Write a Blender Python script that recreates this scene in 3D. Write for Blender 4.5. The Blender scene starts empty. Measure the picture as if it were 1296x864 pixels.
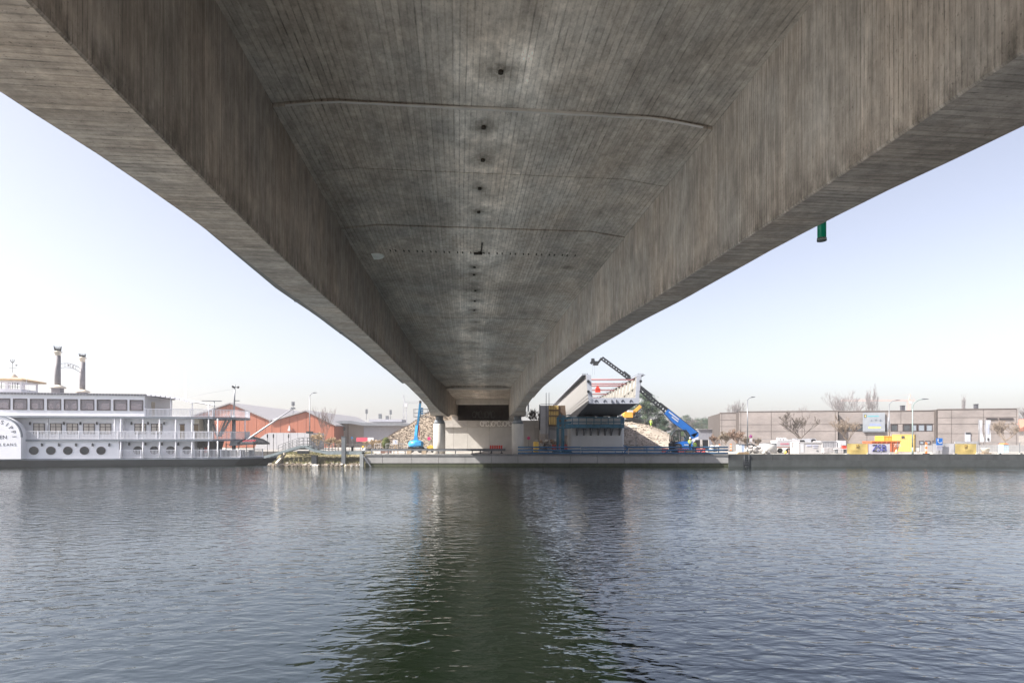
import bpy, bmesh, math, random
from mathutils import Vector, Matrix
random.seed(7)
SC = bpy.context.scene
COL = SC.collection
R = math.radians

# ------------------------------------------------------------------ camera
EYE = 3.6
cd = bpy.data.cameras.new("camera"); cam = bpy.data.objects.new("camera", cd); COL.objects.link(cam)
cam.location = (0, 0, EYE); cam.rotation_euler = (R(90), 0, 0)
cd.lens = 20.0; cd.sensor_width = 36.0; cd.shift_y = 0.0941
cd.clip_start = 0.1; cd.clip_end = 6000
SC.camera = cam
# ------------------------------------------------------------------ light
SUN_EL, SUN_AZ = 44.0, -108.5          # azimuth from +Y, negative = left
w = bpy.data.worlds.new("World"); SC.world = w; w.use_nodes = True
wn = w.node_tree.nodes; wl = w.node_tree.links
bg = wn["Background"]
sky = wn.new("ShaderNodeTexSky"); sky.sky_type = 'NISHITA'; sky.sun_disc = False
sky.sun_elevation = R(SUN_EL); sky.sun_rotation = R(SUN_AZ)
sky.altitude = 0; sky.air_density = 1.0; sky.dust_density = 2.4; sky.ozone_density = 1.0
hz = wn.new("ShaderNodeHueSaturation"); hz.inputs["Saturation"].default_value = .6      # hazy spring air
wl.new(sky.outputs[0], hz.inputs["Color"]); tn = wn.new("ShaderNodeMix"); tn.data_type = 'RGBA'; tn.blend_type = 'MULTIPLY'; tn.inputs[0].default_value = 1; tn.inputs[7].default_value = (1.02, .955, .965, 1)
wl.new(hz.outputs[0], tn.inputs[6]); wl.new(tn.outputs[2], bg.inputs[0]); bg.inputs[1].default_value = 0.069
sd = bpy.data.lights.new("sun", 'SUN'); sun = bpy.data.objects.new("sun", sd); COL.objects.link(sun)
sd.energy = 4.4; sd.angle = R(0.5); sd.color = (1.0, 0.95, 0.88)
to_sun = Vector((math.sin(R(SUN_AZ)) * math.cos(R(SUN_EL)), math.cos(R(SUN_AZ)) * math.cos(R(SUN_EL)), math.sin(R(SUN_EL))))
sun.rotation_euler = to_sun.to_track_quat('Z', 'Y').to_euler()
SC.view_settings.view_transform = 'Standard'; SC.view_settings.look = 'None'
SC.view_settings.exposure = 1.85; SC.view_settings.gamma = 1.0
SC.cycles.max_bounces = 8; SC.cycles.diffuse_bounces = 5; SC.cycles.transparent_max_bounces = 16
SC.cycles.use_denoising = True

# ------------------------------------------------------------------ helpers
def WX(px, Y): return (px - 648) / 720 * Y
def WZ(py, Y): return EYE - (py - 554) / 720 * Y
def P(px, py, Y): return Vector((WX(px, Y), Y, WZ(py, Y)))

MATS = {}
def mat(name, col, rough=.7, metal=0., var=.18, scale=1.5, bump=0., fine=.0, spec=.4, col2=None, stretch=(1, 1, 1)):
    if name in MATS: return MATS[name]
    m = bpy.data.materials.new(name); m.use_nodes = True
    n = m.node_tree.nodes; l = m.node_tree.links; b = n["Principled BSDF"]
    b.inputs["Roughness"].default_value = rough; b.inputs["Metallic"].default_value = metal
    b.inputs["Specular IOR Level"].default_value = spec
    tc = n.new("ShaderNodeTexCoord"); mp = n.new("ShaderNodeMapping"); mp.inputs["Scale"].default_value = stretch
    l.new(tc.outputs["Object"], mp.inputs[0])
    nz = n.new("ShaderNodeTexNoise"); nz.inputs["Scale"].default_value = scale; nz.inputs["Detail"].default_value = 6
    nz.inputs["Roughness"].default_value = .65
    l.new(mp.outputs[0], nz.inputs["Vector"])
    rp = n.new("ShaderNodeValToRGB"); rp.color_ramp.elements[0].position = .3; rp.color_ramp.elements[1].position = .7
    c2 = col2 or tuple(min(1, c * (1 + var)) for c in col)
    c1 = tuple(c * (1 - var) for c in col) if col2 is None else col
    rp.color_ramp.elements[0].color = (*c1, 1); rp.color_ramp.elements[1].color = (*c2, 1)
    l.new(nz.outputs[0], rp.inputs[0]); l.new(rp.outputs[0], b.inputs["Base Color"])
    if bump:
        nb = n.new("ShaderNodeTexNoise"); nb.inputs["Scale"].default_value = fine or scale * 6; nb.inputs["Detail"].default_value = 4
        l.new(mp.outputs[0], nb.inputs["Vector"])
        bp = n.new("ShaderNodeBump"); bp.inputs["Strength"].default_value = bump; bp.inputs["Distance"].default_value = .05
        l.new(nb.outputs[0], bp.inputs["Height"]); l.new(bp.outputs[0], b.inputs["Normal"])
    MATS[name] = m
    return m

class MB:
    """collects shapes, builds ONE mesh"""
    def __init__(s): s.v = []; s.f = []; s.uv = {}; s.mi = []; s.cur = 0; s.sm = False; s.smf = []
    def _add(s, vs, fs, uvs=None):
        o = len(s.v); s.v += [tuple(x) for x in vs]
        for k, f in enumerate(fs):
            if uvs is not None: s.uv[len(s.f)] = uvs[k]
            s.f.append([i + o for i in f]); s.mi.append(s.cur); s.smf.append(s.sm)
        return s
    def box(s, x0, x1, y0, y1, z0, z1):
        vs = [(x0, y0, z0), (x1, y0, z0), (x1, y1, z0), (x0, y1, z0), (x0, y0, z1), (x1, y0, z1), (x1, y1, z1), (x0, y1, z1)]
        return s._add(vs, [(0, 3, 2, 1), (4, 5, 6, 7), (0, 1, 5, 4), (1, 2, 6, 5), (2, 3, 7, 6), (3, 0, 4, 7)])
    def cbox(s, c, d, M=None):
        x, y, z = d[0] / 2, d[1] / 2, d[2] / 2
        vs = [Vector(q) for q in ((-x, -y, -z), (x, -y, -z), (x, y, -z), (-x, y, -z), (-x, -y, z), (x, -y, z), (x, y, z), (-x, y, z))]
        if M is not None: vs = [M @ q for q in vs]
        vs = [q + Vector(c) for q in vs]
        return s._add(vs, [(0, 3, 2, 1), (4, 5, 6, 7), (0, 1, 5, 4), (1, 2, 6, 5), (2, 3, 7, 6), (3, 0, 4, 7)])
    def bar(s, a, b, w, h=None):
        """rectangular bar from a to b"""
        a = Vector(a); b = Vector(b); h = h or w; d = (b - a)
        q = d.to_track_quat('Z', 'Y').to_matrix()
        if abs(d.normalized().z) < .999:
            z = d.normalized(); x = z.cross(Vector((0, 0, 1))).normalized(); y = z.cross(x)
            q = Matrix((x, y, z)).transposed()
        return s.cbox((a + b) / 2, (w, h, d.length), q)
    def tube(s, a, b, r0, r1=None, n=8, caps=True):
        a = Vector(a); b = Vector(b); r1 = r0 if r1 is None else r1
        q = (b - a).to_track_quat('Z', 'Y')
        vs = []
        for c, r in ((a, r0), (b, r1)):
            for i in range(n):
                t = 2 * math.pi * i / n
                vs.append(c + q @ Vector((math.cos(t) * r, math.sin(t) * r, 0)))
        fs = [(i, (i + 1) % n, n + (i + 1) % n, n + i) for i in range(n)]
        k = s.sm; s.sm = n > 6; s._add(vs, fs); s.sm = k
        if caps:
            o = len(s.v) - 2 * n
            s.f.append([o + i for i in range(n)][::-1]); s.mi.append(s.cur); s.smf.append(False)
            s.f.append([o + n + i for i in range(n)]); s.mi.append(s.cur); s.smf.append(False)
        return s
    def path(s, pts, r, n=6):
        for a, b in zip(pts, pts[1:]): s.tube(a, b, r, r, n)
        return s
    def lathe(s, prof, n=16, c=(0, 0, 0), smooth=True):
        c = Vector(c); vs = []; fs = []
        for r, z in prof:
            for i in range(n):
                t = 2 * math.pi * i / n; vs.append(c + Vector((r * math.cos(t), r * math.sin(t), z)))
        for j in range(len(prof) - 1):
            for i in range(n):
                fs.append((j * n + i, j * n + (i + 1) % n, (j + 1) * n + (i + 1) % n, (j + 1) * n + i))
        k = s.sm; s.sm = smooth; s._add(vs, fs); s.sm = k
        o = len(s.v) - len(vs)
        for j, rev in ((0, True), (len(prof) - 1, False)):
            if prof[j][0] > 1e-4:
                q = [o + j * n + i for i in range(n)]
                s.f.append(q[::-1] if rev else q); s.mi.append(s.cur); s.smf.append(False)
        return s
    def prism(s, poly, axis, a, b):
        """extrude 2D polygon along axis ('x','y','z') from a to b"""
        def mk(p, t):
            if axis == 'x': return (t, p[0], p[1])
            if axis == 'y': return (p[0], t, p[1])
            return (p[0], p[1], t)
        n = len(poly)
        vs = [mk(p, a) for p in poly] + [mk(p, b) for p in poly]
        fs = [tuple(range(n))[::-1], tuple(range(n, 2 * n))] + [(i, (i + 1) % n, n + (i + 1) % n, n + i) for i in range(n)]
        return s._add(vs, fs)
    def blob(s, c, r, seed=0, n=6, m=4, jit=.25):
        rd = random.Random(seed); c = Vector(c); r = Vector(r) if hasattr(r, '__len__') else Vector((r, r, r))
        vs = [c + Vector((0, 0, -r.z))]; fs = []
        for j in range(1, m):
            ph = math.pi * j / m - math.pi / 2
            for i in range(n):
                t = 2 * math.pi * (i + .5 * (j % 2)) / n; k = 1 + rd.uniform(-jit, jit)
                vs.append(c + Vector((math.cos(t) * math.cos(ph) * r.x * k, math.sin(t) * math.cos(ph) * r.y * k, math.sin(ph) * r.z * k)))
        vs.append(c + Vector((0, 0, r.z)))
        for i in range(n):
            fs.append((0, 1 + (i + 1) % n, 1 + i)); b = 1 + (m - 2) * n
            fs.append((b + i, b + (i + 1) % n, len(vs) - 1))
            for j in range(m - 2):
                o = 1 + j * n; fs.append((o + i, o + (i + 1) % n, o + n + (i + 1) % n, o + n + i))
        return s._add(vs, fs)
    def text(s, body, size, M, ext=.01):
        cu = bpy.data.curves.new("t", 'FONT'); cu.body = body; cu.size = size; cu.align_x = 'CENTER'; cu.align_y = 'CENTER'; cu.extrude = ext
        o = bpy.data.objects.new("t", cu); COL.objects.link(o)
        dg = bpy.context.evaluated_depsgraph_get(); me = o.evaluated_get(dg).to_mesh()
        s._add([M @ x.co for x in me.vertices], [tuple(p.vertices) for p in me.polygons])
        o.evaluated_get(dg).to_mesh_clear(); bpy.data.objects.remove(o); bpy.data.curves.remove(cu)
        return s
    def mesh(s, name, mats, xf=None):
        me = bpy.data.meshes.new(name)
        vs = s.v if xf is None else [tuple(xf @ Vector(x)) for x in s.v]
        me.from_pydata(vs, [], s.f)
        ms = mats if isinstance(mats, (list, tuple)) else [mats]
        for m in ms: me.materials.append(m)
        me.polygons.foreach_set("material_index", s.mi)
        me.polygons.foreach_set("use_smooth", s.smf)
        if s.uv:
            ul = me.uv_layers.new(name="UVMap")
            for p in me.polygons:
                q = s.uv.get(p.index)
                if q:
                    for k, li in enumerate(p.loop_indices): ul.data[li].uv = q[k]
        me.update()
        return me
    def build(s, name, mats, parent=None, world=False, kind=None, label=None):
        xf = None
        if parent is not None and world: xf = frame(parent).inverted()
        o = bpy.data.objects.new(name, s.mesh(name, mats, xf)); COL.objects.link(o)
        if parent is not None: o.parent = parent
        if kind: o["kind"] = kind
        if label: o["label"] = label
        return o
def frame(o):
    m = o.matrix_basis.copy()
    while o.parent: o = o.parent; m = o.matrix_basis @ m
    return m
def tag(o, label, cat, group=None, kind=None):
    o["label"] = label; o["category"] = cat
    if group: o["group"] = group
    if kind: o["kind"] = kind
    return o
def thing(name, label, cat, loc=(0, 0, 0), rotz=0., group=None):
    o = bpy.data.objects.new(name, None); COL.objects.link(o); o.empty_display_size = .3
    o.location = loc; o.rotation_euler = (0, 0, rotz)
    return tag(o, label, cat, group)
def dup(root, loc=None, rotz=None, label=None, group=None, scale=None):
    c = root.copy(); COL.objects.link(c)
    if loc is not None: c.location = loc
    if rotz is not None: c.rotation_euler = (0, 0, rotz)
    if scale is not None: c.scale = (scale,) * 3
    if label: c["label"] = label
    if group: c["group"] = group
    for ch in list(root.children):
        d = ch.copy(); COL.objects.link(d); d.parent = c
        for g in list(ch.children):
            e = g.copy(); COL.objects.link(e); e.parent = d
    return c
def interp(tab, x):
    if x <= tab[0][0]: return tab[0][1]
    for (a, p), (b, q) in zip(tab, tab[1:]):
        if x <= b:
            t = (x - a) / (b - a); t = t * t * (3 - 2 * t) * .35 + t * .65
            return p + (q - p) * t
    return tab[-1][1]
# common materials
M_STEEL = mat("galvanised_steel", (.18, .19, .205), .45, .6)
M_DARK = mat("dark_steel", (.035, .038, .042), .5, .3)
M_WHITE = mat("white_paint", (.46, .46, .48), .5, var=.08)
M_RED = mat("red_paint", (.55, .05, .03), .5)
M_ORANGE = mat("orange_paint", (.75, .2, .05), .5, var=.1)
M_YELLOW = mat("yellow_paint", (.72, .48, .09), .5, var=.1)
M_BLUE = mat("blue_paint", (.012, .11, .38), .4, var=.12)
M_NAVY = mat("navy_rail_paint", (.03, .1, .2), .5, var=.25)
M_TEAL = mat("teal_scaffold_paint", (.035, .12, .18), .5, var=.3)
M_GLASS_D = mat("dark_window_glass", (.03, .035, .04), .08, spec=.6, var=.3)
M_CONC = mat("plain_concrete", (.36, .35, .33), .85, var=.16, scale=.8, bump=.25)
M_RUBBER = mat("rubber", (.02, .02, .02), .85)
M_WOOD = mat("weathered_wood", (.28, .2, .12), .8, var=.3, scale=4)
# ================================================================== CONCRETE BRIDGE
def board_mat(name, base, width, stain=.35, pale=0., spots=(), low=0., halos=(), ms=(5., 6.), tint=(1, 1, 1), big=.35, bumpd=.012):
    """board-marked concrete. UV: U along the boards, V across them, in metres"""
    m = bpy.data.materials.new(name); m.use_nodes = True
    n = m.node_tree.nodes; l = m.node_tree.links; b = n["Principled BSDF"]
    b.inputs["Roughness"].default_value = .88; b.inputs["Specular IOR Level"].default_value = .25
    uv = n.new("ShaderNodeUVMap"); sep = n.new("ShaderNodeSeparateXYZ"); l.new(uv.outputs[0], sep.inputs[0])
    U, V = sep.outputs[0], sep.outputs[1]
    def mth(op, a, bb=None, c=None, clamp=False):
        q = n.new("ShaderNodeMath"); q.operation = op; q.use_clamp = clamp
        for i, x in enumerate((a, bb, c)):
            if x is None: continue
            if isinstance(x, (int, float)): q.inputs[i].default_value = x
            else: l.new(x, q.inputs[i])
        return q.outputs[0]
    def noise(su, sv, detail=5, rough=.6, off=0):
        c = n.new("ShaderNodeCombineXYZ"); l.new(mth('MULTIPLY', U, su), c.inputs[0]); l.new(mth('MULTIPLY', V, sv), c.inputs[1]); c.inputs[2].default_value = off
        q = n.new("ShaderNodeTexNoise"); q.inputs["Scale"].default_value = 1; q.inputs["Detail"].default_value = detail; q.inputs["Roughness"].default_value = rough
        l.new(c.outputs[0], q.inputs["Vector"]); return q.outputs[0]
    def rng(x, a, bb, c=0., d=1.):
        q = n.new("ShaderNodeMapRange"); l.new(x, q.inputs[0])
        for i, k in enumerate((a, bb, c, d)): q.inputs[i + 1].default_value = k
        q.clamp = True; return q.outputs[0]
    vb = mth('DIVIDE', V, width)
    wob = mth('MULTIPLY', mth('SUBTRACT', noise(.35, 1.5, 3), .5), .5)
    vb = mth('ADD', vb, wob)
    fl = mth('FLOOR', vb); fr = mth('FRACT', vb)
    wn_ = n.new("ShaderNodeTexWhiteNoise"); wn_.noise_dimensions = '1D'; l.new(fl, wn_.inputs["W"])
    tone = rng(wn_.outputs[0], 0, 1, .90, 1.07)
    edge = mth('MINIMUM', fr, mth('SUBTRACT', 1.0, fr))
    joint = rng(edge, .0, .17, 1, 0)
    # the grout lines break up into dashes and fade in whole areas
    jn = mth('MULTIPLY', rng(noise(3.2, 6., 5, .75, 3), .42, .6), rng(noise(.4, .7, 3, .6, 13), .36, .6, .25, 1))
    keep = rng(wn_.outputs[0], .1, .9, .35, 1)
    joint = mth('MULTIPLY', joint, mth('MULTIPLY', keep, mth('MULTIPLY_ADD', jn, .75, .25)))
    fib = rng(noise(1.6, 34., 4, .75, 7), .3, .72, .9, 1.08)
    big1 = rng(noise(.22, .35, 6, .62, 1), .32, .68, 1 - big, 1 + big * .55)
    mid = rng(noise(1.3, 1.7, 8, .7, 11), .3, .7, .72, 1.22)
    mott = rng(noise(ms[0], ms[1], 8, .78, 17), .34, .66, .70, 1.2)
    streak = rng(noise(.35, 7.5, 5, .7, 19), .35, .7, 1 - stain * .6, 1.1)
    pit = rng(noise(20., 26., 3, .6, 5), .62, .72, 0, 1)
    val = mth('MULTIPLY', mth('MULTIPLY', mth('MULTIPLY', tone, mott), fib), mth('MULTIPLY', big1, mth('MULTIPLY', mid, streak)))
    val = mth('MULTIPLY', val, mth('MULTIPLY_ADD', joint, -.8, 1.0))
    val = mth('MULTIPLY', val, mth('MULTIPLY_ADD', pit, -.4, 1.0))
    if low:                                               # grime creeping up from the drip edge (U = height above it)
        g = mth('MULTIPLY', rng(U, .0, .5, 1, 0), rng(noise(2.0, 3.6, 6, .8, 23), .40, .62))
        val = mth('MULTIPLY', val, mth('MULTIPLY_ADD', g, -low, 1.0))
    if pale:                                              # lime bloom along the middle of the slab
        dv = mth('ABSOLUTE', mth('SUBTRACT', V, -.12))
        band = mth('MULTIPLY', rng(dv, .75, 1.5, 1, 0), rng(noise(.5, .9, 6, .62, 31), .34, .58))
        val = mth('MULTIPLY', val, mth('MULTIPLY_ADD', band, pale, 1.0))
    for (su, sv, sr, k) in halos:                         # lime rings left by dripping water
        c = n.new("ShaderNodeCombineXYZ"); c.inputs[0].default_value = su; c.inputs[1].default_value = sv
        c2 = n.new("ShaderNodeCombineXYZ"); l.new(mth('ADD', U, mth('MULTIPLY', noise(1.5, 1.5, 4, .6, 61), .5)), c2.inputs[0]); l.new(mth('ADD', V, mth('MULTIPLY', noise(1.3, 1.3, 4, .6, 71), .5)), c2.inputs[1])
        d = n.new("ShaderNodeVectorMath"); d.operation = 'DISTANCE'; l.new(c.outputs[0], d.inputs[0]); l.new(c2.outputs[0], d.inputs[1])
        val = mth('MULTIPLY', val, mth('MULTIPLY_ADD', rng(d.outputs["Value"], sr * .55, sr, 1, 0), k, 1.0))
    col = n.new("ShaderNodeMix"); col.data_type = 'RGBA'
    warm = rng(noise(.3, .5, 5, .6, 41), .35, .65)
    l.new(warm, col.inputs[0])
    col.inputs[6].default_value = (base[0] * tint[0], base[1] * tint[1], base[2] * tint[2], 1)
    col.inputs[7].default_value = (base[0] * 1.06, base[1] * .985, base[2] * .92, 1)
    out = n.new("ShaderNodeMix"); out.data_type = 'RGBA'; out.blend_type = 'MULTIPLY'; out.inputs[0].default_value = 1
    l.new(col.outputs[2], out.inputs[6]); cv = n.new("ShaderNodeCombineColor")
    for i in range(3): l.new(val, cv.inputs[i])
    l.new(cv.outputs[0], out.inputs[7]); res = out.outputs[2]
    if spots:
        acc = None
        for (su, sv, sr) in spots:
            c = n.new("ShaderNodeCombineXYZ"); c.inputs[0].default_value = su; c.inputs[1].default_value = sv
            c2 = n.new("ShaderNodeCombineXYZ"); l.new(U, c2.inputs[0]); l.new(V, c2.inputs[1])
            d = n.new("ShaderNodeVectorMath"); d.operation = 'DISTANCE'; l.new(c.outputs[0], d.inputs[0]); l.new(c2.outputs[0], d.inputs[1])
            q = rng(d.outputs["Value"], sr * .15, sr, 1, 0)
            acc = q if acc is None else mth('MAXIMUM', acc, q)
        acc = mth('MULTIPLY', acc, rng(noise(6, 6, 4, .7, 51), .3, .6, .35, 1))
        mx = n.new("ShaderNodeMix"); mx.data_type = 'RGBA'; l.new(mth('MULTIPLY', acc, .75), mx.inputs[0])
        l.new(res, mx.inputs[6]); mx.inputs[7].default_value = (.05, .043, .03, 1); res = mx.outputs[2]
    l.new(res, b.inputs["Base Color"])
    bp = n.new("ShaderNodeBump"); bp.inputs["Strength"].default_value = .55; bp.inputs["Distance"].default_value = bumpd
    hgt = mth('MULTIPLY', 1.0, 1.0); hgt = mth('SUBTRACT', mth('ADD', mth('MULTIPLY', wn_.outputs[0], .5), mth('MULTIPLY', fib, .4)), mth('MULTIPLY_ADD', pit, .5, mth('MULTIPLY', joint, .9)))
    l.new(hgt, bp.inputs["Height"]); l.new(bp.outputs[0], b.inputs["Normal"])
    return m
def cen(s): return .91 - .103 * s + .00043 * s * s
def BP(s, l, z):
    d = -.103 + .00086 * s; k = 1 / math.hypot(1, d)
    return Vector((cen(s) + l * k, s - l * d * k, z))
SLAB = EYE + 6.8
BOT = [(-30, 3.3), (-8, 3.2), (0, 3.5), (6, 3.68), (10, 3.76), (15, 3.87), (20, 4.06), (27, 4.2), (37, 4.2), (45, 4.12), (53, 3.9), (61, 3.5), (68, 3.1), (73, 2.9), (77, 2.87), (80, 2.95), (88, 3.6), (95, 3.85), (110, 3.85)]
WID = [(-30, 1.0), (-18, 1.0), (-12, 2.0), (0, 2.0), (5, 1.52), (6, 1.34), (8.7, 1.0), (10.8, .88), (61, .86), (65, 1.1), (70, 1.6), (73, 1.95), (77, 1.95), (82, 1.2), (88, .86), (110, .86)]
INN = [(-30, 4.5), (-12, 4.2), (-4, 4.2), (0, 4.3), (6, 4.48), (9, 4.54), (12, 4.56), (61, 4.56), (66, 4.42), (73, 4.18), (77, 4.18), (83, 4.4), (88, 4.56), (110, 4.56)]
SPOTS = [(10.55, .42, .55), (12.35, .18, .4), (13.8, .22, .5), (15.4, .2, .35), (17.0, .22, .5), (20.6, .35, .35), (22.4, .2, .4), (23.4, .2, .45), (26.0, .3, .6), (28.0, .3, .5), (30, .3, .4), (33, .4, .6), (22.2, 3.4, .4)]
SPOTS = [(a, b - (.5 if b < 1 else 0), c) for a, b, c in SPOTS]
M_SLAB = board_mat("board_marked_slab", (.435, .41, .375), .12, pale=.6, spots=SPOTS, big=.38, stain=.12, halos=[(10.75, .2, 1.15, .5), (12.6, 0., .9, .3), (14.2, -.05, .8, .3), (17.2, -.05, .9, .35), (21.5, 0., 1.1, .25)])
M_WEB = board_mat("board_marked_web", (.47, .435, .395), .075, stain=.3, ms=(1.3, 7.), low=.6, big=.25)
M_SOFF = board_mat("board_marked_soffit", (.5, .455, .41), .11, stain=.5, big=.25, bumpd=.02)
M_PIER = mat("pier_concrete", (.48, .46, .43), .85, var=.14, scale=1.2, bump=.2, stretch=(1, 1, .4))
bridge = thing("concrete_bridge", "old board-marked concrete girder bridge spanning the water overhead", "bridge", (-4.4, 75, 1.5))
def bstations(): 
    s = -28.0; out = []
    while s < 105.01:
        out.append(s); s += 1.0 if s < 20 else (1.5 if s < 50 else 1.0)
    return out
ST = bstations()
for sg in (-1, 1):
    mb = MB()
    ch = .022
    rings = []
    for s in ST:
        zb = EYE + interp(BOT, s); wd = interp(WID, s); li = interp(INN, s); top = SLAB + .3
        a = sg * li; o = sg * (li + wd); oo = sg * (li + wd + .0)
        rings.append([(a, top), (a, zb + ch), (a + sg * ch, zb), (o - sg * ch, zb), (o, zb + ch), (oo, top)])
    acc = 0
    vs = []
    for s, r in zip(ST, rings): vs += [BP(s, q[0], q[1]) for q in r]
    fs = []; uvs = []; mi = []
    for k in range(len(ST) - 1):
        s0, s1 = ST[k], ST[k + 1]; r0, r1 = rings[k], rings[k + 1]
        for j in range(5):
            i0, i1, i2, i3 = k * 6 + j, k * 6 + j + 1, (k + 1) * 6 + j + 1, (k + 1) * 6 + j
            f = (i0, i1, i2, i3)
            if j in (0, 1, 4): # upright boards
                h = lambda r, q: r[q][1] - r[1][1] + .03
                u = ((h(r0, j), s0 + sg * 60), (h(r0, j + 1), s0 + sg * 60), (h(r1, j + 1), s1 + sg * 60), (h(r1, j), s1 + sg * 60))
            else:
                u = ((r0[j][0], s0), (r0[j + 1][0], s0), (r1[j + 1][0], s1), (r1[j][0], s1))
            if sg > 0: f = f[::-1]; u = u[::-1]
            mb.cur = 1 if j == 2 else 0
            mb._add([vs[i] for i in f], [(0, 1, 2, 3)], [u])
    for e in (0, len(ST) - 1):
        mb._add([vs[e * 6 + j] for j in range(6)], [tuple(range(6))])
    mb.build("girder", [M_WEB, M_SOFF], bridge, world=True)
# slab bays between casting joints
deck_slab = None
JO = [(-28, 0), (-20, .01), (-12, 0), (-4, .012), (4, 0), (11.75, -.055), (14.55, -.045), (18.3, -.075), (24.6, -.06), (32, -.075), (38.2, -.065), (45, -.08), (52, -.07), (60, -.085), (67, -.075), (73.4, -.3), (77, -.1), (105, 0)]
def slab_bay(s0, s1, dz):
    mb = MB(); n = max(2, int((s1 - s0) / 2)); g = .024
    pr = lambda s: [(-(interp(INN, s) + .06), -.16), (-(interp(INN, s) - 1.15), 0.0), (-1.2, .0), (1.2, .0), (interp(INN, s) - 1.15, 0.), (interp(INN, s) + .06, -.16)]
    st = [s0 + g + (s1 - s0 - 2 * g) * i / n for i in range(n + 1)]
    for k in range(n):
        a, b = pr(st[k]), pr(st[k + 1])
        for j in range(5):
            mb._add([BP(st[k], a[j][0], SLAB + dz + a[j][1]), BP(st[k], a[j + 1][0], SLAB + dz + a[j + 1][1]), BP(st[k + 1], b[j + 1][0], SLAB + dz + b[j + 1][1]), BP(st[k + 1], b[j][0], SLAB + dz + b[j][1])][::-1],
                    [(0, 1, 2, 3)], [[(st[k + 1], b[j][0]), (st[k + 1], b[j + 1][0]), (st[k], a[j + 1][0]), (st[k], a[j][0])]])
    for s in (st[0], st[-1]):
        p = pr(s)
        for j in range(5):
            mb._add([BP(s, p[j][0], SLAB + dz + p[j][1]), BP(s, p[j + 1][0], SLAB + dz + p[j + 1][1]), BP(s, p[j + 1][0], SLAB + .4), BP(s, p[j][0], SLAB + .4)],
                    [(0, 1, 2, 3)], [[(s, p[j][0]), (s, p[j + 1][0]), (s + .4, p[j + 1][0]), (s + .4, p[j][0])]])
    return mb
# the deck above carries the bays
mb = MB(); vs = []; PR = [(-9.2, .62), (-5.7, .12), (-4.4, .4), (4.4, .4), (5.7, .12), (9.2, .62), (9.2, 1.25), (-9.2, 1.25)]
for k in range(len(ST) - 1):
    for j in range(8):
        p, q = PR[j], PR[(j + 1) % 8]
        a, b = ST[k], ST[k + 1]
        mb._add([BP(b, p[0], SLAB + p[1]), BP(b, q[0], SLAB + q[1]), BP(a, q[0], SLAB + q[1]), BP(a, p[0], SLAB + p[1])], [(0, 1, 2, 3)],
                [[(b, p[0]), (b, q[0]), (a, q[0]), (a, p[0])]])
for s in (ST[0], ST[-1]):
    mb._add([BP(s, p[0], SLAB + p[1]) for p in PR], [tuple(range(8))])
deck_slab = mb.build("deck_slab", M_SLAB, bridge, world=True)
for (a, dz), (b, _) in zip(JO, JO[1:]):
    slab_bay(a, b, dz).build("slab_bay", M_SLAB, deck_slab, world=True)
# ledge face along the near casting joint, lit brightness painted as paler concrete
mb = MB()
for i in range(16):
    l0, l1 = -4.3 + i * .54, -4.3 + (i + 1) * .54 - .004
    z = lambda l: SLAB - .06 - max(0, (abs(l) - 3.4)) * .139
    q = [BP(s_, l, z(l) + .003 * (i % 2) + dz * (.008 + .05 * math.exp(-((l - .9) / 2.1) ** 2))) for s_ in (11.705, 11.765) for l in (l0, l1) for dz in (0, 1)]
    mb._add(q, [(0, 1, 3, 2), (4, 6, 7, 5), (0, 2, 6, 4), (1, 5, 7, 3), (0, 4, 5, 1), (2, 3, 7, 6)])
mb.build("joint_ledge", mat("ledge_lit_tone", (.47, .455, .43), .9, var=.2, scale=1.2), deck_slab, world=True)
for sg in (-1, 1):          # kerb beam with handrail on the deck edge
    mb = MB(); rl = MB()
    for a, b in zip(ST, ST[1:]):
        for (l0, l1, z0, z1) in ((8.9, 9.3, 1.1, 1.5),):
            q = [BP(s, sg * l, SLAB + z) for s in (a, b) for l in (l0, l1) for z in (z0, z1)]
            mb._add(q, [(0, 1, 3, 2), (4, 6, 7, 5), (0, 2, 6, 4), (1, 5, 7, 3), (0, 4, 5, 1), (2, 3, 7, 6)])
    mb.build("kerb_beam", M_CONC, bridge, world=True)
    for a, b in zip(ST[::2], ST[2::2]):
        for z in (1.75, 2.05, 2.4): rl.tube(BP(a, sg * 9.1, SLAB + z), BP(b, sg * 9.1, SLAB + z), .035, n=5)
        rl.tube(BP(a, sg * 9.1, SLAB + 1.45), BP(a, sg * 9.1, SLAB + 2.4), .035, n=5)
    rl.build("handrail", M_STEEL, bridge, world=True)
# cross beam over the far columns
mb = MB(); q = []
for s in (74.2, 75.8):
    for l in (-4.3, 4.3):
        for z in (SLAB - .42, SLAB + .2): q.append(BP(s, l, z))
mb._add(q, [(0, 1, 3, 2), (4, 6, 7, 5), (0, 2, 6, 4), (1, 5, 7, 3), (0, 4, 5, 1), (2, 3, 7, 6)])
mb.build("cross_beam", M_PIER, bridge, world=True)
mb = MB(); q = []
for s in (97.2, 98.6):
    for l in (-4.5, 4.5):
        for z in (EYE + 5.75, SLAB + .2): q.append(BP(s, l, z))
mb._add(q, [(0, 1, 3, 2), (4, 6, 7, 5), (0, 2, 6, 4), (1, 5, 7, 3), (0, 4, 5, 1), (2, 3, 7, 6)])
mb.build("cross_beam", M_PIER, bridge, world=True)
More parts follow.
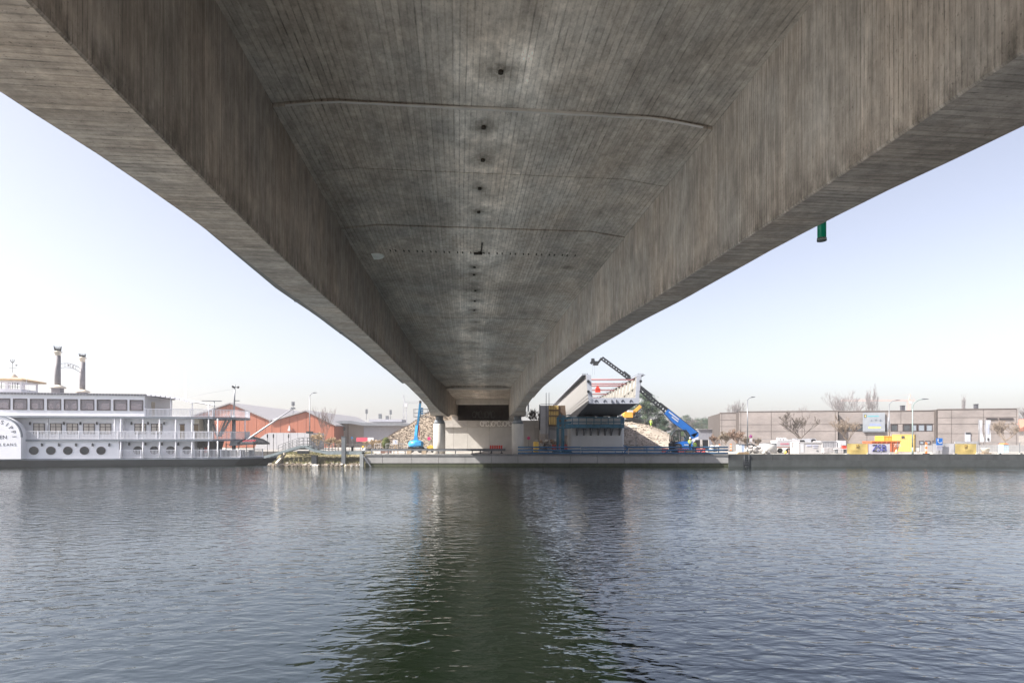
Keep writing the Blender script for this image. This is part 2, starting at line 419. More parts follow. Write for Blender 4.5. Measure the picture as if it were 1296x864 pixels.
# columns with neck and bearing
for s in (75, -8):
    for sg in (-1, 1):
        zb = EYE + interp(BOT, s); c = BP(s, sg * 5.15, 0)
        z0 = 1.2
        col_ = MB().lathe([(.77, z0), (.775, 3.2), (.775, zb - 1.1), (.76, zb - 1.02)], 32, (c.x, c.y, 0)).build("column", M_PIER, bridge, world=True)
        MB().lathe([(.76, zb - 1.015), (.62, zb - .62), (.62, zb - .55)], 32, (c.x, c.y, 0)).build("column_neck", mat("neck_steel", (.2, .22, .24), .6, .3), col_, world=True)
        MB().lathe([(.5, zb - .548), (.5, zb + .002)], 24, (c.x, c.y, 0)).build("bearing", mat("bearing_grey", (.14, .15, .16), .6), col_, world=True)
        for zz in (2.9, 4.3): pass
# drain stubs, rust anchors, cover, duct, pipe
M_STUB = mat("rusty_stub", (.03, .024, .018), .9)
for (s, l, r) in SPOTS[:11]:
    dz = [d for (a, d) in JO if a <= s][-1]
    MB().tube(BP(s, l, SLAB + .1), BP(s + .01, l, SLAB + dz - .05), .045, .05, 10).build("drain_stub", M_STUB, bridge, world=True)
for k in range(30):
    l = -3.4 + k * .24 + (.0 if k % 2 else .06)
    if abs(l + .2) < .2: continue
    MB().cbox(BP(20.7, l, SLAB - .078), (.035, .16, .03)).build("anchor_bolt", M_STUB, bridge, world=True)
MB().cbox(BP(20.7, -.2, SLAB - .1), (.3, .12, .07)).bar(BP(20.7, -.09, SLAB - .08), BP(19.6, -.09, SLAB - .1), .035).build("hanger_bracket", M_STUB, bridge, world=True)
c = BP(21.2, -4.0, SLAB)
MB().lathe([(.34, -.16), (.37, -.13), (.37, -.02)], 28, c).build("inspection_cover", mat("cover_grey", (.8, .82, .78), .6), bridge, world=True)
duct = MB(); k = 0
ds = [9.5 + 1.5 * i for i in range(24)]
for a, b in zip(ds, ds[1:]):
    q = []
    for s in (a, b - .02):
        zb = EYE + interp(BOT, s); lo = -(interp(INN, s) + interp(WID, s))
        g = min(1, (s - 9.5) / 6)
        for l in (lo + .16 - .19 * g, lo - .0 - .22 * g):
            for z in (zb + .05, zb + .25): q.append(BP(s, l, z))
    duct._add(q, [(0, 1, 3, 2), (4, 6, 7, 5), (0, 2, 6, 4), (1, 5, 7, 3), (0, 4, 5, 1), (2, 3, 7, 6)])
duct.build("cable_duct", mat("duct_grey", (.2, .195, .185), .7), bridge, world=True)
for s in ds[5::4]:
    zb = EYE + interp(BOT, s); lo = -(interp(INN, s) + interp(WID, s))
    MB().cbox(BP(s, lo - .08, zb + .03), (.2, .08, .05)).build("duct_clip", M_STEEL, bridge, world=True)
s = 9.6; zb = EYE + interp(BOT, s); lo = interp(INN, s) + interp(WID, s) + .085
pp = MB().tube(BP(s, lo, zb - .25), BP(s, lo, zb + 2.2), .072, n=16).build("drain_pipe", mat("green_pipe", (.0, .16, .09), .35), bridge, world=True)
MB().lathe([(.08, -.252), (.08, -.205), (.068, -.2)], 16, BP(s, lo, zb)).build("pipe_collar", mat("pipe_end", (.1, .12, .11), .6), pp, world=True)
MB().tube(BP(66.5, 5.95, EYE + 3.1), BP(66.5, 5.95, EYE + 5.2), .09, n=10).build("downpipe", M_WHITE, bridge, world=True)

# ------------------------------------------------------------------ abutment of the old bridge
YA = 100.
abut = thing("bridge_abutment", "pale concrete abutment wall with graffiti band behind the round columns", "abutment", (-2, YA, 1.4))
M_AB = mat("abutment_concrete", (.40, .385, .36), .88, var=.1, scale=.6, bump=.15)
M_AB2 = mat("abutment_band", (.36, .34, .315), .88, var=.18, scale=.9, bump=.2)
M_ABD = mat("dark_concrete", (.085, .075, .068), .9, var=.3, scale=.7)  # back wall concrete, much darker than the wall panels
z0, z1, z2 = 1.3, WZ(540.5, YA), WZ(532, YA)
xs = [-12.1, -10.3, -7.8, -3.9, 0, 3.9, 7.9, 11.4]
for a, b in zip(xs, xs[1:]):
    MB().box(a + .015, b - .015, YA, YA + 2, z0, z1).build("wall_panel", M_AB, abut, world=True)
    MB().box(a + .01, b - .01, YA - .35, YA + 2.5, z1 + .003, z2).build("cap_block", M_AB2, abut, world=True)
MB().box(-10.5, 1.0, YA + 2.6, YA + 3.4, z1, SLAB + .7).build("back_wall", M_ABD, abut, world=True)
for sg in (-1, 1):
    q = BP(97.5, sg * 5.0, 0)
    MB().box(q.x - .5, q.x + .5, YA - .1, YA + 1.1, z2 + .002, EYE + 3.86).build("bearing_block", M_AB2, abut, world=True)
g = MB(); rd = random.Random(3)
def scrawl(mb, x0, x1, z0, z1, y, n, wd=.07):
    step = (x1 - x0) / n
    for i in range(n):
        cx = x0 + (i + .5) * step; cz = (z0 + z1) / 2; h = (z1 - z0) / 2 * rd.uniform(.75, 1.0); wv = step * .52
        kind = i % 4; pts = []
        if kind in (0, 2):
            for k in range(9):
                t = k / 8 * math.pi * 1.75 + rd.uniform(0, .6); pts.append((cx + math.cos(t) * wv, y, cz + math.sin(t) * h))
        elif kind == 1:
            pts = [(cx - wv, y, cz - h), (cx - wv * .5, y, cz + h), (cx, y, cz - h * .2), (cx + wv * .5, y, cz + h), (cx + wv, y, cz - h)]
        else:
            pts = [(cx - wv * .7, y, cz + h), (cx - wv * .7, y, cz - h), (cx + wv * .7, y, cz - h * .8), (cx + wv * .3, y, cz + h * .6)]
        for a, b in zip(pts, pts[1:]): mb.bar(a, b, .012, wd)
scrawl(g, WX(608, YA), WX(648, YA), z1 + .1, z2 - .05, YA - .355, 11, .13)
g.build("graffiti", mat("white_spray", (.7, .68, .65), .8), abut, world=True)
g = MB(); scrawl(g, WX(598, 102.6), WX(626, 102.6), z2 + .4, z2 + 1.9, YA + 2.59, 7, .1)
g.build("graffiti", mat("dull_spray", (.16, .155, .145), .8), abut, world=True)
# ================================================================== WATER, GROUND, QUAY
def struct(o): o["kind"] = "structure"; return o
m = bpy.data.materials.new("canal_water"); m.use_nodes = True
n = m.node_tree.nodes; l = m.node_tree.links; b = n["Principled BSDF"]
b.inputs["Base Color"].default_value = (.0026, .0058, .0014, 1); b.inputs["Roughness"].default_value = .03; b.inputs["Specular Tint"].default_value = (.78, .89, 1, 1)
b.inputs["IOR"].default_value = 1.74; b.inputs["Specular IOR Level"].default_value = 1.0
tc = n.new("ShaderNodeTexCoord")
def wave(rot, sc, detail, rough, dist=0.):
    mp = n.new("ShaderNodeMapping"); mp.inputs["Rotation"].default_value = (0, 0, R(rot)); mp.inputs["Scale"].default_value = sc
    l.new(tc.outputs["Object"], mp.inputs[0])
    q = n.new("ShaderNodeTexNoise"); q.inputs["Scale"].default_value = 1; q.inputs["Detail"].default_value = detail; q.inputs["Roughness"].default_value = rough
    q.inputs["Distortion"].default_value = dist
    l.new(mp.outputs[0], q.inputs["Vector"]); return q.outputs[0]
def add(a, ka, bb, kb):
    x = n.new("ShaderNodeMath"); x.operation = 'MULTIPLY'; l.new(a, x.inputs[0]); x.inputs[1].default_value = ka
    y = n.new("ShaderNodeMath"); y.operation = 'MULTIPLY_ADD'; l.new(bb, y.inputs[0]); y.inputs[1].default_value = kb; l.new(x.outputs[0], y.inputs[2])
    return y.outputs[0]
W1 = wave(42, (1.3, 2.7, 1), 2, .5, .5); W2 = wave(-40, (1.7, 3.3, 1), 2, .5, .5); W3 = wave(12, (5., 8.0, 1), 2, .5, .5); W4 = wave(0, (.06, .09, 1), 2, .5)
hh = add(W1, 1.0, W2, .75); hh = add(hh, 1.0, W3, .1)
pm = n.new("ShaderNodeMapRange"); l.new(W4, pm.inputs[0]); pm.inputs[1].default_value = .35; pm.inputs[2].default_value = .65; pm.inputs[3].default_value = .5; pm.inputs[4].default_value = 1.3
mu = n.new("ShaderNodeMath"); mu.operation = 'MULTIPLY'; l.new(hh, mu.inputs[0]); l.new(pm.outputs[0], mu.inputs[1])
bp = n.new("ShaderNodeBump"); bp.inputs["Strength"].default_value = 1.0; bp.inputs["Distance"].default_value = .042
l.new(mu.outputs[0], bp.inputs["Height"]); l.new(bp.outputs[0], b.inputs["Normal"])
M_WATER = m
mb = MB(); mb._add([(-900, .6, 0), (900, .6, 0), (900, 90, 0), (-900, 90, 0)], [(0, 1, 2, 3)])
struct(mb.build("water", M_WATER))
G = 1.5
M_GROUND = mat("site_gravel", (.23, .215, .195), .95, scale=.35, col2=(.31, .29, .265), bump=.3, fine=3)
M_NEAR = mat("near_bank_paving", (.5, .47, .43), .9, var=.12, scale=.5)
# near bank (behind and below the camera)
mb = MB(); mb.box(-400, 400, -300, .55, -3, 1.75); struct(mb.build("near_quay", M_NEAR))
# far ground: one sheet to the horizon
mb = MB(); mb._add([(-19, 72.9, G - .02), (900, 72.9, G - .02), (2600, 3000, G - .02), (-2600, 3000, G - .02), (-900, 90, G - .02), (-31, 90, G - .02), (-31, 78.4, G - .02), (-19.5, 78.4, G - .02)], [(0, 1, 2, 3, 4, 5, 6, 7)])
struct(mb.build("ground", M_GROUND))
M_ASPH = mat("quay_road_asphalt", (.2, .19, .18), .9, var=.15, scale=.8)
mb = MB(); mb._add([(-19, 92.2, G + .004), (-11, 92, G + .004), (-16, 99, G + .004), (-120, 108, G + .004), (-120, 96, G + .004)], [(0, 1, 2, 3, 4)])
struct(mb.build("road", M_ASPH))
# quay wall, pale slabs left of x=922 px and weathered dark ones to the right
m = mat("quay_concrete_pale", (.25, .245, .24), .85, scale=.7, var=.16, bump=.2, stretch=(1, 1, .5))
M_ALG = mat("algae_band", (.05, .055, .03), .8, var=.4, scale=2)
M_QD = mat("quay_wall_dark", (.042, .044, .045), .9, scale=.9, var=.4, bump=.4, stretch=(1, 1, .35))
M_QD2 = mat("quay_wall_lower", (.045, .05, .05), .85, scale=.8, var=.3)
quay = struct(MB().box(-18.6, 140, 72.35, 73.2, -1.5, G - .06).build("quay_wall", M_QD2))
xs = [-18.6, -16.4, -12.75, -9.3, -5.95, -2.6, .75, 4.05, 7.4, 10.8, 14.2, 17.6, 21.0, 24.3, 27.4]
for a, b2 in zip(xs, xs[1:]):
    MB().box(a + .02, b2 - .02, 72.0, 72.34, .42, 1.33).build("wall_panel", m, quay)
    MB().box(a + .005, b2 - .005, 72.05, 72.345, -.6, .415).build("algae_strip", M_ALG, quay)
x = 27.4
while x < 100:
    wdt = 5.6
    MB().box(x + .02, x + wdt - .02, 72.02, 72.34, .78, G + .05).build("wall_panel", M_QD, quay)
    MB().box(x + .005, x + wdt - .005, 71.93, 72.345, -.6, .775).build("plinth", M_QD2, quay)
    x += wdt
MB().box(-18.6, 27.4, 71.93, 72.9, 1.335, G + .04).build("coping", mat("coping_shade", (.13, .13, .13), .9, var=.3), quay)  # shadow line at the quay edge painted as a dark coping face
lad = MB()
for xx in (29.35, 29.95): lad.tube((xx, 71.88, -.3), (xx, 71.88, 1.5), .05)
for k in range(5): lad.tube((29.35, 71.88, .0 + k * .3), (29.95, 71.88, .0 + k * .3), .03)
lad.box(29.2, 30.1, 71.9, 72.02, -.3, 1.45)
lad.build("quay_ladder", M_DARK, quay)
# end return of the quay with a steel sheet post and a raking strut
en = thing("mooring_dolphin", "grey steel post with raking strut at the left end of the quay wall", "mooring post", (-19.0, 71.9, 0))
MB().box(-19.2, -18.75, 71.7, 72.3, -1, 1.55).build("post", mat("sheet_pile", (.22, .23, .23), .7, .2), en, world=True)
MB().bar((-18.7, 71.75, 1.3), (-17.6, 71.7, -.3), .12).build("strut", M_STEEL, en, world=True)
# grassy bank left of the quay
M_BANK = mat("bank_soil", (.14, .12, .07), .95, scale=1.2, col2=(.22, .19, .11), bump=.5)
mb = MB(); nx = 60; rd = random.Random(5); x0, x1 = -31.2, -18.9; rows = [(72.6, -.7), (73.3, .05), (74.6, .7), (76.2, 1.3), (78.5, G + .01)]
for r, (yy, zz) in enumerate(rows):
    for i in range(nx + 1): mb.v.append((x0 + (x1 - x0) * i / nx, yy + rd.uniform(-.2, .2) * (r < 4), zz + rd.uniform(-.12, .12) * (0 < r < 4)))
for r in range(len(rows) - 1):
    for i in range(nx):
        k = r * (nx + 1) + i; mb.f.append([k, k + 1, k + nx + 2, k + nx + 1]); mb.mi.append(0); mb.smf.append(True)
struct(mb.build("river_bank", M_BANK))
mb = MB()
for i in range(420):
    x = rd.uniform(-31.3, -19.2); t = rd.random() ** 1.6; y = 72.9 + t * 3; z = .02 + t * 1.0; r = rd.uniform(.07, .24) * (1.1 - t * .5)
    mb.cur = 0 if rd.random() < .72 else 1
    mb.blob((x, y, z), (r * 1.3, r, r * .8), i, 6, 4, .3)
mb.build("riprap", [mat("riprap_brown", (.14, .115, .09), .9, var=.35, scale=.7), mat("riprap_pale", (.34, .325, .3), .9)], kind="stuff")
mb = MB()
for i in range(5200):
    x = rd.uniform(-31, -19); t = rd.random(); y = 73.4 + t * 5.2; z = .25 + min(1, t * 1.35) * 1.25; h = rd.uniform(.12, .4); a = rd.uniform(0, 6.3)
    dx, dy = math.cos(a) * .03, math.sin(a) * .03; lx, ly = rd.uniform(-.15, .15), rd.uniform(-.15, .15)
    mb.cur = 0 if rd.random() < .65 else 1
    mb._add([(x - dx, y - dy, z), (x + dx, y + dy, z), (x + lx, y + ly, z + h)], [(0, 1, 2)])
mb.build("bank_grass", [mat("dry_grass", (.2, .17, .085), .9, var=.3), mat("green_grass", (.12, .15, .04), .9, var=.3)], kind="stuff")
# grass strip and low brown verge behind the gangway
# road embankment left of the abutment
def hill(name, xs, ys, hf, material):
    mb = MB(); nx, ny = len(xs), len(ys)
    for y in ys:
        for x in xs: mb.v.append((x, y, hf(x, y)))
    for j in range(ny - 1):
        for i in range(nx - 1):
            k = j * nx + i; mb.f.append([k, k + 1, k + nx + 1, k + nx]); mb.mi.append(0); mb.smf.append(True)
    return struct(mb.build(name, material))
lin = lambda a, b, k: [a + (b - a) * i / k for i in range(k + 1)]
def nz(x, y, s): return math.sin(x * s + 1.3 * math.sin(y * s * .7)) * math.cos(y * s * 1.1 + .8 * math.sin(x * s * .6))
TOPZ = EYE + 6.3
def h_emb(x, y):
    # slope falls towards -X (and the canal) from the bridge head
    t = (x + 28.5) / 14.5
    t = max(0, min(1, t)); f = max(0, min(1, (y - 100.8) / 8.5))
    k = t * f
    return G - .4 + (TOPZ - G + .4) * (k * .9 + .1 * k * k) + nz(x, y, .9) * .18 * (k > .03) + nz(x, y, 2.7) * .08
M_EMB = mat("embankment_soil", (.13, .105, .08), .95, scale=1.3, col2=(.2, .165, .13), bump=.25, fine=14)
hill("embankment", lin(-31, -10.5, 52), lin(100, 152, 80), h_emb, M_EMB)
mb = MB(); rd = random.Random(9)
for i in range(9000):
    x = rd.uniform(-30, -11.5); y = rd.uniform(100.5, 113); z = h_emb(x, y)
    if z < G + .1: continue
    s = rd.uniform(.07, .24); mb.cur = rd.choice((0, 0, 1, 2))
    for k in range(4):
        a = rd.uniform(0, 6.3); e = rd.uniform(.5, 1.4); d = Vector((math.cos(a), math.sin(a), e)).normalized() * s * 1.6
        q = Vector((-math.sin(a), math.cos(a), 0)) * s * .16
        p = Vector((x, y, z - .05)); mb._add([p - q, p + q, p + d * .7 + q, p + d], [(0, 1, 2, 3)])
mb.build("embankment_scrub", [mat("scrub_brown", (.135, .105, .085), .95, var=.3), mat("scrub_tan", (.165, .132, .108), .95, var=.3), mat("scrub_dark", (.105, .085, .066), .95)], kind="stuff")
# excavation mound right of the new pier
def h_mnd(x, y):
    # ridge running away; crest where the excavator and the worker stand, falls to the right
    cx = 22.5 + (y - 100) * .07
    t = (x - cx) / 15.0
    k = 1 - max(0, min(1, t)); k = k * k * (3 - 2 * k)
    f = max(0, min(1, (y - 87) / 20.0)); f = f * f * (3 - 2 * f)
    return G - .3 + 5.1 * k * f + nz(x, y, .55) * .28 * f + nz(x, y, 1.7) * .1 * f
M_SAND = mat("excavated_sand", (.22, .185, .15), .95, scale=.3, col2=(.36, .315, .265), bump=.4, fine=2)
hill("dirt_mound", lin(9, 44, 70), lin(86, 132, 56), h_mnd, M_SAND)
mb = MB(); rd = random.Random(19)
for i in range(700):
    x = rd.uniform(12, 38); y = rd.uniform(90, 112); z = h_mnd(x, y); r = rd.uniform(.05, .22)
    mb.blob((x, y, z), (r * 1.4, r, r * .7), i, 5, 3, .35)
mb.build("rubble", mat("sand_clods", (.25, .215, .175), .95, var=.2), kind="stuff")
mb = MB(); rd = random.Random(29)
for i in range(2600):
    x = rd.uniform(14, 27) ; y = rd.uniform(92, 108); z = h_mnd(x, y)
    if z < 2.2 or nz(x, y, .6) < -.15: continue
    for k in range(3):
        a = rd.uniform(0, 6.3); s = rd.uniform(.08, .2); d = Vector((math.cos(a), math.sin(a), rd.uniform(.5, 1.2))).normalized() * s * 1.6; q = Vector((-math.sin(a), math.cos(a), 0)) * s * .16
        p = Vector((x, y, z - .03)); mb.cur = rd.choice((0, 1)); mb._add([p - q, p + q, p + d * .7 + q, p + d], [(0, 1, 2, 3)])
mb.build("mound_scrub", [MATS["scrub_brown"], MATS["scrub_tan"]], kind="stuff")
# distant wooded rise on the horizon
hill("hills", lin(-700, 900, 40), lin(420, 760, 8), lambda x, y: G - 1 + max(0, (6 + nz(x, 0, .011) * 4)) * math.sin(max(0, min(1, (y - 420) / 200)) * 1.57), mat("far_woodland", (.12, .11, .1), .95, scale=.05, var=.3))
# ================================================================== PADDLE STEAMER
SA = math.atan2(6, 30.5); CS, SS = math.cos(SA), math.sin(SA); SX, SY = -63.0, 70.0
def SU(px, v=0.):
    k = (px - 648) / 720; return (k * (SY + v * CS) + (-SX) + v * SS) / (CS - k * SS)
def SZ(py, px, v=0.):
    Y = SY + SU(px, v) * SS + v * CS; return EYE + (554 - py) / 720 * Y
ship = thing("paddle_steamer", "white three-deck paddle steamer with two tall chimneys moored at the far bank", "riverboat", (SX, SY, 0), SA)
M_HULL = mat("hull_black", (.03, .034, .036), .55, var=.3, scale=.4)
M_SW = mat("ship_white", (.78, .775, .81), .55, var=.05, scale=.4)
M_TRIM = mat("deck_edge_grey", (.17, .19, .22), .6, var=.15)
M_FR = mat("window_frame_brown", (.055, .04, .04), .5)
M_CUR = mat("curtain_cream", (.58, .52, .46), .8, var=.15, scale=1.5, stretch=(6, 6, .4))
M_CHIM = mat("chimney_mauve", (.19, .178, .19), .6, var=.15)
M_CREAM = mat("cream_paint", (.62, .55, .45), .6, var=.08)
M_DIM = mat("ship_inside", (.3, .28, .27), .8)
def glassy(name, tint, alpha=.55):
    m = bpy.data.materials.new(name); m.use_nodes = True; n = m.node_tree.nodes; l = m.node_tree.links
    b = n["Principled BSDF"]; b.inputs["Base Color"].default_value = (*tint, 1); b.inputs["Roughness"].default_value = .06
    t = n.new("ShaderNodeBsdfTransparent"); t.inputs[0].default_value = (.9, .86, .88, 1); x = n.new("ShaderNodeMixShader"); x.inputs[0].default_value = alpha
    l.new(t.outputs[0], x.inputs[1]); l.new(b.outputs[0], x.inputs[2]); l.new(x.outputs[0], n["Material Output"].inputs[0]); return m
M_TINT = glassy("tinted_glass", (.42, .39, .42), .42)
UE = SU(149)                                      # where the lower deck opens into a gallery
U0 = -20.0
zD1 = SZ(581.5, 150); zD2a, zD2b = 3.18, 3.42; zD3a, zD3b = 6.12, 6.36; zR = 9.05
UB = SU(302) ; UBOW = SU(334)
# hull with pointed bow
hp = [(U0, .25), (UBOW - 3, .25), (UBOW - .3, 2.2), (UBOW + 1.6, 4.6), (UBOW - .3, 7.0), (UBOW - 3, 9), (U0, 9)]
hl = [(U0, .6), (UBOW - 4.5, .6), (UBOW - 2, 2.6), (UBOW - .6, 4.6), (UBOW - 2, 6.8), (UBOW - 4.5, 8.7), (U0, 8.7)]
mb = MB(); k = len(hp)
mb._add([(*p, -.6) for p in hl] + [(*p, .82) for p in hp], [tuple(range(k))[::-1], tuple(range(k, 2 * k))] + [(i, (i + 1) % k, k + (i + 1) % k, k + i) for i in range(k)])
mb.build("hull", M_HULL, ship)
MB().prism([(p[0], p[1] - .12) if p[1] < 3 else p for p in hp], 'z', .822, 1.0).build("sheer_strake", M_TRIM, ship)
# lower house
def porthole(u, v, z, r):
    o = MB(); ring = []; n = 20
    for (ra, rb, y0, y1) in ((r, r * 1.13, v - .07, v - .005),):
        vs = []
        for i in range(n):
            t = 2 * math.pi * i / n
            for rr in (ra, rb):
                for yy in (y0, y1): vs.append((u + math.cos(t) * rr, yy, z + math.sin(t) * rr))
        fs = []
        for i in range(n):
            a, b2 = i * 4, ((i + 1) % n) * 4
            fs += [(a, b2, b2 + 2, a + 2), (a + 2, b2 + 2, b2 + 3, a + 3), (a, a + 1, b2 + 1, b2)]
        o._add(vs, fs)
    f = o.build("porthole", M_FR, ship)
    g = MB(); vs = [(u + math.cos(2 * math.pi * i / n) * r, v - .02, z + math.sin(2 * math.pi * i / n) * r) for i in range(n)]
    g._add(vs, [tuple(range(n))]); g.build("pane", M_GLASS_D, f)
def sconce(u, v, z):
    f = MB().box(u - .05, u + .05, v - .12, v - .003, z - .03, z + .03).cbox((u, v - .16, z + .05), (.16, .16, .3)).build("wall_lamp", M_DARK, ship)
    MB().lathe([(.1, z + .2), (.0, z + .34)], 8, (u, v - .16, 0)).build("lamp_cap", M_DARK, f)
MB().box(U0, UE, .3, 8.7, 1.0, zD2a).build("lower_wall", M_SW, ship)
MB().box(UE + .003, SU(246, 1.3), 1.3, 7.7, 1.0, zD2a).build("lower_wall", M_SW, ship)
for px in (43, 64.5, 86, 107, 128): porthole(SU(px, .3), .3, SZ(570, px, .3), .46)
for px in (174.5, 195.3, 216, 236.5): porthole(SU(px, 1.3), 1.3, SZ(569.5, px, 1.3), .47)
for px in (32.5, 54, 75.5, 97, 118, 139): sconce(SU(px, .3), .3, SZ(563.5, px, .3))
for px in (164, 184.8, 205.5, 226): sconce(SU(px, 1.3), 1.3, SZ(562.5, px, 1.3))
# dark bar room at the bow end of the lower deck
MB().box(SU(246, 2.4), SU(266, 2.4), 2.4, 7, 1.0, zD2a).build("bar_room", mat("bar_inside", (.06, .045, .04), .7), ship)
fr = MB()
for px in (248, 253, 258, 263): fr.cbox((SU(px, 2.36), 2.36, 2.1), (.09, .08, 2.0))
for z in (1.6, 2.5): fr.cbox((SU(256, 2.36), 2.36, z), (1.8, .07, .08))
fr.build("bar_window", M_FR, ship)
rd = random.Random(2)
for px in (250.5, 255.5, 260.5):
    MB().cbox((SU(px, 2.35), 2.35, 1.95), (.3, .05, .75)).build("pane", M_CUR if px != 260.5 else M_RED, ship)
# decks
dk = lambda e, f: [(U0, .0 - e), (UB - 3.2, .0 - e), (UB - 1.2, 1.0 - e * .7), (UB, 3.2), (UB + .2, 4.6), (UB, 6), (UB - 1.2, 8.2), (UB - 3.2, 9.2), (U0, 9.2)]
MB().prism(dk(.0, 0), 'z', zD2a + .002, zD2b).build("middle_deck", M_TRIM, ship)
MB().prism(dk(.0, 0), 'z', zD3a + .002, zD3b).build("upper_deck", M_TRIM, ship)
# railings following the deck line
def deck_rail(pts, z0, h, bal=.16):
    rl = MB(); ba = MB(); po = MB()
    for a, b2 in zip(pts, pts[1:]):
        a = Vector((*a, 0)); b2 = Vector((*b2, 0)); L = (b2 - a).length
        for zz, t in ((h, .07), (.1, .06)): rl.bar(a + Vector((0, 0, z0 + zz)), b2 + Vector((0, 0, z0 + zz)), t, t)
        nn = max(1, int(L / bal))
        for i in range(nn):
            p = a.lerp(b2, (i + .5) / nn); ba.cbox((p.x, p.y, z0 + h / 2), (.055, .03, h - .05))
        m2 = max(1, int(L / 2.1))
        for i in range(m2 + 1):
            p = a.lerp(b2, i / m2); po.cbox((p.x, p.y, z0 + h / 2 + .02), (.1, .08, h + .1))
    r = rl.build("railing", M_SW, ship); ba.build("balusters", M_SW, r, kind="stuff"); po.build("rail_posts", M_SW, r)
    return r
DL = dk(.0, 0)
mid = [(SU(21.5), .08)] + [(p[0], p[1] + .08) for p in DL[1:4]] + [(DL[4][0] - .1, DL[4][1]), (DL[5][0] - .1, DL[5][1])]
deck_rail(mid, zD2b, 1.0)
up = [(SU(183.5), .08)] + [(p[0], p[1] + .08) for p in DL[1:4]] + [(DL[4][0] - .1, DL[4][1]), (DL[5][0] - .1, DL[5][1])]
deck_rail(up, zD3b, .98)
low = [(UE + .1, .3), (UBOW - 3, .3), (UBOW - .6, 2.0)]
deck_rail(low, 1.0, 1.05)
deck_rail([(U0, .08), (SU(-32), .08)], zD2b, 1.0)
# posts of the galleries
for px in (153, 181, 202, 222.5, 243, 264, 275.5):
    u = SU(px, .15); ok = u < UB - 2.6
    v = .15 if ok else .7
    MB().tube((u, v, 1.0), (u, v, zD2a), .085, n=8).build("gallery_post", M_SW, ship)
    MB().tube((u, v, zD2b), (u, v, zD3a), .085, n=8).build("gallery_post", M_SW, ship)
for px in (60.5, 145, 302): 
    u = SU(px, .15); MB().tube((u, .15 if px < 300 else 3.3, zD2b), (u, .15 if px < 300 else 3.3, zD3a), .07, n=8).build("gallery_post", M_SW if px != 60.5 else M_STEEL, ship)
for px in (216, 243, 264):
    u = SU(px, .15); MB().tube((u, .2, zD3b), (u, .2, zD3b + 2.4 - (px - 216) * .012), .06, n=8).build("gallery_post", M_SW, ship)
# middle house
vM = 1.3
MB().box(U0, SU(246, vM), vM, 7.8, zD2b, zD3a).build("middle_wall", M_SW, ship)
MB().box(SU(147, .6), SU(155, .6), .6, vM - .003, zD2b, zD3a - .01).build("stair_housing", M_SW, ship)
def framed(u0, u1, z0, z1, v, pane_m, bars, name="window"):
    o = MB(); t = .085
    o.box(u0, u1, v - .08, v - .004, z1 - t, z1); o.box(u0, u1, v - .08, v - .004, z0, z0 + t)
    o.box(u0, u0 + t, v - .079, v - .004, z0, z1); o.box(u1 - t, u1, v - .079, v - .004, z0, z1)
    for (kind, f) in bars:
        if kind == 'v': x = u0 + (u1 - u0) * f; o.box(x - .03, x + .03, v - .075, v - .004, z0, z1)
        else: z = z0 + (z1 - z0) * f; o.box(u0, u1, v - .077, v - .004, z - .03, z + .03)
    w_ = o.build(name, M_FR, ship)
    MB().box(u0 + .03, u1 - .03, v - .035, v - .006, z0 + .03, z1 - .03).build("pane", pane_m, w_)
zW0, zW1 = SZ(547.5, 100, vM), SZ(535.5, 100, vM)
for k, (a, b2) in enumerate(((42.5, 57), (63.5, 78.3), (84.5, 99), (105.5, 120), (126.3, 141), (170.3, 185), (191.3, 205.5))):
    framed(SU(a, vM), SU(b2, vM), zW0 - .15, zW1, vM, M_CUR, (('v', .5), ('h', .68)))
for px in (39, 81.5, 102.5, 123.3, 167, 187.8, 208.3): sconce(SU(px, vM), vM, SZ(536.5, px, vM))
M_DOOR = mat("door_brown", (.2, .14, .08), .6)
for a, b2 in ((228, 233.5), (245.6, 251)):
    d = MB().box(SU(a, vM - .02), SU(b2, vM - .02), vM - .06, vM - .005, zD2b, zD2b + 1.95).build("door", M_DOOR, ship)
    MB().box(SU(a, vM) - .07, SU(b2, vM) + .07, vM - .09, vM - .065, zD2b + 1.9, zD2b + 2.02).build("door_lintel", M_FR, d)
MB().box(SU(246, vM) + .003, SU(252, vM), vM + .003, 7.5, zD2b, zD3a).build("middle_wall", M_CREAM, ship)
# bow stairs (white, two flights meeting)
for (p0, p1) in (((268, 531), (275, 548)), ((291, 531), (279, 548)), ((286, 531), (277, 548))):
    a = Vector((SU(p0[0], 4), 4, zD3a)); b2 = Vector((SU(p1[0], 4), 4, zD2b + .4))
    st = MB(); st.bar(a, b2, .12, .25)
    for i in range(7):
        p = a.lerp(b2, i / 6); st.cbox((p.x, p.y + .4, p.z), (.3, .8, .05))
    st.bar(a + Vector((0, 0, .8)), b2 + Vector((0, 0, .8)), .06); st.build("stair", M_WHITE, ship)
# funnel-shaped canvas under the bow deck
for (a, b2, zt, zb) in ((256, 270, zD3a, zD2b + .3), (269, 283, zD2a, 1.4)):
    ua, ub = SU(a, 3), SU(b2, 3); um = (ua + ub) / 2
    MB().prism([(ua, zt - .02), (ub, zt - .02), (um + .25, zb), (um - .25, zb)], 'y', 3.0, 3.3).build("wind_screen", mat("canvas_grey", (.33, .34, .33), .8) if zt > 5 else M_DARK, ship)
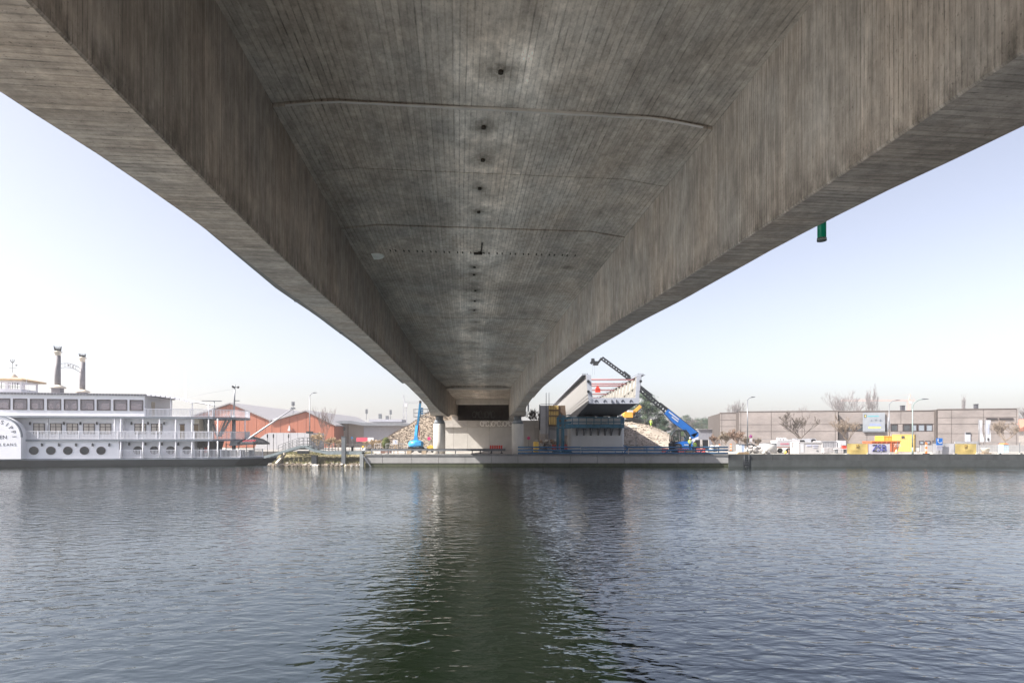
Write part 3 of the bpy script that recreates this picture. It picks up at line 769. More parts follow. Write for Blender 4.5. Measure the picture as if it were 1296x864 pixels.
# upper house with real window openings on both sides
def pierced(u0, u1, z0, z1, v, th, ops):
    mb = MB(); us = sorted(ops)
    zb, zt = us[0][2], us[0][3]
    mb.box(u0, u1, v, v + th, z0, zb); mb.box(u0, u1, v, v + th, zt, z1)
    edges = [u0] + [x for o in us for x in o[:2]] + [u1]
    for a, b2 in zip(edges[::2], edges[1::2]): mb.box(a, b2, v, v + th, zb, zt)
    return mb
UH = SU(183)
zU0, zU1 = SZ(518.5, 90), SZ(505.5, 90)
wins = [(17.2, 34), (38.7, 55), (60.3, 76.8), (81.5, 97.8), (102.3, 118.8), (123.2, 139.5), (144.3, 160.5), (164.7, 180.8)]
ops = [(SU(a), SU(b2), zU0, zU1) for a, b2 in wins]
pit = ops[1][0] - ops[0][0]
ops = [(ops[0][0] - pit * k, ops[0][1] - pit * k, zU0, zU1) for k in range(1, 9)] + ops
pierced(U0, UH, zD3b, zR, 0.0, .15, ops).build("upper_wall", M_SW, ship)
pierced(U0, UH, zD3b, zR, 8.9, .15, ops).build("upper_wall", M_SW, ship)
MB().box(UH - .15, UH, .152, 8.9, zD3b, zR).build("end_wall", M_SW, ship)
MB().box(U0, U0 + .15, .152, 8.9, zD3b, zR).build("end_wall", M_SW, ship)
for o_ in ops:
    f = MB(); t = .09
    f.box(o_[0] - .05, o_[1] + .05, -.05, -.003, zU1 - t + .05, zU1 + .05); f.box(o_[0] - .05, o_[1] + .05, -.05, -.003, zU0 - .05, zU0 + t - .05)
    f.box(o_[0] - .05, o_[0] + t - .05, -.049, -.003, zU0, zU1); f.box(o_[1] - t + .05, o_[1] + .05, -.049, -.003, zU0, zU1)
    f = f.build("window", M_FR, ship)
    MB().box(o_[0] + .002, o_[1] - .002, .04, .06, zU0 + .002, zU1 - .002).build("pane", M_TINT, f)
    MB().box(o_[0] + .002, o_[1] - .002, 8.97, 8.99, zU0 + .002, zU1 - .002).build("pane", M_TINT, f)
# seats and a few guests' tables inside
tb = MB()
for k in range(14):
    u = U0 + 2 + k * 2.1; tb.cbox((u, 3 + (k % 3) * 1.6, zD3b + .72), (.9, .9, .05)).cbox((u, 3 + (k % 3) * 1.6, zD3b + .36), (.08, .08, .7)); tb.cbox((u + .8, 3 + (k % 3) * 1.6, zD3b + .6), (.12, .6, 1.1))
tb.build("saloon_tables", M_DIM, ship)
# roof with scalloped edge, drooping canopy at its fore end
mb = MB(); mb.prism([(U0 - .1, zR + .002), (UH + .3, zR + .002), (UH + .3, zR + .16), (U0 - .1, zR + .2)], 'y', -.25, 9.3); rf = mb.build("roof", mat("roof_grey", (.3, .3, .33), .7), ship)
sc = MB(); u = U0
while u < UH + .2:
    sc.cbox((u + .17, -.27, zR + .04), (.26, .05, .2)); u += .36
sc.build("scallops", mat("scallop_dark", (.1, .1, .12), .7), rf)
cp = MB(); ncp = 10; ue2 = SU(246)
pr = [(UH + .3 + (ue2 - UH - .3) * i / ncp, zR + .1 - .95 * (i / ncp) ** 1.8) for i in range(ncp + 1)]
for (a, za), (b2, zb) in zip(pr, pr[1:]):
    cp._add([(a, -.2, za), (b2, -.2, zb), (b2, 9, zb), (a, 9, za), (a, -.2, za + .09), (b2, -.2, zb + .09), (b2, 9, zb + .09), (a, 9, za + .09)],
            [(0, 3, 2, 1), (4, 5, 6, 7), (0, 1, 5, 4), (3, 7, 6, 2)])
    cp.cbox(((a + b2) / 2, -.22, (za + zb) / 2 - .05), ((b2 - a) * .8, .05, .2))
cp.build("canopy", M_SW, ship)
MB().box(SU(246) + .2, SU(274), 2.2, 2.35, zR - .52, zR - .42).build("lamp_beam", M_STEEL, ship)
MB().tube((SU(264), 2.27, zD3b), (SU(264), 2.27, zR - .52), .06, n=8).build("beam_post", M_STEEL, ship)
# dim items behind the canopy: door + people-height blocks
MB().box(UH + .01, UH + .06, 2, 3, zD3b, zD3b + 2).build("door", M_CREAM, ship)
for px in (187, 190): MB().cbox((SU(px, 2), 2, zD3b + 1.25), (.25, .3, 1.0)).build("deck_speaker", M_DARK, ship)
# pilot house
pa, pb = SU(-12, 3), SU(26.8, 3); zp = zR + .2
zs, zt = SZ(492, 15, 3), SZ(484, 15, 3)
MB().box(pa, pb, 3, 6.5, zp, zs).build("pilot_house_wall", M_SW, ship)
for px in (-11, 8.2, 26): 
    for v in (3.1, 6.35): MB().cbox((SU(px, 3), v, (zs + zt) / 2), (.32 if px == 8.2 else .18, .16, zt - zs)).build("pilot_house_post", M_SW, ship)
fr = MB()
for px in (12, 15, 18.5, 21.5, -3, 1): fr.cbox((SU(px, 3), 3.1, (zs + zt) / 2), (.05, .05, zt - zs))
fr.cbox(((pa + pb) / 2, 3.1, zs + .3), (pb - pa, .05, .05)); fr.build("pilot_house_glazing_bar", M_STEEL, ship)
MB().box(pa, pb, 3, 6.5, zt, zt + .3).build("pilot_house_head", M_SW, ship)
pu = (pa + pb) / 2; e = SU(33, 3); eL = 2 * pu - e
pr = MB(); base = zt + .3; tp = SZ(476, 8, 3)
pr._add([(eL, 2.2, base - .1), (e, 2.2, base - .1), (e, 7.3, base - .1), (eL, 7.3, base - .1), (eL, 2.2, base + .12), (e, 2.2, base + .12), (e, 7.3, base + .12), (eL, 7.3, base + .12), (pu - .9, 4.3, tp), (pu + .9, 4.3, tp), (pu + .9, 5.2, tp), (pu - .9, 5.2, tp)],
        [(0, 3, 2, 1), (0, 1, 5, 4), (1, 2, 6, 5), (2, 3, 7, 6), (3, 0, 4, 7), (4, 5, 9, 8), (5, 6, 10, 9), (6, 7, 11, 10), (7, 4, 8, 11), (8, 9, 10, 11)])
prf = pr.build("pilot_house_roof", mat("tan_roof", (.42, .3, .18), .7, var=.15), ship)
cu = SU(4.5, 3)
MB().lathe([(.75, tp - .3), (.62, tp + .05), (.3, tp + .42), (.08, tp + .6)], 12, (cu, 4.7, 0)).build("cupola", M_CREAM, prf)
vn = MB().tube((cu, 4.7, tp + .5), (cu, 4.7, SZ(452, 4.5, 3)), .025, n=6)
zc = SZ(463.5, 4.5, 3); vn.bar((cu - .45, 4.7, zc), (cu + .5, 4.7, zc), .03)
vn.cbox((cu + .45, 4.7, zc + .35), (.22, .03, .14)); zc = SZ(455, 4.5, 3)
for sg in (-1, 1):
    q = [(cu + sg * .02, 4.7, zc - .2), (cu + sg * .18, 4.7, zc - .02), (cu + sg * .2, 4.7, zc + .22)]
    for a, b2 in zip(q, q[1:]): vn.bar(a, b2, .05, .07)
vn.build("weather_vane", M_DARK, ship)
def mast(px, p0, p1, v, r=.02):
    MB().tube((SU(px, v), v, SZ(p0, px, v)), (SU(px, v), v, SZ(p1, px, v)), r * 1.5, r, n=6).build("antenna_mast", M_SW, ship)
mast(33.5, 497, 464, 3); mast(36, 497, 488, 3); mast(44, 497, 491, 3, .015)
mast(211, 500, 464, 4, .03); mast(235, 506, 469, 4, .03)
rl = MB(); rl.bar((SU(29, 3), 3, zR + .75), (SU(50, 3), 3, zR + .35), .03); rl.build("roof_rail", M_STEEL, ship)
# chimneys
def chimney(px0, v, yb0, yb1, ys1, yc, yt, pxt):
    u = SU(px0, v); Y = SY + u * SS + v * CS; k = Y / 720
    z = lambda py: EYE + (554 - py) * k
    r = .33
    c = MB().box(u - .48, u + .48, v - .48, v + .48, zR + .15, z(yb1) - .05).build("chimney", M_CHIM, ship)
    MB().lathe([(.9, z(yb1) - .12), (.9, z(yb1) + .02), (.38, z(yb1) + .28)], 20, (u, v, 0)).build("chimney_skirt", M_CREAM, c)
    MB().lathe([(r, z(yb1) + .25), (r, z(ys1))], 20, (u, v, 0)).build("chimney_shaft", M_CHIM, c)
    MB().lathe([(r - .01, z(ys1) - .01), (r, z(ys1)), (r, z(yc)), (.5, z(yc) + .05), (.5, z(yc) + .14), (r, z(yc) + .2), (r, z(yc) + .3)], 20, (u, v, 0)).build("chimney_collar", M_CREAM, c)
    cr = MB()
    for i in range(10):
        t = 2 * math.pi * i / 10; a = Vector((u + math.cos(t) * .3, v + math.sin(t) * .3, z(yc) + .25)); b2 = Vector((u + math.cos(t) * .42, v + math.sin(t) * .42, z(yt)))
        cr.tube(a, b2, .07, .01, 5)
    cr.lathe([(.34, z(yc) + .28), (.33, z(yc) + .45)], 16, (u, v, 0)); cr.build("chimney_crown", M_DARK, c)
    return u, z
ua, za = chimney(73, 1.9, 497, 490, 450, 446.5, 437.5, 75)
ub, zb = chimney(104.3, 7.6, 497, 495.5, 458, 454, 447, 106)
ar = MB(); A = Vector((ua, 1.9, 0)); B = Vector((ub, 7.6, 0))
for dz in (0, .55):
    pts = []
    for i in range(13):
        t = .06 + .88 * i / 12; p = A.lerp(B, t); p.z = za(466.5) + dz + .45 * math.sin(math.pi * t); pts.append(p)
    for a, b2 in zip(pts, pts[1:]): ar.bar(a, b2, .05)
    if dz == 0: base = pts
for p in base[::3]: ar.bar(p, p + Vector((0, 0, .55)), .04)
dv = (B - A).normalized()
for ch, t in (("M", .42), ("Q", .6)):
    p = A.lerp(B, t); p.z = za(466.5) + .27 + .45 * math.sin(math.pi * t)
    Mx = Matrix((dv, Vector((0, 0, 1)), dv.cross(Vector((0, 0, 1))))).transposed().to_4x4(); Mx.translation = p
    ar.text(ch, .5, Mx, .03)
ar.build("arch_sign", M_CHIM, ship)
# paddle box with lettering
cx = SU(-4, -.9); rr = 2.55; zc = SZ(553, 0); pb = MB()
poly = [(cx + rr, 1.02), (cx + rr, zc)] + [(cx + rr * math.cos(math.pi * i / 28), zc + rr * math.sin(math.pi * i / 28)) for i in range(1, 28)] + [(cx - rr, zc), (cx - rr, 1.02)]
pb.prism(poly, 'y', -.9, .28); pbx = pb.build("paddle_box", M_SW, ship)
rm = MB()
for i in range(28):
    a0, a1 = math.pi * i / 28, math.pi * (i + 1) / 28
    rm._add([(cx + r_ * math.cos(t), y_, zc + r_ * math.sin(t)) for t in (a0, a1) for r_ in (rr - .02, rr + .1) for y_ in (-.95, -.7)], [(0, 2, 6, 4), (2, 3, 7, 6), (0, 4, 5, 1), (1, 5, 7, 3)])
rm.build("paddle_box_rim", M_TRIM, pbx)
lt = MB()
def letter(ch, x, z, ang, size):
    Mx = Matrix.Translation((x, -.905, z)) @ Matrix.Rotation(R(90), 4, 'X') @ Matrix.Rotation(ang, 4, 'Z'); lt.text(ch, size, Mx, .008)
word = "MISSISSIPPI"
for i, ch in enumerate(word):
    a = R(90) - R(182) * (i - 5) / 10 * .98
    letter(ch, cx + 1.82 * math.cos(a), zc + .05 + 1.82 * math.sin(a), a - R(90), .66)
for i, ch in enumerate("QUEEN"): letter(ch, cx + (i - 2) * .42, zc - .02, 0, .62)
for i, ch in enumerate("NEW ORLEANS"): letter(ch, cx + (i - 5) * .39, zc - .92, 0, .46)
lt.build("lettering", mat("letter_black", (.04, .04, .05), .6), pbx)
# bow mast, stage boom, parasol
um = SU(296, 2.5); zt = SZ(487, 296, 2.5)
ms = MB().tube((um, 2.5, 1), (um, 2.5, zD3b + .3), .26, .24, 12).tube((um, 2.5, zD3b + .3), (um + .12, 2.5, zt), .13, .08, 10).build("bow_mast", M_STEEL, ship)
MB().cbox((um + .25, 2.45, SZ(490, 296, 2.5)), (.7, .12, .08)).blob((um + .55, 2.45, SZ(490, 296, 2.5)), .17, 1).blob((um - .1, 2.45, SZ(489.5, 296, 2.5)), .17, 2).build("mast_lamp", M_DARK, ms)
MB().cbox((um + .45, 2.5, SZ(507, 298, 2.5)), (.55, .1, .1)).build("mast_spreader", M_STEEL, ms)
MB().path([(um + .05, 2.5, SZ(492, 296, 2.5)), (SU(262, 2.5), 2.6, SZ(497.5, 262, 2.5)), (SU(236, 2.5), 2.8, SZ(503, 236, 2.5))], .015, 4).build("stay_wire", M_STEEL, ms)
a = P(309, 559, 76); b2 = P(371, 516.5, 79)
bm = MB().tube(a, b2, .14, .08, 8).build("stage_boom", M_WHITE, ship, world=True)
MB().cbox(b2, (.5, .3, .25)).cbox(b2 + Vector((-.25, 0, -.12)), (.3, .2, .2)).build("boom_head", M_STEEL, bm, world=True)
MB().prism([(SU(292, 1.6), zD2b - .1), (SU(313, 1.6), zD2b - .35), (SU(310, 1.6), zD2b - .75), (SU(290, 1.6), zD2b - .9)], 'y', 1.6, 4.0).build("stage_platform", M_STEEL, ship)
# cabin clutter on the bow deck
for px in (283, 288, 296, 306, 318):
    MB().cbox((SU(px, 4), 4, 1.45), (.6, .6, .9)).build("deck_chair", mat("deck_chair_dark", (.05, .05, .05), .8), ship)
mb = MB()
for px in (286, 294, 302, 312, 322): mb.cbox((SU(px, 4.6), 4.6, 1.95), (.08, .08, 1.9))
mb.bar((SU(286, 4.6), 4.6, 2.2), (SU(322, 4.6), 4.6, 2.2), .07); mb.bar((SU(286, 4.6), 4.6, 2.7), (SU(322, 4.6), 4.6, 2.7), .07); mb.build("bow_stanchion", M_CREAM, ship)
pc = P(321, 561, 77.3)
ps = thing("parasol", "black parasol with red lettering standing on the steamer's bow deck", "parasol", (pc.x, pc.y, 1.0))
hh_ = pc.z - 1.0
MB().tube((0, 0, 0), (0, 0, hh_ + .9), .04, n=8).build("pole", M_DARK, ps)
mb = MB(); n8 = 8
top = (0, 0, hh_ + .95); vs = [top]
for i in range(n8): t = 2 * math.pi * i / n8 + .39; vs.append((math.cos(t) * 1.2, math.sin(t) * 1.2, hh_ + .62))
for i in range(n8): t = 2 * math.pi * i / n8 + .39; vs.append((math.cos(t) * 2.0, math.sin(t) * 2.0, hh_ + .1))
for i in range(n8): t = 2 * math.pi * i / n8 + .39; vs.append((math.cos(t) * 2.02, math.sin(t) * 2.02, hh_ - .12))
fs = [(0, 1 + i, 1 + (i + 1) % n8) for i in range(n8)] + [(1 + i, 9 + i, 9 + (i + 1) % n8, 1 + (i + 1) % n8) for i in range(n8)] + [(9 + i, 17 + i, 17 + (i + 1) % n8, 9 + (i + 1) % n8) for i in range(n8)]
mb._add(vs, fs); cn = mb.build("canopy", mat("parasol_black", (.02, .02, .025), .8), ps)
mk = MB(); rd = random.Random(4)
for i in range(9):
    x = -.75 + i * .19; tt = abs(x) / .8
    for zz in (.42, .28):
        mk.bar((x, -1.52, hh_ + zz + .06), (x + .13, -1.52, hh_ + zz - .03 + rd.uniform(0, .1)), .02, .07)
# lettering lies on the front panel
mk.v = [(x, -(1.12 + .74 * (hh_ + .62 - z) / .52) - .02, z) for (x, y, z) in mk.v]
mk.build("lettering", mat("parasol_red", (.5, .02, .04), .7), cn)
# ================================================================== LEFT BANK: HALLS, GANGWAY, LAMP, LIFT
M_ORCL = mat("orange_cladding", (.29, .1, .058), .7, var=.12, scale=.5, stretch=(3, 3, .1))
M_ROOFG = mat("sheet_roof_grey", (.24, .23, .24), .6, var=.1)
def gable_hall(name, label, pL, pP, pR, pE, Y, depth, skew=0., group=None):
    """front facade with pixel corners; real hall behind it"""
    xl, zl = WX(pL[0], Y), WZ(pL[1], Y); xp, zp = WX(pP[0], Y), WZ(pP[1], Y); xr, zr = WX(pR[0], Y), WZ(pR[1], Y)
    t = thing(name, label, "hall", (xp, Y, G), 0, group)
    poly = [(xl, G), (xr, G), (xr, zr), (xp, zp), (xl, zl)]
    MB().prism(poly, 'y', Y + .12, Y + depth).build("wall", M_ORCL, t, world=True)
    # standing-seam cladding sheets on the facade
    x = xl; k = 0; W_ = 1.9
    top = lambda x: zl + (zp - zl) * (x - xl) / (xp - xl) if x < xp else zp + (zr - zp) * (x - xp) / (xr - xp)
    while x < xr - .05:
        b2 = min(xr, x + W_)
        if x < xp < b2: b2 = xp
        MB().prism([(x + .04, G), (b2 - .04, G), (b2 - .04, top(b2 - .04)), (x + .04, top(x + .04))], 'y', Y, Y + .118).build("cladding_sheet", M_ORCL, t, world=True)
        x = b2
    rf = MB()
    for (a, za, b2, zb) in ((xl - .5, zl - .15, xp, zp + .1), (xp, zp + .1, xr + .5, zr - .15)):
        rf.prism([(a, za + .03), (b2, zb + .03), (b2, zb + .3), (a, za + .3)], 'y', Y - .4, Y + depth + .4)
    rf.build("roof", M_ROOFG, t, world=True)
    return t
YH = 125.
gable_hall("gabled_hall", "orange gabled hall mostly behind the steamer's bow mast", (232, 531), (292, 511.5), (344, 533.5), None, YH, 40)
gable_hall("gabled_hall", "orange gabled hall with grey roof between the boom and the street lamp", (344.2, 533.5), (387.5, 521), (423, 538.5), None, YH, 40)
rt = thing("roof_light_strip", "pale roof sheet in the valley between the two orange gables", "roof panel", (WX(352, YH), YH + 3, WZ(530, YH)))
MB().prism([(WX(344, YH), WZ(531.8, YH)), (WX(372, YH), WZ(524.6, YH)), (WX(372, YH), WZ(523.2, YH)), (WX(344, YH), WZ(530, YH))], 'y', YH + .5, YH + 8).build("sheet", mat("sheet_pale", (.55, .56, .58), .5), rt, world=True)
rt.location.z += 0
# loudhailer-like floodlight and mast on that hall
fl = thing("roof_mast", "thin mast with antenna cluster on the orange hall roof", "antenna", P(371, 521, 140))
MB().tube((0, 0, -1), (0, 0, 1.9), .08, n=6).build("mast", M_STEEL, fl)
ab = MB()
for i in range(5):
    a = i * 1.256; ab.cbox((math.cos(a) * .3, math.sin(a) * .3, 2.0), (.16, .16, 1.0))
ab.build("antenna", M_STEEL, fl)
fl = thing("gable_siren", "small white horn fixed to the orange facade", "loudspeaker", P(366, 544, YH - .3))
MB().cbox((0, 0, 0), (.5, .4, .4)).prism([(-.2, .2), (.25, .2), (.1, 1.0), (-.05, 1.0)], 'y', -.1, .1).build("horn", M_WHITE, fl)
# white storage tent
Yt = 104.; te = thing("storage_tent", "long white fabric storage tent in front of the orange hall", "tent", (WX(360, Yt), Yt, G))
xl, xr = WX(322, Yt), WX(392, Yt); zt = WZ(547.5, Yt)
pr = [(xl, G), (xl + .3, WZ(562, Yt)), (WX(329, Yt), WZ(554, Yt)), (WX(336, Yt), WZ(549, Yt)), (WX(341, Yt), zt), (xr, zt), (xr, G)]
MB().prism(pr, 'y', Yt, Yt + 8).build("cover", mat("tent_fabric", (.36, .36, .38), .6, var=.05), te, world=True)
sm = MB()
for px in (340, 349, 358, 367, 376, 385): sm.box(WX(px, Yt) - .03, WX(px, Yt) + .03, Yt - .03, Yt - .002, G, zt)
sm.build("seam", mat("tent_seam", (.5, .5, .53), .6), te, world=True)
# tan building with flat overhanging roof
Yb = 132.; tb = thing("flat_roofed_building", "cream and grey building under a dark overhanging flat roof", "building", (WX(460, Yb), Yb, G))
M_TAN = mat("tan_render", (.3, .26, .23), .8, var=.06, scale=.3); M_CORR = mat("corrugated_lilac", (.33, .33, .37), .6, var=.06)
MB().box(WX(418, Yb), WX(461, Yb), Yb, Yb + 25, G, WZ(536, Yb)).build("wall", M_TAN, tb, world=True)
MB().box(WX(461, Yb) + .003, WX(530, Yb), Yb - .4, Yb + 25, G, WZ(538, Yb)).build("wall", M_CORR, tb, world=True)
x = WX(461, Yb) + .2
cs = MB()
while x < WX(529, Yb): cs.box(x, x + .18, Yb - .47, Yb - .402, G, WZ(538.2, Yb)); x += .36
cs.build("corrugation", M_CORR, tb, world=True, kind="stuff")
rf = MB(); rf.prism([(WX(414, Yb), WZ(534.5, Yb)), (WX(437, Yb), WZ(532.5, Yb)), (WX(448, Yb), WZ(532.5, Yb)), (WX(462, Yb), WZ(535, Yb)), (WX(510, Yb), WZ(535, Yb)), (WX(530, Yb), WZ(537, Yb)), (WX(530, Yb), WZ(539, Yb)), (WX(462, Yb), WZ(538.6, Yb)), (WX(448, Yb), WZ(536.2, Yb)), (WX(414, Yb), WZ(536, Yb))], 'y', Yb - 2.2, Yb + 26)
rf.build("roof", mat("roof_fascia", (.15, .16, .18), .6), tb, world=True)
f = MB().box(WX(422.5, Yb), WX(437, Yb), Yb - .06, Yb - .003, WZ(544.5, Yb), WZ(540.3, Yb)).build("window", M_DARK, tb, world=True)
MB().box(WX(423, Yb), WX(436.5, Yb), Yb - .1, Yb - .062, WZ(544, Yb), WZ(540.8, Yb)).build("pane", mat("window_grey", (.12, .14, .16), .2), f, world=True)
MB().box(WX(440, Yb), WX(441.2, Yb), Yb - .15, Yb - .003, G, WZ(536.4, Yb)).build("downpipe", mat("pipe_brown", (.18, .13, .1), .6), tb, world=True)
for px in (427, 433, 446, 452, 457): MB().box(WX(px, Yb), WX(px + .25, Yb), Yb - .04, Yb - .003, G, WZ(546 if px < 438 else 536.8, Yb)).build("wall_joint", M_TAN, tb, world=True)
MB().box(WX(456, Yb), WX(500, Yb), Yb + 8, Yb + 14, WZ(533.8, Yb + 8), WZ(530.5, Yb + 8)).build("roof_plant", M_CORR, tb, world=True)
for px, h in ((480, 526.5), (489, 529)): MB().cbox((WX(px, Yb + 8), Yb + 9, WZ(h, Yb + 8)), (.7, .7, 1.2)).build("roof_vent", M_STEEL, tb, world=True)
for px, h in ((463.5, 520.5), (494, 521.5)):
    q = P(px, 531, Yb + 9); q2 = P(px + .5, h, Yb + 9); am = MB().tube(q, q2, .07, n=6)
    am.cbox(q2, (.5, .4, 1.1)); am.build("roof_antenna", M_STEEL, tb, world=True)
# street lamps
def street_lamp(label, px, Y, ytop, arm_px, yarm, m_=M_STEEL, curved=False, boxy=None):
    z1 = WZ(ytop, Y); x = WX(px, Y); L = (arm_px - px) / 720 * Y; za = WZ(yarm, Y)
    t = thing("street_lamp", label, "street lamp", (x, Y, G)); z1 -= G; za -= G
    MB().tube((0, 0, 0), (0, 0, .9), .11, .1, 10).tube((0, 0, .9), (0, 0, z1), .085, .055, 10).build("pole", m_, t)
    ar = MB()
    if curved:
        pts = [(L * (1 - math.cos(a)), 0, z1 + (za - z1) * math.sin(a)) for a in [i * math.pi / 2 / 8 for i in range(9)]]
        pts = [(p[0] * .8, 0, p[2]) for p in pts] + [(L, 0, za)]
        ar.path(pts, .05, 8)
    else: ar.path([(0, 0, z1), (L * .35, 0, za - .1), (L * .8, 0, za)], .045, 8)
    ar.build("arm", m_, t)
    hd = MB(); sg = 1 if L > 0 else -1
    hd.prism([(L * .72, za + .08), (L + sg * .25, za + .06), (L + sg * .25, za - .02), (L * .72, za - .08)] if sg > 0 else [(L - .25, za + .06), (L * .72, za + .08), (L * .72, za - .08), (L - .25, za - .02)], 'y', -.12, .12).build("lamp_head", M_STEEL, t)
    if boxy: MB().cbox((-.25, 0, WZ(boxy, Y) - G), (.4, .3, .3)).cbox((.25, 0, WZ(boxy, Y) - G), (.4, .3, .3)).build("floodlight", M_DARK, t)
    return t
street_lamp("grey street lamp standing on the bank behind the gangway", 392, 80, 501, 398.5, 497, boxy=547)
street_lamp("grey street lamp in front of the brick hall's left end, arm to the right", 946, 76, 506, 953, 502.5, M_STEEL)
street_lamp("tall greenish street lamp with curved arm on the quay before the yellow container", 1155, 73.2, 517, 1172, 505, mat("lamp_green", (.17, .22, .21), .5), curved=True)
street_lamp("slim grey street lamp behind the white flag near the poster", 1125.3, 96, 512, 1137, 506.5, M_STEEL)
# lamp bollards by the tent
for lb, px in (("slim post lantern at the tent's left corner", 338.5), ("slim post lantern before the tent's left third", 346), ("slim post lantern before the middle of the tent", 365.3)):
    q = P(px, 574, 80); t = thing("post_lantern", lb, "lantern", (q.x, 80, G - .2))
    MB().tube((0, 0, 0), (0, 0, 2.3), .035, n=6).build("pole", M_DARK, t); MB().lathe([(.06, 2.3), (.1, 2.4), (.1, 2.75), (.02, 2.9)], 8).build("lantern", M_DARK, t)
# gangway: sloping ramp up from the bow, short level crest, ramp down, long pontoon
gw = thing("gangway", "grey steel gangway rising from the steamer's bow and running to the quay", "gangway", P(398, 577, 73.5))
Yg = 73.6; M_GW = mat("gangway_grey", (.17, .2, .21), .6, .2, var=.2)
pts = [(334, 578.5), (381, 564.8), (386, 564.8), (398, 570.2), (412, 572.8), (458, 572.8)]
pw = [P(a, b2, Yg) for a, b2 in pts]
for k, (a, b2) in enumerate(zip(pw, pw[1:])):
    mb = MB()
    for dy in (0, 1.5): mb.bar(a + Vector((0, dy, 0)), b2 + Vector((0, dy, 0)), .09, .30 if k < 4 else .42)
    nn = max(2, int((b2 - a).length / .5))
    for i in range(nn):
        p = a.lerp(b2, (i + .5) / nn); mb.cbox(p + Vector((0, .75, .05)), ((b2 - a).length / nn - .03, 1.4, .06))
    mb.build("walkway_section", M_GW, gw, world=True)
rl = MB()
rp = [(352, 563.5), (378.5, 553.6), (389, 553.6), (412, 561), (420, 561)]
base = [(352, 574), (378.5, 565.5), (389, 566), (412, 572), (420, 572)]
for dy in (0, 1.5):
    for f in (0, .33, .66):
        q = [P(a[0], a[1] + (b2[1] - a[1]) * f, Yg) + Vector((0, dy, 0)) for a, b2 in zip(rp, base)]
        rl.path(q, .03, 6)
    for a, b2 in zip(rp, base):
        rl.tube(P(*a, Yg) + Vector((0, dy, 0)), P(*b2, Yg) + Vector((0, dy, 0)), .035, n=6)
    for px in (361, 370, 383.5, 397, 405):
        f = [i for i in range(4) if rp[i][0] <= px <= rp[i + 1][0]][0]; t = (px - rp[f][0]) / (rp[f + 1][0] - rp[f][0])
        rl.tube(P(px, rp[f][1] + t * (rp[f + 1][1] - rp[f][1]), Yg) + Vector((0, dy, 0)), P(px, base[f][1] + t * (base[f + 1][1] - base[f][1]), Yg) + Vector((0, dy, 0)), .03, n=6)
rl.build("handrail", mat("gangway_rail", (.06, .065, .07), .6, .2), gw, world=True)
rl = MB()
for yy in (562.5, 565.5, 568.5): rl.tube(P(420, yy, Yg + 1.4), P(470, yy, Yg + 1.4), .03, n=6)
for px in range(421, 471, 7): rl.tube(P(px, 562.5, Yg + 1.4), P(px, 572, Yg + 1.4), .035, n=6)
rl.build("handrail", mat("rail_brown", (.16, .14, .13), .6), gw, world=True)
def pile(label, x0, x1, py0, py1, Y, m_=M_DARK):
    a, b2 = WX(x0, Y), WX(x1, Y); zt = WZ(py0, Y)
    t = thing("steel_pile", label, "pile", ((a + b2) / 2, Y, 0)); w_ = b2 - a
    MB().box(-w_ / 2, w_ / 2, 0, w_, -1.2, zt).build("pile_shaft", m_, t)
    MB().box(-w_ / 2 - .03, w_ / 2 + .03, -.03, w_ + .03, zt, zt + .06).build("pile_cap", m_, t)
pile("square black pile in the water under the gangway", 394, 400.5, 577, 592, 73.2)
pile("tall dark guide post with a reddish left edge rising through the gangway deck", 432, 436.8, 552.5, 575, 73.4, mat("guide_post", (.1, .11, .12), .6))
t = thing("mooring_beam", "dark timber beam lying on the bank under the gangway", "beam", P(384, 574, 76))
MB().cbox((0, 0, .2), (1.5, .4, .4)).build("beam", M_DARK, t)
MB().cbox((0, 0, .75), (1.4, .4, .35)).build("upper_beam", M_DARK, t)
t = thing("pale_beam", "whitish square beam leaning from the bank into the water by the bow", "beam", P(352, 586, 72.8))
MB().bar(P(349.5, 587, 72.6), P(361, 573.5, 75.2), .28, .3).build("timber", mat("timber_pale", (.5, .44, .37), .8), t, world=True)
# bollard + yellow meter + silver hose bundle on the pontoon
t = thing("pontoon_bollard", "short dark bollard on the pontoon", "bollard", P(446, 572, 74)); MB().lathe([(.16, 0), (.16, .55), (.2, .6), (.2, .72), (.1, .78)], 12).build("post", M_DARK, t)
t = thing("supply_post", "yellow topped supply post beside silver pipes", "supply post", P(459.5, 572, 74.5)); MB().box(-.08, .08, -.08, .08, 0, .6).build("stem", M_STEEL, t); MB().box(-.12, .12, -.12, .12, .6, .85).build("top_box", M_YELLOW, t)
t = thing("pipe_bundle", "bundle of silvery pipes lying at the pontoon end", "pipes", P(463, 571, 74.3)); 
for i in range(4): MB().tube((-.4 + i * .05, -.2 + i * .12, .12 + (i % 2) * .18), (.6, .1 + i * .12, .12 + (i % 2) * .18), .09, n=8).build("pipe", M_STEEL, t)
# red-and-white banner board far behind, dark round sign
t = thing("site_banner", "red and white banner on the far fence left of the clipped bush", "banner", P(460, 558, 118))
MB().box(WX(451, 118) - t.location.x, WX(465, 118) - t.location.x, 0, .06, -.1, .75).build("red_cloth", mat("banner_red", (.5, .06, .1), .7), t)
MB().box(WX(465.2, 118) - t.location.x, WX(473, 118) - t.location.x, 0, .06, -.1, .75).build("white_cloth", M_WHITE, t)
for px in (451, 465, 473): MB().tube((WX(px, 118) - t.location.x, .1, G - t.location.z), (WX(px, 118) - t.location.x, .1, .8), .04, n=6).build("post", M_STEEL, t)
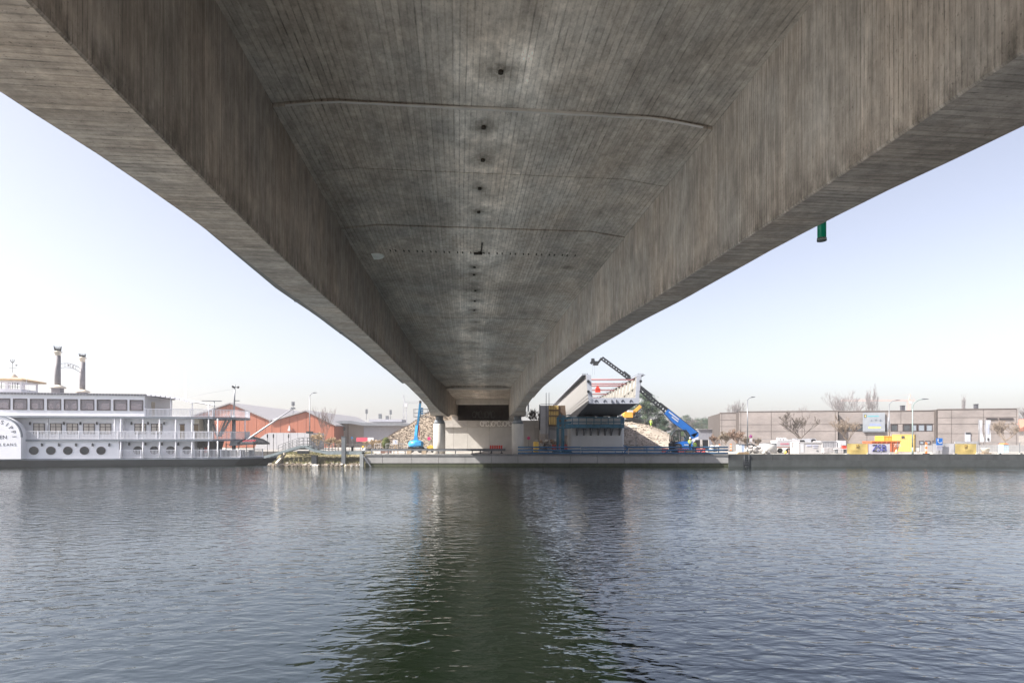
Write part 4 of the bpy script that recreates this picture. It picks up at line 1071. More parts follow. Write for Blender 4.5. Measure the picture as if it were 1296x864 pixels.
# low brick/stone planter and clipped bush
def leaf_blob(mb, c, r, n, s, rd, shape=1.0):
    for i in range(n):
        a = rd.uniform(0, 6.283); u_ = rd.uniform(-1, 1); k = rd.uniform(.82, 1.02)
        d = Vector((math.cos(a) * math.sqrt(1 - u_ * u_), math.sin(a) * math.sqrt(1 - u_ * u_), u_))
        p = Vector(c) + Vector((d.x * r[0], d.y * r[1], d.z * r[2])) * k
        x = d.orthogonal().normalized(); x = (Matrix.Rotation(rd.uniform(0, 6.28), 3, d) @ x); y = d.cross(x)
        dd = (d * rd.uniform(-.5, .5) + x).normalized()
        mb.cur = rd.choice((0, 0, 1)); mb._add([p - dd * s - y * s * .5, p + dd * s - y * s * .5, p + dd * s + y * s * .5, p - dd * s + y * s * .5], [(0, 1, 2, 3)])
q = P(488.5, 568, 78); t = thing("clipped_bush", "dark green bush clipped to an egg shape beside the crash barrier", "bush", (q.x, q.y, G))
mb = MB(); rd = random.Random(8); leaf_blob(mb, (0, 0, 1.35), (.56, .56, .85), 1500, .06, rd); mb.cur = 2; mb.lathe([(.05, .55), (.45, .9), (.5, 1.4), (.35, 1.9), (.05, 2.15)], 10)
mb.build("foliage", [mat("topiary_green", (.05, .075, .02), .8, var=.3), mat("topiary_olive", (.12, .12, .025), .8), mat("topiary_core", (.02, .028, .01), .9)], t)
MB().tube((0, 0, 0), (0, 0, .7), .06, n=8).build("stem", M_WOOD, t)
MB().box(-.7, .7, -.4, .4, 0, .32).build("planter", mat("planter_brown", (.16, .09, .07), .9), t)
q = P(500.5, 568, 76); t = thing("information_board", "small white board on a wooden A-frame by the crash barrier", "sign", (q.x, q.y, G))
for sx, ex in ((-.25, .0), (.35, .08)): MB().bar((sx, 0, 0), (ex, 0, 1.6), .1).build("leg", M_WOOD, t)
MB().box(-.35, .3, -.06, -.01, 1.25, 1.85).build("board", M_WHITE, t)
MB().bar((.1, -.07, 1.4), (.0, -.07, 1.7), .01, .06).build("print", M_BLUE, t)
# crash barrier along the quay (grey left part) with timber blocks
cb = thing("crash_barrier", "grey steel crash barrier along the quay edge left of the right column", "crash barrier", (WX(470, 73), 73, G))
Yc = 73.0; M_W = M_STEEL
x0, x1 = WX(470, Yc), WX(640, Yc); n_ = 8
for i in range(n_):
    a, b2 = x0 + (x1 - x0) * i / n_, x0 + (x1 - x0) * (i + 1) / n_ - .03
    MB().prism([(Yc, G + .42), (Yc + .06, G + .46), (Yc + .01, G + .56), (Yc + .06, G + .66), (Yc, G + .72), (Yc + .09, G + .72), (Yc + .12, G + .57), (Yc + .09, G + .42)], 'x', a, b2).build("rail_beam", M_W, cb, world=True)
    MB().box(a - .05, a + .06, Yc + .12, Yc + .22, G, G + .7).build("post", M_W, cb, world=True)
for k, px in enumerate((518, 537)):
    q = P(px, 575, 72.9); t = thing("timber_block", ("wooden block under the crash barrier nearest the blue lift's left side", "wooden block under the crash barrier next to the left column")[k], "timber block", (q.x, 72.75, G + .06))
    MB().box(-.28, .28, -.2, .2, 0, .4).build("block", mat("block_tan", (.36, .28, .2), .8, var=.2), t)
# temporary mesh fence panels on the quay (thin frames)
def fence_panel(t, x0, x1, y, z1, cloth=None, zc0=None, m_=M_STEEL):
    fr = MB(); 
    for x in (x0, x1): fr.tube((x, y, 0), (x, y, z1), .025, n=6)
    for z in (.15, z1): fr.tube((x0, y, z), (x1, y, z), .022, n=6)
    f = fr.build("fence_frame", m_, t)
    mb = MB(); x = x0 + .25
    while x < x1: mb.tube((x, y, .15), (x, y, z1), .006, n=3, caps=False); x += .25
    for z in (.55, .95, 1.35): mb.tube((x0, y, z), (x1, y, z), .006, n=3, caps=False)
    mb.build("mesh_wires", m_, f, kind="stuff")
    ft = MB()
    for x in (x0, x1): ft.cbox((x, y, .06), (.3, .6, .12))
    ft.build("fence_foot", M_CONC, t)
for k, (a, b2) in enumerate(((474, 481.5), (488.5, 516))):
    q = P(a, 570, 74); t = thing("mesh_fence", ("short white mesh fence panel left of the clipped bush", "white mesh fence panel behind the information board")[k], "fence", (q.x, 74, G))
    fence_panel(t, 0, WX(b2, 74) - q.x, 0, 1.35, m_=M_WHITE)
# ---------- blue articulated boom lift
q = P(526.5, 570.5, 82); bl = thing("boom_lift", "blue articulated boom lift with raised basket in front of the scrub slope", "boom lift", (q.x, 82, G))
M_LB = mat("lift_blue", (.03, .23, .48), .4, var=.08); k = 82 / 720
zz = lambda py: WZ(py, 82) - G; xx = lambda px: WX(px, 82) - q.x
for sx in (-.75, .75):
    for sy in (-.8, .8):
        MB().tube((sx - .0, sy - .15, .42), (sx, sy + .15, .42), .42, n=16).build("wheel", M_RUBBER, bl)
MB().box(-.9, .9, -.7, .7, .3, .75).build("chassis", M_DARK, bl)
MB().lathe([(.95, .8), (1.08, .95), (1.1, 1.35), (.95, 1.6), (.6, 1.75), (.1, 1.78)], 24).build("turret", M_LB, bl)
MB().box(.1, .9, -1.28, -.9, 1.05, 1.5).build("turret_hatch", M_LB, bl)
a0 = Vector((0, 0, 1.6)); a1 = Vector((xx(528), 0, zz(538))); a2 = Vector((xx(532), 0, zz(508.5)))
MB().prism([(-.34, 1.7), (.34, 1.7), (.2, 2.5), (-.12, 2.5)], 'y', -.3, .3).build("boom_riser", M_LB, bl)
MB().bar(Vector((0, .05, 2.4)), a1, .34, .4).build("lower_boom", M_LB, bl)
MB().bar(a1 + Vector((-.02, 0, -.8)), a2, .24, .28).build("upper_boom", mat("lift_blue_dark", (.02, .14, .28), .4), bl)
MB().bar(a1 + Vector((.3, 0, -1.6)), a1 + Vector((.22, 0, .3)), .12).build("lift_cylinder", M_RED, bl)
MB().cbox(a2, (.28, .3, .35)).build("boom_tip", M_DARK, bl)
for py in (517, 520, 523): MB().cbox((xx(534.3), -.1, zz(py)), (.3, .35, .26)).build("control_box", M_NAVY, bl)
bk = MB(); x0, x1, z0, z1 = xx(522.8), xx(541), zz(527), zz(517.3)
for y in (.4, 1.5):
    for z in (z0, (z0 + z1) / 2, z1): bk.tube((x0, y, z), (x1, y, z), .03, n=6)
    for x in (x0, (x0 + x1) / 2, x1): bk.tube((x, y, z0), (x, y, z1), .03, n=6)
for x in (x0, x1):
    for z in (z0, (z0 + z1) / 2, z1): bk.tube((x, .4, z), (x, 1.5, z), .03, n=6)
bk.box(x0, x1, .4, 1.5, z0 - .05, z0 + .04); bk.build("basket", M_STEEL, bl)
MB().bar(a2 + Vector((0, .1, -.1)), ((x0 + x1) / 2, .4, z0), .12).build("basket_arm", M_DARK, bl)
# slewing crane far behind
def tower_crane(label, px, yb, yt, Y, jib_px, yj, cj_px, m_, apex=None, apx=None):
    x = WX(px, Y); t = thing("tower_crane", label, "crane", (x, Y, G)); z = lambda py: WZ(py, Y) - G; zt = z(yt)
    mb = MB(); wv = .55
    for sx in (-wv, wv):
        for sy in (-wv, wv): mb.bar((sx, sy, 0), (sx, sy, zt), .14)
    k = 0; s = 1
    while k < zt - 1.2:
        for y in (-wv, wv): mb.bar((-wv * s, y, k), (wv * s, y, k + 1.2), .08)
        k += 1.2; s = -s
    mb.build("mast", m_, t)
    jb = MB(); xa, xb = WX(jib_px, Y) - x, WX(cj_px, Y) - x; zj = z(yj)
    for (y, dz) in ((-.4, 0), (.4, 0), (0, .8)): jb.bar((xa, y, zj + dz * (1 if dz == 0 else 1)), (xb, y, zj + dz), .11)
    L = abs(xb - xa); nn = int(L / 1.3)
    for i in range(nn):
        a = xa + (xb - xa) * i / nn; b2 = xa + (xb - xa) * (i + 1) / nn; jb.bar((a, -.4, zj), (b2, 0, zj + .8), .06); jb.bar((a, .4, zj), (b2, 0, zj + .8), .06)
    jb.build("jib", m_, t)
    MB().cbox((.6, -.6, zj - .8), (1.0, 1.0, 1.4)).build("cab", M_WHITE, t)
    if apex:
        ax = WX(apx, Y) - x; tp = MB(); tp.bar((0, 0, zj), (ax, 0, z(apex)), .35); tp.bar((ax, 0, z(apex)), (xa * .75, 0, zj + .8), .05); tp.bar((ax, 0, z(apex)), (xb, 0, zj + .8), .05); tp.build("apex", m_, t)
    return t
tower_crane("distant grey tower crane rising behind the scrub slope left of the bridge", 512.5, 560, 510, 210, 512.5, 510, 540, mat("crane_grey", (.32, .33, .36), .6), 499.8, 510.5)
tower_crane("distant red and white tower crane behind the brick hall", 1150, 560, 507.5, 330, 1064, 507.3, 1158, mat("crane_pale_red", (.6, .33, .26), .6), 499, 1152)
# yellow wheelbarrow-like plant part behind left column, round magenta road signs
q = P(543, 571, 84); t = thing("yellow_dumper", "small yellow and white site dumper half hidden by the left column", "dumper", (q.x, 84, G))
MB().prism([(-.7, .35), (.9, .35), (.9, .8), (.2, 1.05), (-.7, .55)], 'y', -.5, .5).build("skip", M_YELLOW, t)
MB().cbox((-.5, -.1, .6), (.5, 1.04, .3)).build("engine_cover", M_WHITE, t)
for sx in (-.45, .6):
    for sy in (-.55, .55): MB().tube((sx, sy - .1, .3), (sx, sy + .1, .3), .3, n=14).build("wheel", M_RUBBER, t)
def round_sign(label, px, py, Y, r=.32, plate=False, m_=None, stripe=False):
    z = WZ(py, Y) - G; t = thing("round_sign", label, "road sign", (WX(px, Y), Y, G))
    MB().tube((0, .06, 0), (0, .06, z + r), .03, n=8).build("post", M_STEEL, t)
    d = MB().tube((0, 0, z), (0, .03, z), r, n=20).build("disc", m_ or mat("sign_magenta", (.5, .03, .15), .5), t)
    if stripe:
        MB().tube((0, -.012, z), (0, -.004, z), r * .74, n=20).build("centre", M_BLUE, d); 
        x = MB()
        for s in (-1, 1): x.bar((-s * r * .6, -.02, z - r * .6), (s * r * .6, -.02, z + r * .6), .1, .012)
        x.build("cross", mat("sign_red", (.6, .03, .06), .5), d)
    if plate: MB().box(-r * .8, r * .8, -.01, .03, z - r - .5, z - r - .06).build("plate", M_WHITE, t)
round_sign("round magenta sign on the slope just left of the left column", 543, 554.8, 88, .26)
round_sign("round magenta sign against the old abutment right of the right column", 669, 554.2, 94, .26)
round_sign("round no-stopping sign with white plate below beside the left street lamp of the brick hall", 950.3, 552, 76, .2, True, stripe=True)
round_sign("small dark round sign on the far fence by the cream building", 445.5, 553.8, 110, .22, m_=M_NAVY)
# bare bushes in front of the tent
# ================================================================== NEW BRIDGE SITE
# ---------- steel trough girder on its pier
sb = thing("steel_box_girder", "unfinished white steel trough girder jutting over the quay on its new pier", "bridge section", (12.2, 80, WZ(510, 68)))
M_SB = mat("girder_white", (.25, .243, .24), .6, var=.05, scale=.6, stretch=(1, 1.5, .15))
M_SBF = mat("girder_end_primer", (.34, .36, .41), .6, var=.08)
M_SBI = mat("girder_inside", (.36, .35, .325), .6, var=.05)
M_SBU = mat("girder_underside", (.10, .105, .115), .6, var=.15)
SB_T = [(68, EYE + 7.5), (104, EYE + 7.0), (122, EYE + 6.7)]
SB_B = [(68, EYE + 4.15), (80, EYE + 3.15), (84, EYE + 3.15), (110, EYE + 4.05), (122, EYE + 4.1)]
ys = [68 + 2 * i for i in range(28)]
xt0, xb0, xt1, xb1 = 8.8, 9.15, 15.5, 15.15
def lerp_tab(t, x):
    if x <= t[0][0]: return t[0][1]
    for (a, p), (b2, q) in zip(t, t[1:]):
        if x <= b2: return p + (q - p) * (x - a) / (b2 - a)
    return t[-1][1]
def sb_x(side, y, z):
    zt, zb = lerp_tab(SB_T, y), lerp_tab(SB_B, y); f = (z - zb) / (zt - zb)
    return (xb0 + (xt0 - xb0) * f) if side < 0 else (xb1 + (xt1 - xb1) * f)
def strip(mb, A, B):
    """quad strip between two point lists"""
    for i in range(len(A) - 1): mb._add([A[i], A[i + 1], B[i + 1], B[i]], [(0, 1, 2, 3)])
def slabify(a, b2, off):
    mb = MB(); A = [Vector(p) for p in a]; B = [Vector(p) for p in b2]; o = Vector(off)
    A2 = [p + o for p in A]; B2 = [p + o for p in B]
    strip(mb, A, B); strip(mb, B2, A2); strip(mb, A2, A); strip(mb, B, B2)
    mb._add([A[0], B[0], B2[0], A2[0]], [(0, 1, 2, 3)]); mb._add([A[-1], A2[-1], B2[-1], B[-1]], [(0, 1, 2, 3)])
    return mb
# outer webs built as welded plates
for side in (-1, 1):
    for k in range(0, len(ys) - 1, 3):
        seg = ys[k:k + 4]
        a = [(sb_x(side, y, lerp_tab(SB_T, y)), y, lerp_tab(SB_T, y)) for y in seg]; b2 = [(sb_x(side, y, lerp_tab(SB_B, y)), y, lerp_tab(SB_B, y)) for y in seg]
        a[0] = (a[0][0], seg[0] + .012, a[0][2]); b2[0] = (b2[0][0], seg[0] + .012, b2[0][2])
        slabify(a, b2, (-side * .06, 0, 0)).build("web_plate", [M_SB], sb, world=True)
    fl = [(sb_x(side, y, lerp_tab(SB_T, y)) - .42, y, lerp_tab(SB_T, y) + .01) for y in ys]; fr = [(p[0] + .84, p[1], p[2]) for p in fl]
    slabify(fl, fr, (0, 0, .07)).build("top_flange", M_SBF, sb, world=True)
    stp = MB()
    y = 68.4
    while y < 121:
        for dx in (-.25, 0, .25): stp.tube((sb_x(side, y, lerp_tab(SB_T, y)) + dx, y, lerp_tab(SB_T, y) + .08), (sb_x(side, y, lerp_tab(SB_T, y)) + dx, y, lerp_tab(SB_T, y) + .26), .035, n=5)
        y += .55
    stp.build("shear_studs", M_DARK, sb, world=True, kind="stuff")
bl_ = [(xb0 + .063, y, lerp_tab(SB_B, y) + .0) for y in ys]; br_ = [(xb1 - .063, y, lerp_tab(SB_B, y) + .0) for y in ys]
slabify(bl_, br_, (0, 0, .08)).build("bottom_plate", M_SBU, sb, world=True)
fl = [(p[0], p[1], p[2] + .085) for p in bl_]; fr = [(p[0], p[1], p[2] + .085) for p in br_]
slabify(fl, fr, (0, 0, .03)).build("floor_plate", M_SBI, sb, world=True)
# end frame
zt, zb = lerp_tab(SB_T, 68), lerp_tab(SB_B, 68)
ef = MB()
ef.prism([(8.86, zt - .005), (9.42, zt - .005), (9.62, zb + .62), (14.75, zb + .62), (14.9, zt - .005), (15.44, zt - .005), (15.13, zb + .1), (9.17, zb + .1)], 'y', 67.93, 68.005)
ef.box(9.16, 15.14, 67.92, 68.0, zb - .06, zb + .098); ef.build("end_frame", M_SBF, sb, world=True)
for px in (754.5, 765.5, 774, 780, 788, 798.5):
    x = WX(px, 68); o = MB()
    if px in (774, 780): o.box(x - .03, x + .03, 67.8, 67.918, zb + .05, zb + .42)
    else:
        for i in range(8):
            a, b2 = math.pi * i / 8, math.pi * (i + 1) / 8; o.bar((x + .16 * math.cos(a), 67.9, zb + .12 + .26 * math.sin(a)), (x + .16 * math.cos(b2), 67.9, zb + .12 + .26 * math.sin(b2)), .05, .05)
    o.build("lifting_eye", M_DARK, sb, world=True)
for side, px in ((-1, 744.3), (1, 810.5)):
    for py in (482.5, 495.5):
        MB().cbox((WX(px, 68), 67.88, WZ(py, 68)), (.22, .12, .3)).tube((WX(px, 68), 67.75, WZ(py, 68)), (WX(px, 68), 67.85, WZ(py, 68)), .16, n=10).build("coupling_lug", M_DARK, sb, world=True)
# inner stiffeners: vertical ribs and longitudinal shelf
for side in (-1, 1):
    y = 69.5
    while y < 112:
        x0_ = [sb_x(side, y, z) - side * .063 for z in (lerp_tab(SB_B, y) + .12, lerp_tab(SB_T, y))]
        zb_, zt_ = lerp_tab(SB_B, y) + .12, lerp_tab(SB_T, y)
        MB().prism([(x0_[0], zb_), (x0_[0] - side * .55, zb_), (x0_[1] - side * .32, zt_), (x0_[1], zt_)], 'y', y, y + .05).build("stiffener", M_SBI, sb, world=True)
        y += 2.4
    for f in (.34, .66):
        a = []; b2 = []
        for yy in ys[:24]:
            z = lerp_tab(SB_B, yy) + 3.3 * f; x = sb_x(side, yy, z) - side * .063; a.append((x, yy + .3, z)); b2.append((x - side * .26, yy + .3, z))
        slabify(a, b2, (0, 0, .04)).build("longitudinal_rib", M_SBI, sb, world=True)
# inner faces of webs (primed white) 
for side in (-1, 1):
    a = [(sb_x(side, y, lerp_tab(SB_T, y)) - side * .0615, y + .02, lerp_tab(SB_T, y) - .01) for y in ys]; b2 = [(sb_x(side, y, lerp_tab(SB_B, y)) - side * .0615, y + .02, lerp_tab(SB_B, y) + .12) for y in ys]
    mb = MB(); strip(mb, a, b2); mb.build("web_lining", M_SBI, sb, world=True)
M_BRACE = mat("brace_red", (.3, .12, .12), .6)
for k, y in enumerate((70.2, 75, 77.5, 83.5, 90, 97, 104)):
    z = lerp_tab(SB_T, y) - .25; b_ = MB().tube((9.2, y, z), (15.1, y, z), .055, n=8)
    b_.tube((9.2, y + .5, z - .05), (15.1, y + .5, z - .05), .035, n=6)
    b_.build("cross_brace", M_BRACE, sb, world=True)
MB().cbox((12.6, 83.6, lerp_tab(SB_T, 83.6) - .35), (.7, .5, .5)).prism([(12.2, lerp_tab(SB_T, 83) - .15), (12.9, lerp_tab(SB_T, 83) - .15), (12.55, lerp_tab(SB_T, 83) + .5)], 'y', 83.3, 83.5).build("brace_winch", M_RED, sb, world=True)
# diaphragm deep inside and the far end wall
MB().box(9.3, 15.0, 112.3, 112.4, lerp_tab(SB_B, 112) + .13, lerp_tab(SB_T, 112) - .6).build("diaphragm", M_SBI, sb, world=True)
# ---------- new pier
np_ = thing("new_bridge_pier", "broad pale concrete pier carrying the steel girder", "pier", (12, 79, G))
pz = WZ(538, 78.5)
cx0, cx1 = WX(721, 78), WX(790.5, 78)
pp = [(cx0 + .25, G - .1), (cx1 - .15, G - .1), (cx1 + .0, pz), (cx0 - .05, pz)]
M_NP = mat("new_pier_concrete", (.43, .43, .43), .8, var=.1, scale=.5, stretch=(1, 1, .3), bump=.1)
pv = MB(); 
def rounded(x0, x1, y0, y1, r, n=6):
    o = []
    for (cx, cy, a0) in ((x1 - r, y0 + r, -90), (x1 - r, y1 - r, 0), (x0 + r, y1 - r, 90), (x0 + r, y0 + r, 180)):
        for i in range(n + 1): a = R(a0 + 90 * i / n); o.append((cx + r * math.cos(a), cy + r * math.sin(a)))
    return o
pv.prism(rounded(cx0, cx1, 78.0, 81.6, .5), 'z', G - .1, pz); pv.build("pier_wall", M_NP, np_, world=True)
MB().prism(rounded(cx0 - .12, cx1 + .05, 77.9, 81.7, .5), 'z', pz + .003, WZ(528.5, 78)).build("pier_head", M_NP, np_, world=True)
zc = WZ(528.5, 78)
for px0, px1, y in ((733, 739.5, 79.2), (742, 752, 80.4), (756, 763, 80.2), (773, 780.5, 79.2)):
    zz_ = lerp_tab(SB_B, y)
    MB().box(WX(px0, y), WX(px1, y), y - .45, y + .45, zc + .003, zz_ - .003).build("bearing", M_DARK, np_, world=True)
for px in (727, 767, 786): MB().cbox((WX(px, 78.3), 78.5, zc + .15), (.6, .5, .28)).build("bearing_plinth", M_NP, np_, world=True)
# ---------- blue scaffold platform round the pier head
sp = thing("scaffold_platform", "blue steel working platform bracketed round the new pier's head", "scaffold", (12, 77.5, WZ(539, 77)))
Ys = 77.0; zx = lambda py: WZ(py, Ys)
for yy, t_, nm in ((540, .3, "deck_beam"), (533.6, .12, "guard_rail"), (528.3, .16, "guard_rail"), (537.6, .2, "toe_board")):
    MB().box(WX(715, Ys), WX(790, Ys), Ys - .1, Ys + .05, zx(yy) - t_ / 2, zx(yy) + t_ / 2).build(nm, M_TEAL, sp, world=True)
for px in (724.3, 732.3, 742, 751.5, 760.5, 769.5, 776.5, 785.5, 789.3):
    MB().box(WX(px, Ys) - .05, WX(px, Ys) + .05, Ys - .2, Ys - .103, zx(541.5), zx(527.6)).build("guard_post", M_TEAL, sp, world=True)
for px in (731, 740, 749, 758.5, 767, 775, 785.5):
    x = WX(px, Ys)
    MB().prism([(Ys - .05, zx(541.5)), (78.0, zx(541.5)), (78.0, zx(551)), (77.85, zx(551))], 'x', x - .1, x + .1).bar((x + .18, Ys, zx(541.6)), (x - .04, 77.95, zx(550.5)), .07).build("bracket", mat("bracket_steel", (.1, .1, .1), .6), sp, world=True)
MB().box(WX(715, Ys), WX(790, Ys), Ys + .06, 77.9, zx(540.5), zx(539.8)).build("walk_boards", M_WOOD, sp, world=True)
MB().box(WX(785.6, Ys), WX(789, Ys), Ys - .06, Ys - .02, zx(535.8), zx(529.3)).build("hatch_panel", M_NAVY, sp, world=True)
for px in (706.5, 713):                                    # stair tower at the left
    for yy in (77, 79): MB().tube((WX(px, Ys), yy, G), (WX(px, Ys), yy, zx(527)), .13 if px == 713 else .09, n=8).build("tower_post", M_TEAL, sp, world=True)
for py in (529, 535, 541):
    for yy in (77, 79): MB().box(WX(706, Ys), WX(723, Ys), yy - .06, yy + .06, zx(py) - .1, zx(py) + .1).build("tower_ledger", M_TEAL, sp, world=True)
tb_ = MB()
for (a, b2) in (((706.5, 541), (713, 529)), ((706.5, 529), (709.5, 523.8)), ((713, 526.5), (722, 524.5)), ((706.5, 527), (713, 525.5))): tb_.bar((WX(a[0], Ys), 77, zx(a[1])), (WX(b2[0], Ys), 77, zx(b2[1])), .12)
tb_.build("tower_brace", M_TEAL, sp, world=True)
MB().box(WX(706, Ys), WX(722, Ys), 77.1, 79, zx(541.3), zx(540.2)).build("tower_deck", M_WOOD, sp, world=True)
# ---------- new abutment: column + timber formwork + cable
na = thing("new_abutment", "grey concrete abutment pillar rising between the bridges", "abutment", (5.2, 97, G))
Yn = 96.5; M_NA = mat("abutment_grey", (.38, .38, .39), .85, var=.15, scale=.8, bump=.2)
MB().box(WX(683.8, Yn), WX(694, Yn), Yn, Yn + 3, WZ(549, Yn), WZ(513, Yn)).build("pillar", M_NA, na, world=True)
MB().box(WX(683, Yn), WX(694, Yn), Yn + .1, Yn + 3.2, G - .1, WZ(549, Yn) - .003).build("footing", mat("broken_concrete", (.33, .3, .27), .95, var=.3, scale=2, bump=.8), na, world=True)
MB().box(WX(694, Yn) + .02, WX(722, Yn), Yn + 1.0, Yn + 3.5, G - .1, WZ(539.5, Yn)).build("wall", M_NA, na, world=True)
MB().box(WX(682.6, Yn), WX(683.7, Yn), Yn - .05, Yn + .5, WZ(544, Yn), WZ(512, Yn)).build("edge_angle", M_DARK, na, world=True)
for px in (691.2, 694.8): MB().tube((WX(px, Yn), Yn - .1, G), (WX(px, Yn), Yn - .1, WZ(497, Yn)), .05, n=6).build("standing_pipe", M_STEEL, na, world=True)
MB().tube((WX(684, Yn), Yn, WZ(511.5, Yn)), (WX(706, Yn), Yn, WZ(511, Yn)), .04, n=6).build("hand_line", M_STEEL, na, world=True)
fp = thing("formwork_panel", "yellow timber formwork panel with dark walings left of the steel girder", "formwork", (WX(700, 96), 96, WZ(540, 96)))
Yf = 95.8; n_ = 6
M_FW = mat("formwork_yellow", (.50, .36, .13), .7, var=.2, scale=2, stretch=(4, 4, .4))
for i in range(n_):
    a = 694.6 + (707 - 694.6) * i / n_; b2 = 694.6 + (707 - 694.6) * (i + 1) / n_
    MB().box(WX(a, Yf) + .04, WX(b2, Yf) - .04, Yf, Yf + .12, WZ(537.5, Yf), WZ(513, Yf)).build("plank", M_FW, fp, world=True)
for py in (519, 526, 537.8): MB().box(WX(694.3, Yf), WX(707.2, Yf), Yf - .14, Yf - .003, WZ(py, Yf) - .1, WZ(py, Yf) + .1).build("waling", mat("waling_brown", (.12, .08, .05), .7), fp, world=True)
MB().box(WX(694.3, Yf), WX(722, Yf), Yf + .13, Yf + .5, WZ(539.3, Yf), WZ(512.8, Yf)).build("backing", mat("formwork_back", (.1, .07, .05), .8), fp, world=True)
# rubble of the partly broken old wall end + scrubby tree behind right girder
mb = MB(); rd = random.Random(12)
for i in range(160):
    t_ = rd.random(); x = WX(683 + rd.uniform(-6, 22), 93); z = G + rd.random() ** 2 * 1.8; mb.cur = rd.choice((0, 0, 1))
    mb.blob((x, 93 + rd.uniform(-2, 3), z - .1), rd.uniform(.08, .35), i, 6, 4, .35)
mb.build("demolition_rubble", [mat("rubble_grey", (.33, .31, .28), .95, var=.25), mat("rubble_brown", (.24, .17, .12), .95)], kind="stuff")
q = P(678.3, 572, 86); t = thing("yellow_drum", "yellow ribbed drum standing right of the right column", "drum", (q.x, 86, G))
MB().lathe([(.4, 0), (.4, .28), (.44, .3), (.4, .33), (.4, .85), (.44, .88), (.4, .91), (.4, 1.45), (.38, 1.5)], 18).build("body", M_YELLOW, t); MB().lathe([(.36, 1.502), (.36, 1.53)], 18).build("lid", M_YELLOW, t)
def barrier(label, px0, px1, py0, py1, Y, n=6, grp=None):
    x = WX((px0 + px1) / 2, Y); t = thing("striped_barrier", label, "barrier", (x, Y, G)); w_ = (px1 - px0) / 720 * Y / n; h0, h1 = WZ(py1, Y) - G, WZ(py0, Y) - G
    for i in range(n):
        a = -n * w_ / 2 + i * w_
        MB().prism([(a + .004, h0), (a + w_ * .78, h0), (a + w_ * .78 , h1), (a + .004, h1)], 'y', 0, .06).build("red_field", M_RED, t)
        MB().box(a + w_ * .785, a + w_ - .002, .002, .058, h0 + .04, h1 - .04).build("white_field", M_WHITE, t)
    for s in (-1, 1): MB().box(s * n * w_ * .4 - .04, s * n * w_ * .4 + .04, .065, .12, 0, h1 - .02).box(s * n * w_ * .4 - .15, s * n * w_ * .4 + .15, -.3, .4, 0, .1).build("foot", M_RUBBER, t)
barrier("red and white barrier board between the two round columns", 619.8, 636.5, 563.3, 568.6, 78, 6)
barrier("red and white barrier board left of the new pier", 699, 709, 562.5, 569.5, 84, 4)
barrier("red and white barrier board at the new pier's left foot", 713, 722.5, 562.2, 569.5, 82, 4)
barrier("low red and white barrier in front of the telehandler's left wheels", 838, 846, 567, 572, 77.5, 3)
barrier("low orange-red barrier under the telehandler's rear", 858, 872, 567.5, 572, 77.5, 5)
barrier("low orange-red barrier below the two black panels", 880, 893, 567.5, 572, 77.2, 5)
# grey pallets/benches
for k, (lb, px0, px1, py) in enumerate((("grey site table left between the columns", 606, 624, 573), ("dark steel beams stacked before the new pier's left foot", 713, 724, 574.5), ("dark steel beams stacked left of the scaffold tower", 700, 710, 574.5), ("pale grey skip left of the telehandler", 815, 821, 567.5), ("pale grey skip nearest the telehandler", 828, 834, 567.5))):
    Y = 76 if k < 3 else 88; x0, x1 = WX(px0, Y), WX(px1, Y)
    t = thing(("site_table", "beam_stack", "beam_stack", "small_skip", "small_skip")[k], lb, ("table", "beams", "beams", "skip", "skip")[k], ((x0 + x1) / 2, Y, G)); w_ = (x1 - x0) / 2
    if k == 0:
        MB().box(-w_, w_, -.4, .4, .35, .45).build("top", M_DARK, t)
        for s in (-1, 1): MB().box(s * w_ * .8 - .06, s * w_ * .8 + .06, -.35, .35, 0, .348).build("leg", M_DARK, t)
    elif k < 3:
        for i in range(3): MB().bar((-w_, -.3 + i * .3, .12 + .02 * i), (w_, -.3 + i * .3, .12), .2, .22).build("beam", M_DARK, t)
        for i in range(2): MB().bar((-w_, -.15 + i * .3, .36), (w_ * .9, -.15 + i * .3, .36), .2, .22).build("beam", M_TEAL, t)
    else:
        MB().prism([(-w_ * .8, .05), (w_ * .8, .05), (w_, .8), (-w_, .8)], 'y', -.5, .5).build("body", mat("skip_grey", (.3, .32, .36), .6), t)
        MB().box(-w_ - .05, w_ + .05, -.55, .55, .8, .88).build("rim", mat("skip_grey", (.3, .32, .36), .6), t)
# ---------- blue pipe railing along the quay
br = thing("blue_pipe_railing", "long blue three-rail pipe railing along the quay edge right of the right column", "railing", (WX(655, 72.7), 72.7, G))
Yr = 72.7
segs = [(655.5, 735), (735.3, 795), (796, 860), (860.3, 921.5)]
for k, (a, b2) in enumerate(segs):
    for j, py in enumerate((565.7, 569.4, 573.3)):
        dy = (.0, .5, 0, .0)[k] if j == 0 else 0
        MB().tube((WX(a, Yr), Yr, WZ(py + dy, Yr)), (WX(b2, Yr) - .02, Yr, WZ(py + dy, Yr)), .105 if j else .09, n=8).build("rail", M_NAVY, br, world=True)
for px in (674, 694, 737, 757, 778, 788, 819, 836, 852, 867, 884, 897.5, 910): 
    MB().bar((WX(px, Yr), Yr + .12, G), (WX(px + (1.2 if px in (757, 778, 836) else 0), Yr), Yr + .12, WZ(565.7 if px in (674, 819, 897.5, 910) else 571, Yr)), .09).build("post", M_NAVY, br, world=True)
for a, b2 in (((789, 573.5), (796, 564.5)), ((794, 565), (788.5, 563.5)), ((840, 573.5), (848, 569)), ((884, 574), (889, 569))):
    MB().bar((WX(a[0], Yr), Yr - .13, WZ(a[1], Yr)), (WX(b2[0], Yr), Yr - .13, WZ(b2[1], Yr)), .13).build("brace", M_NAVY, br, world=True)
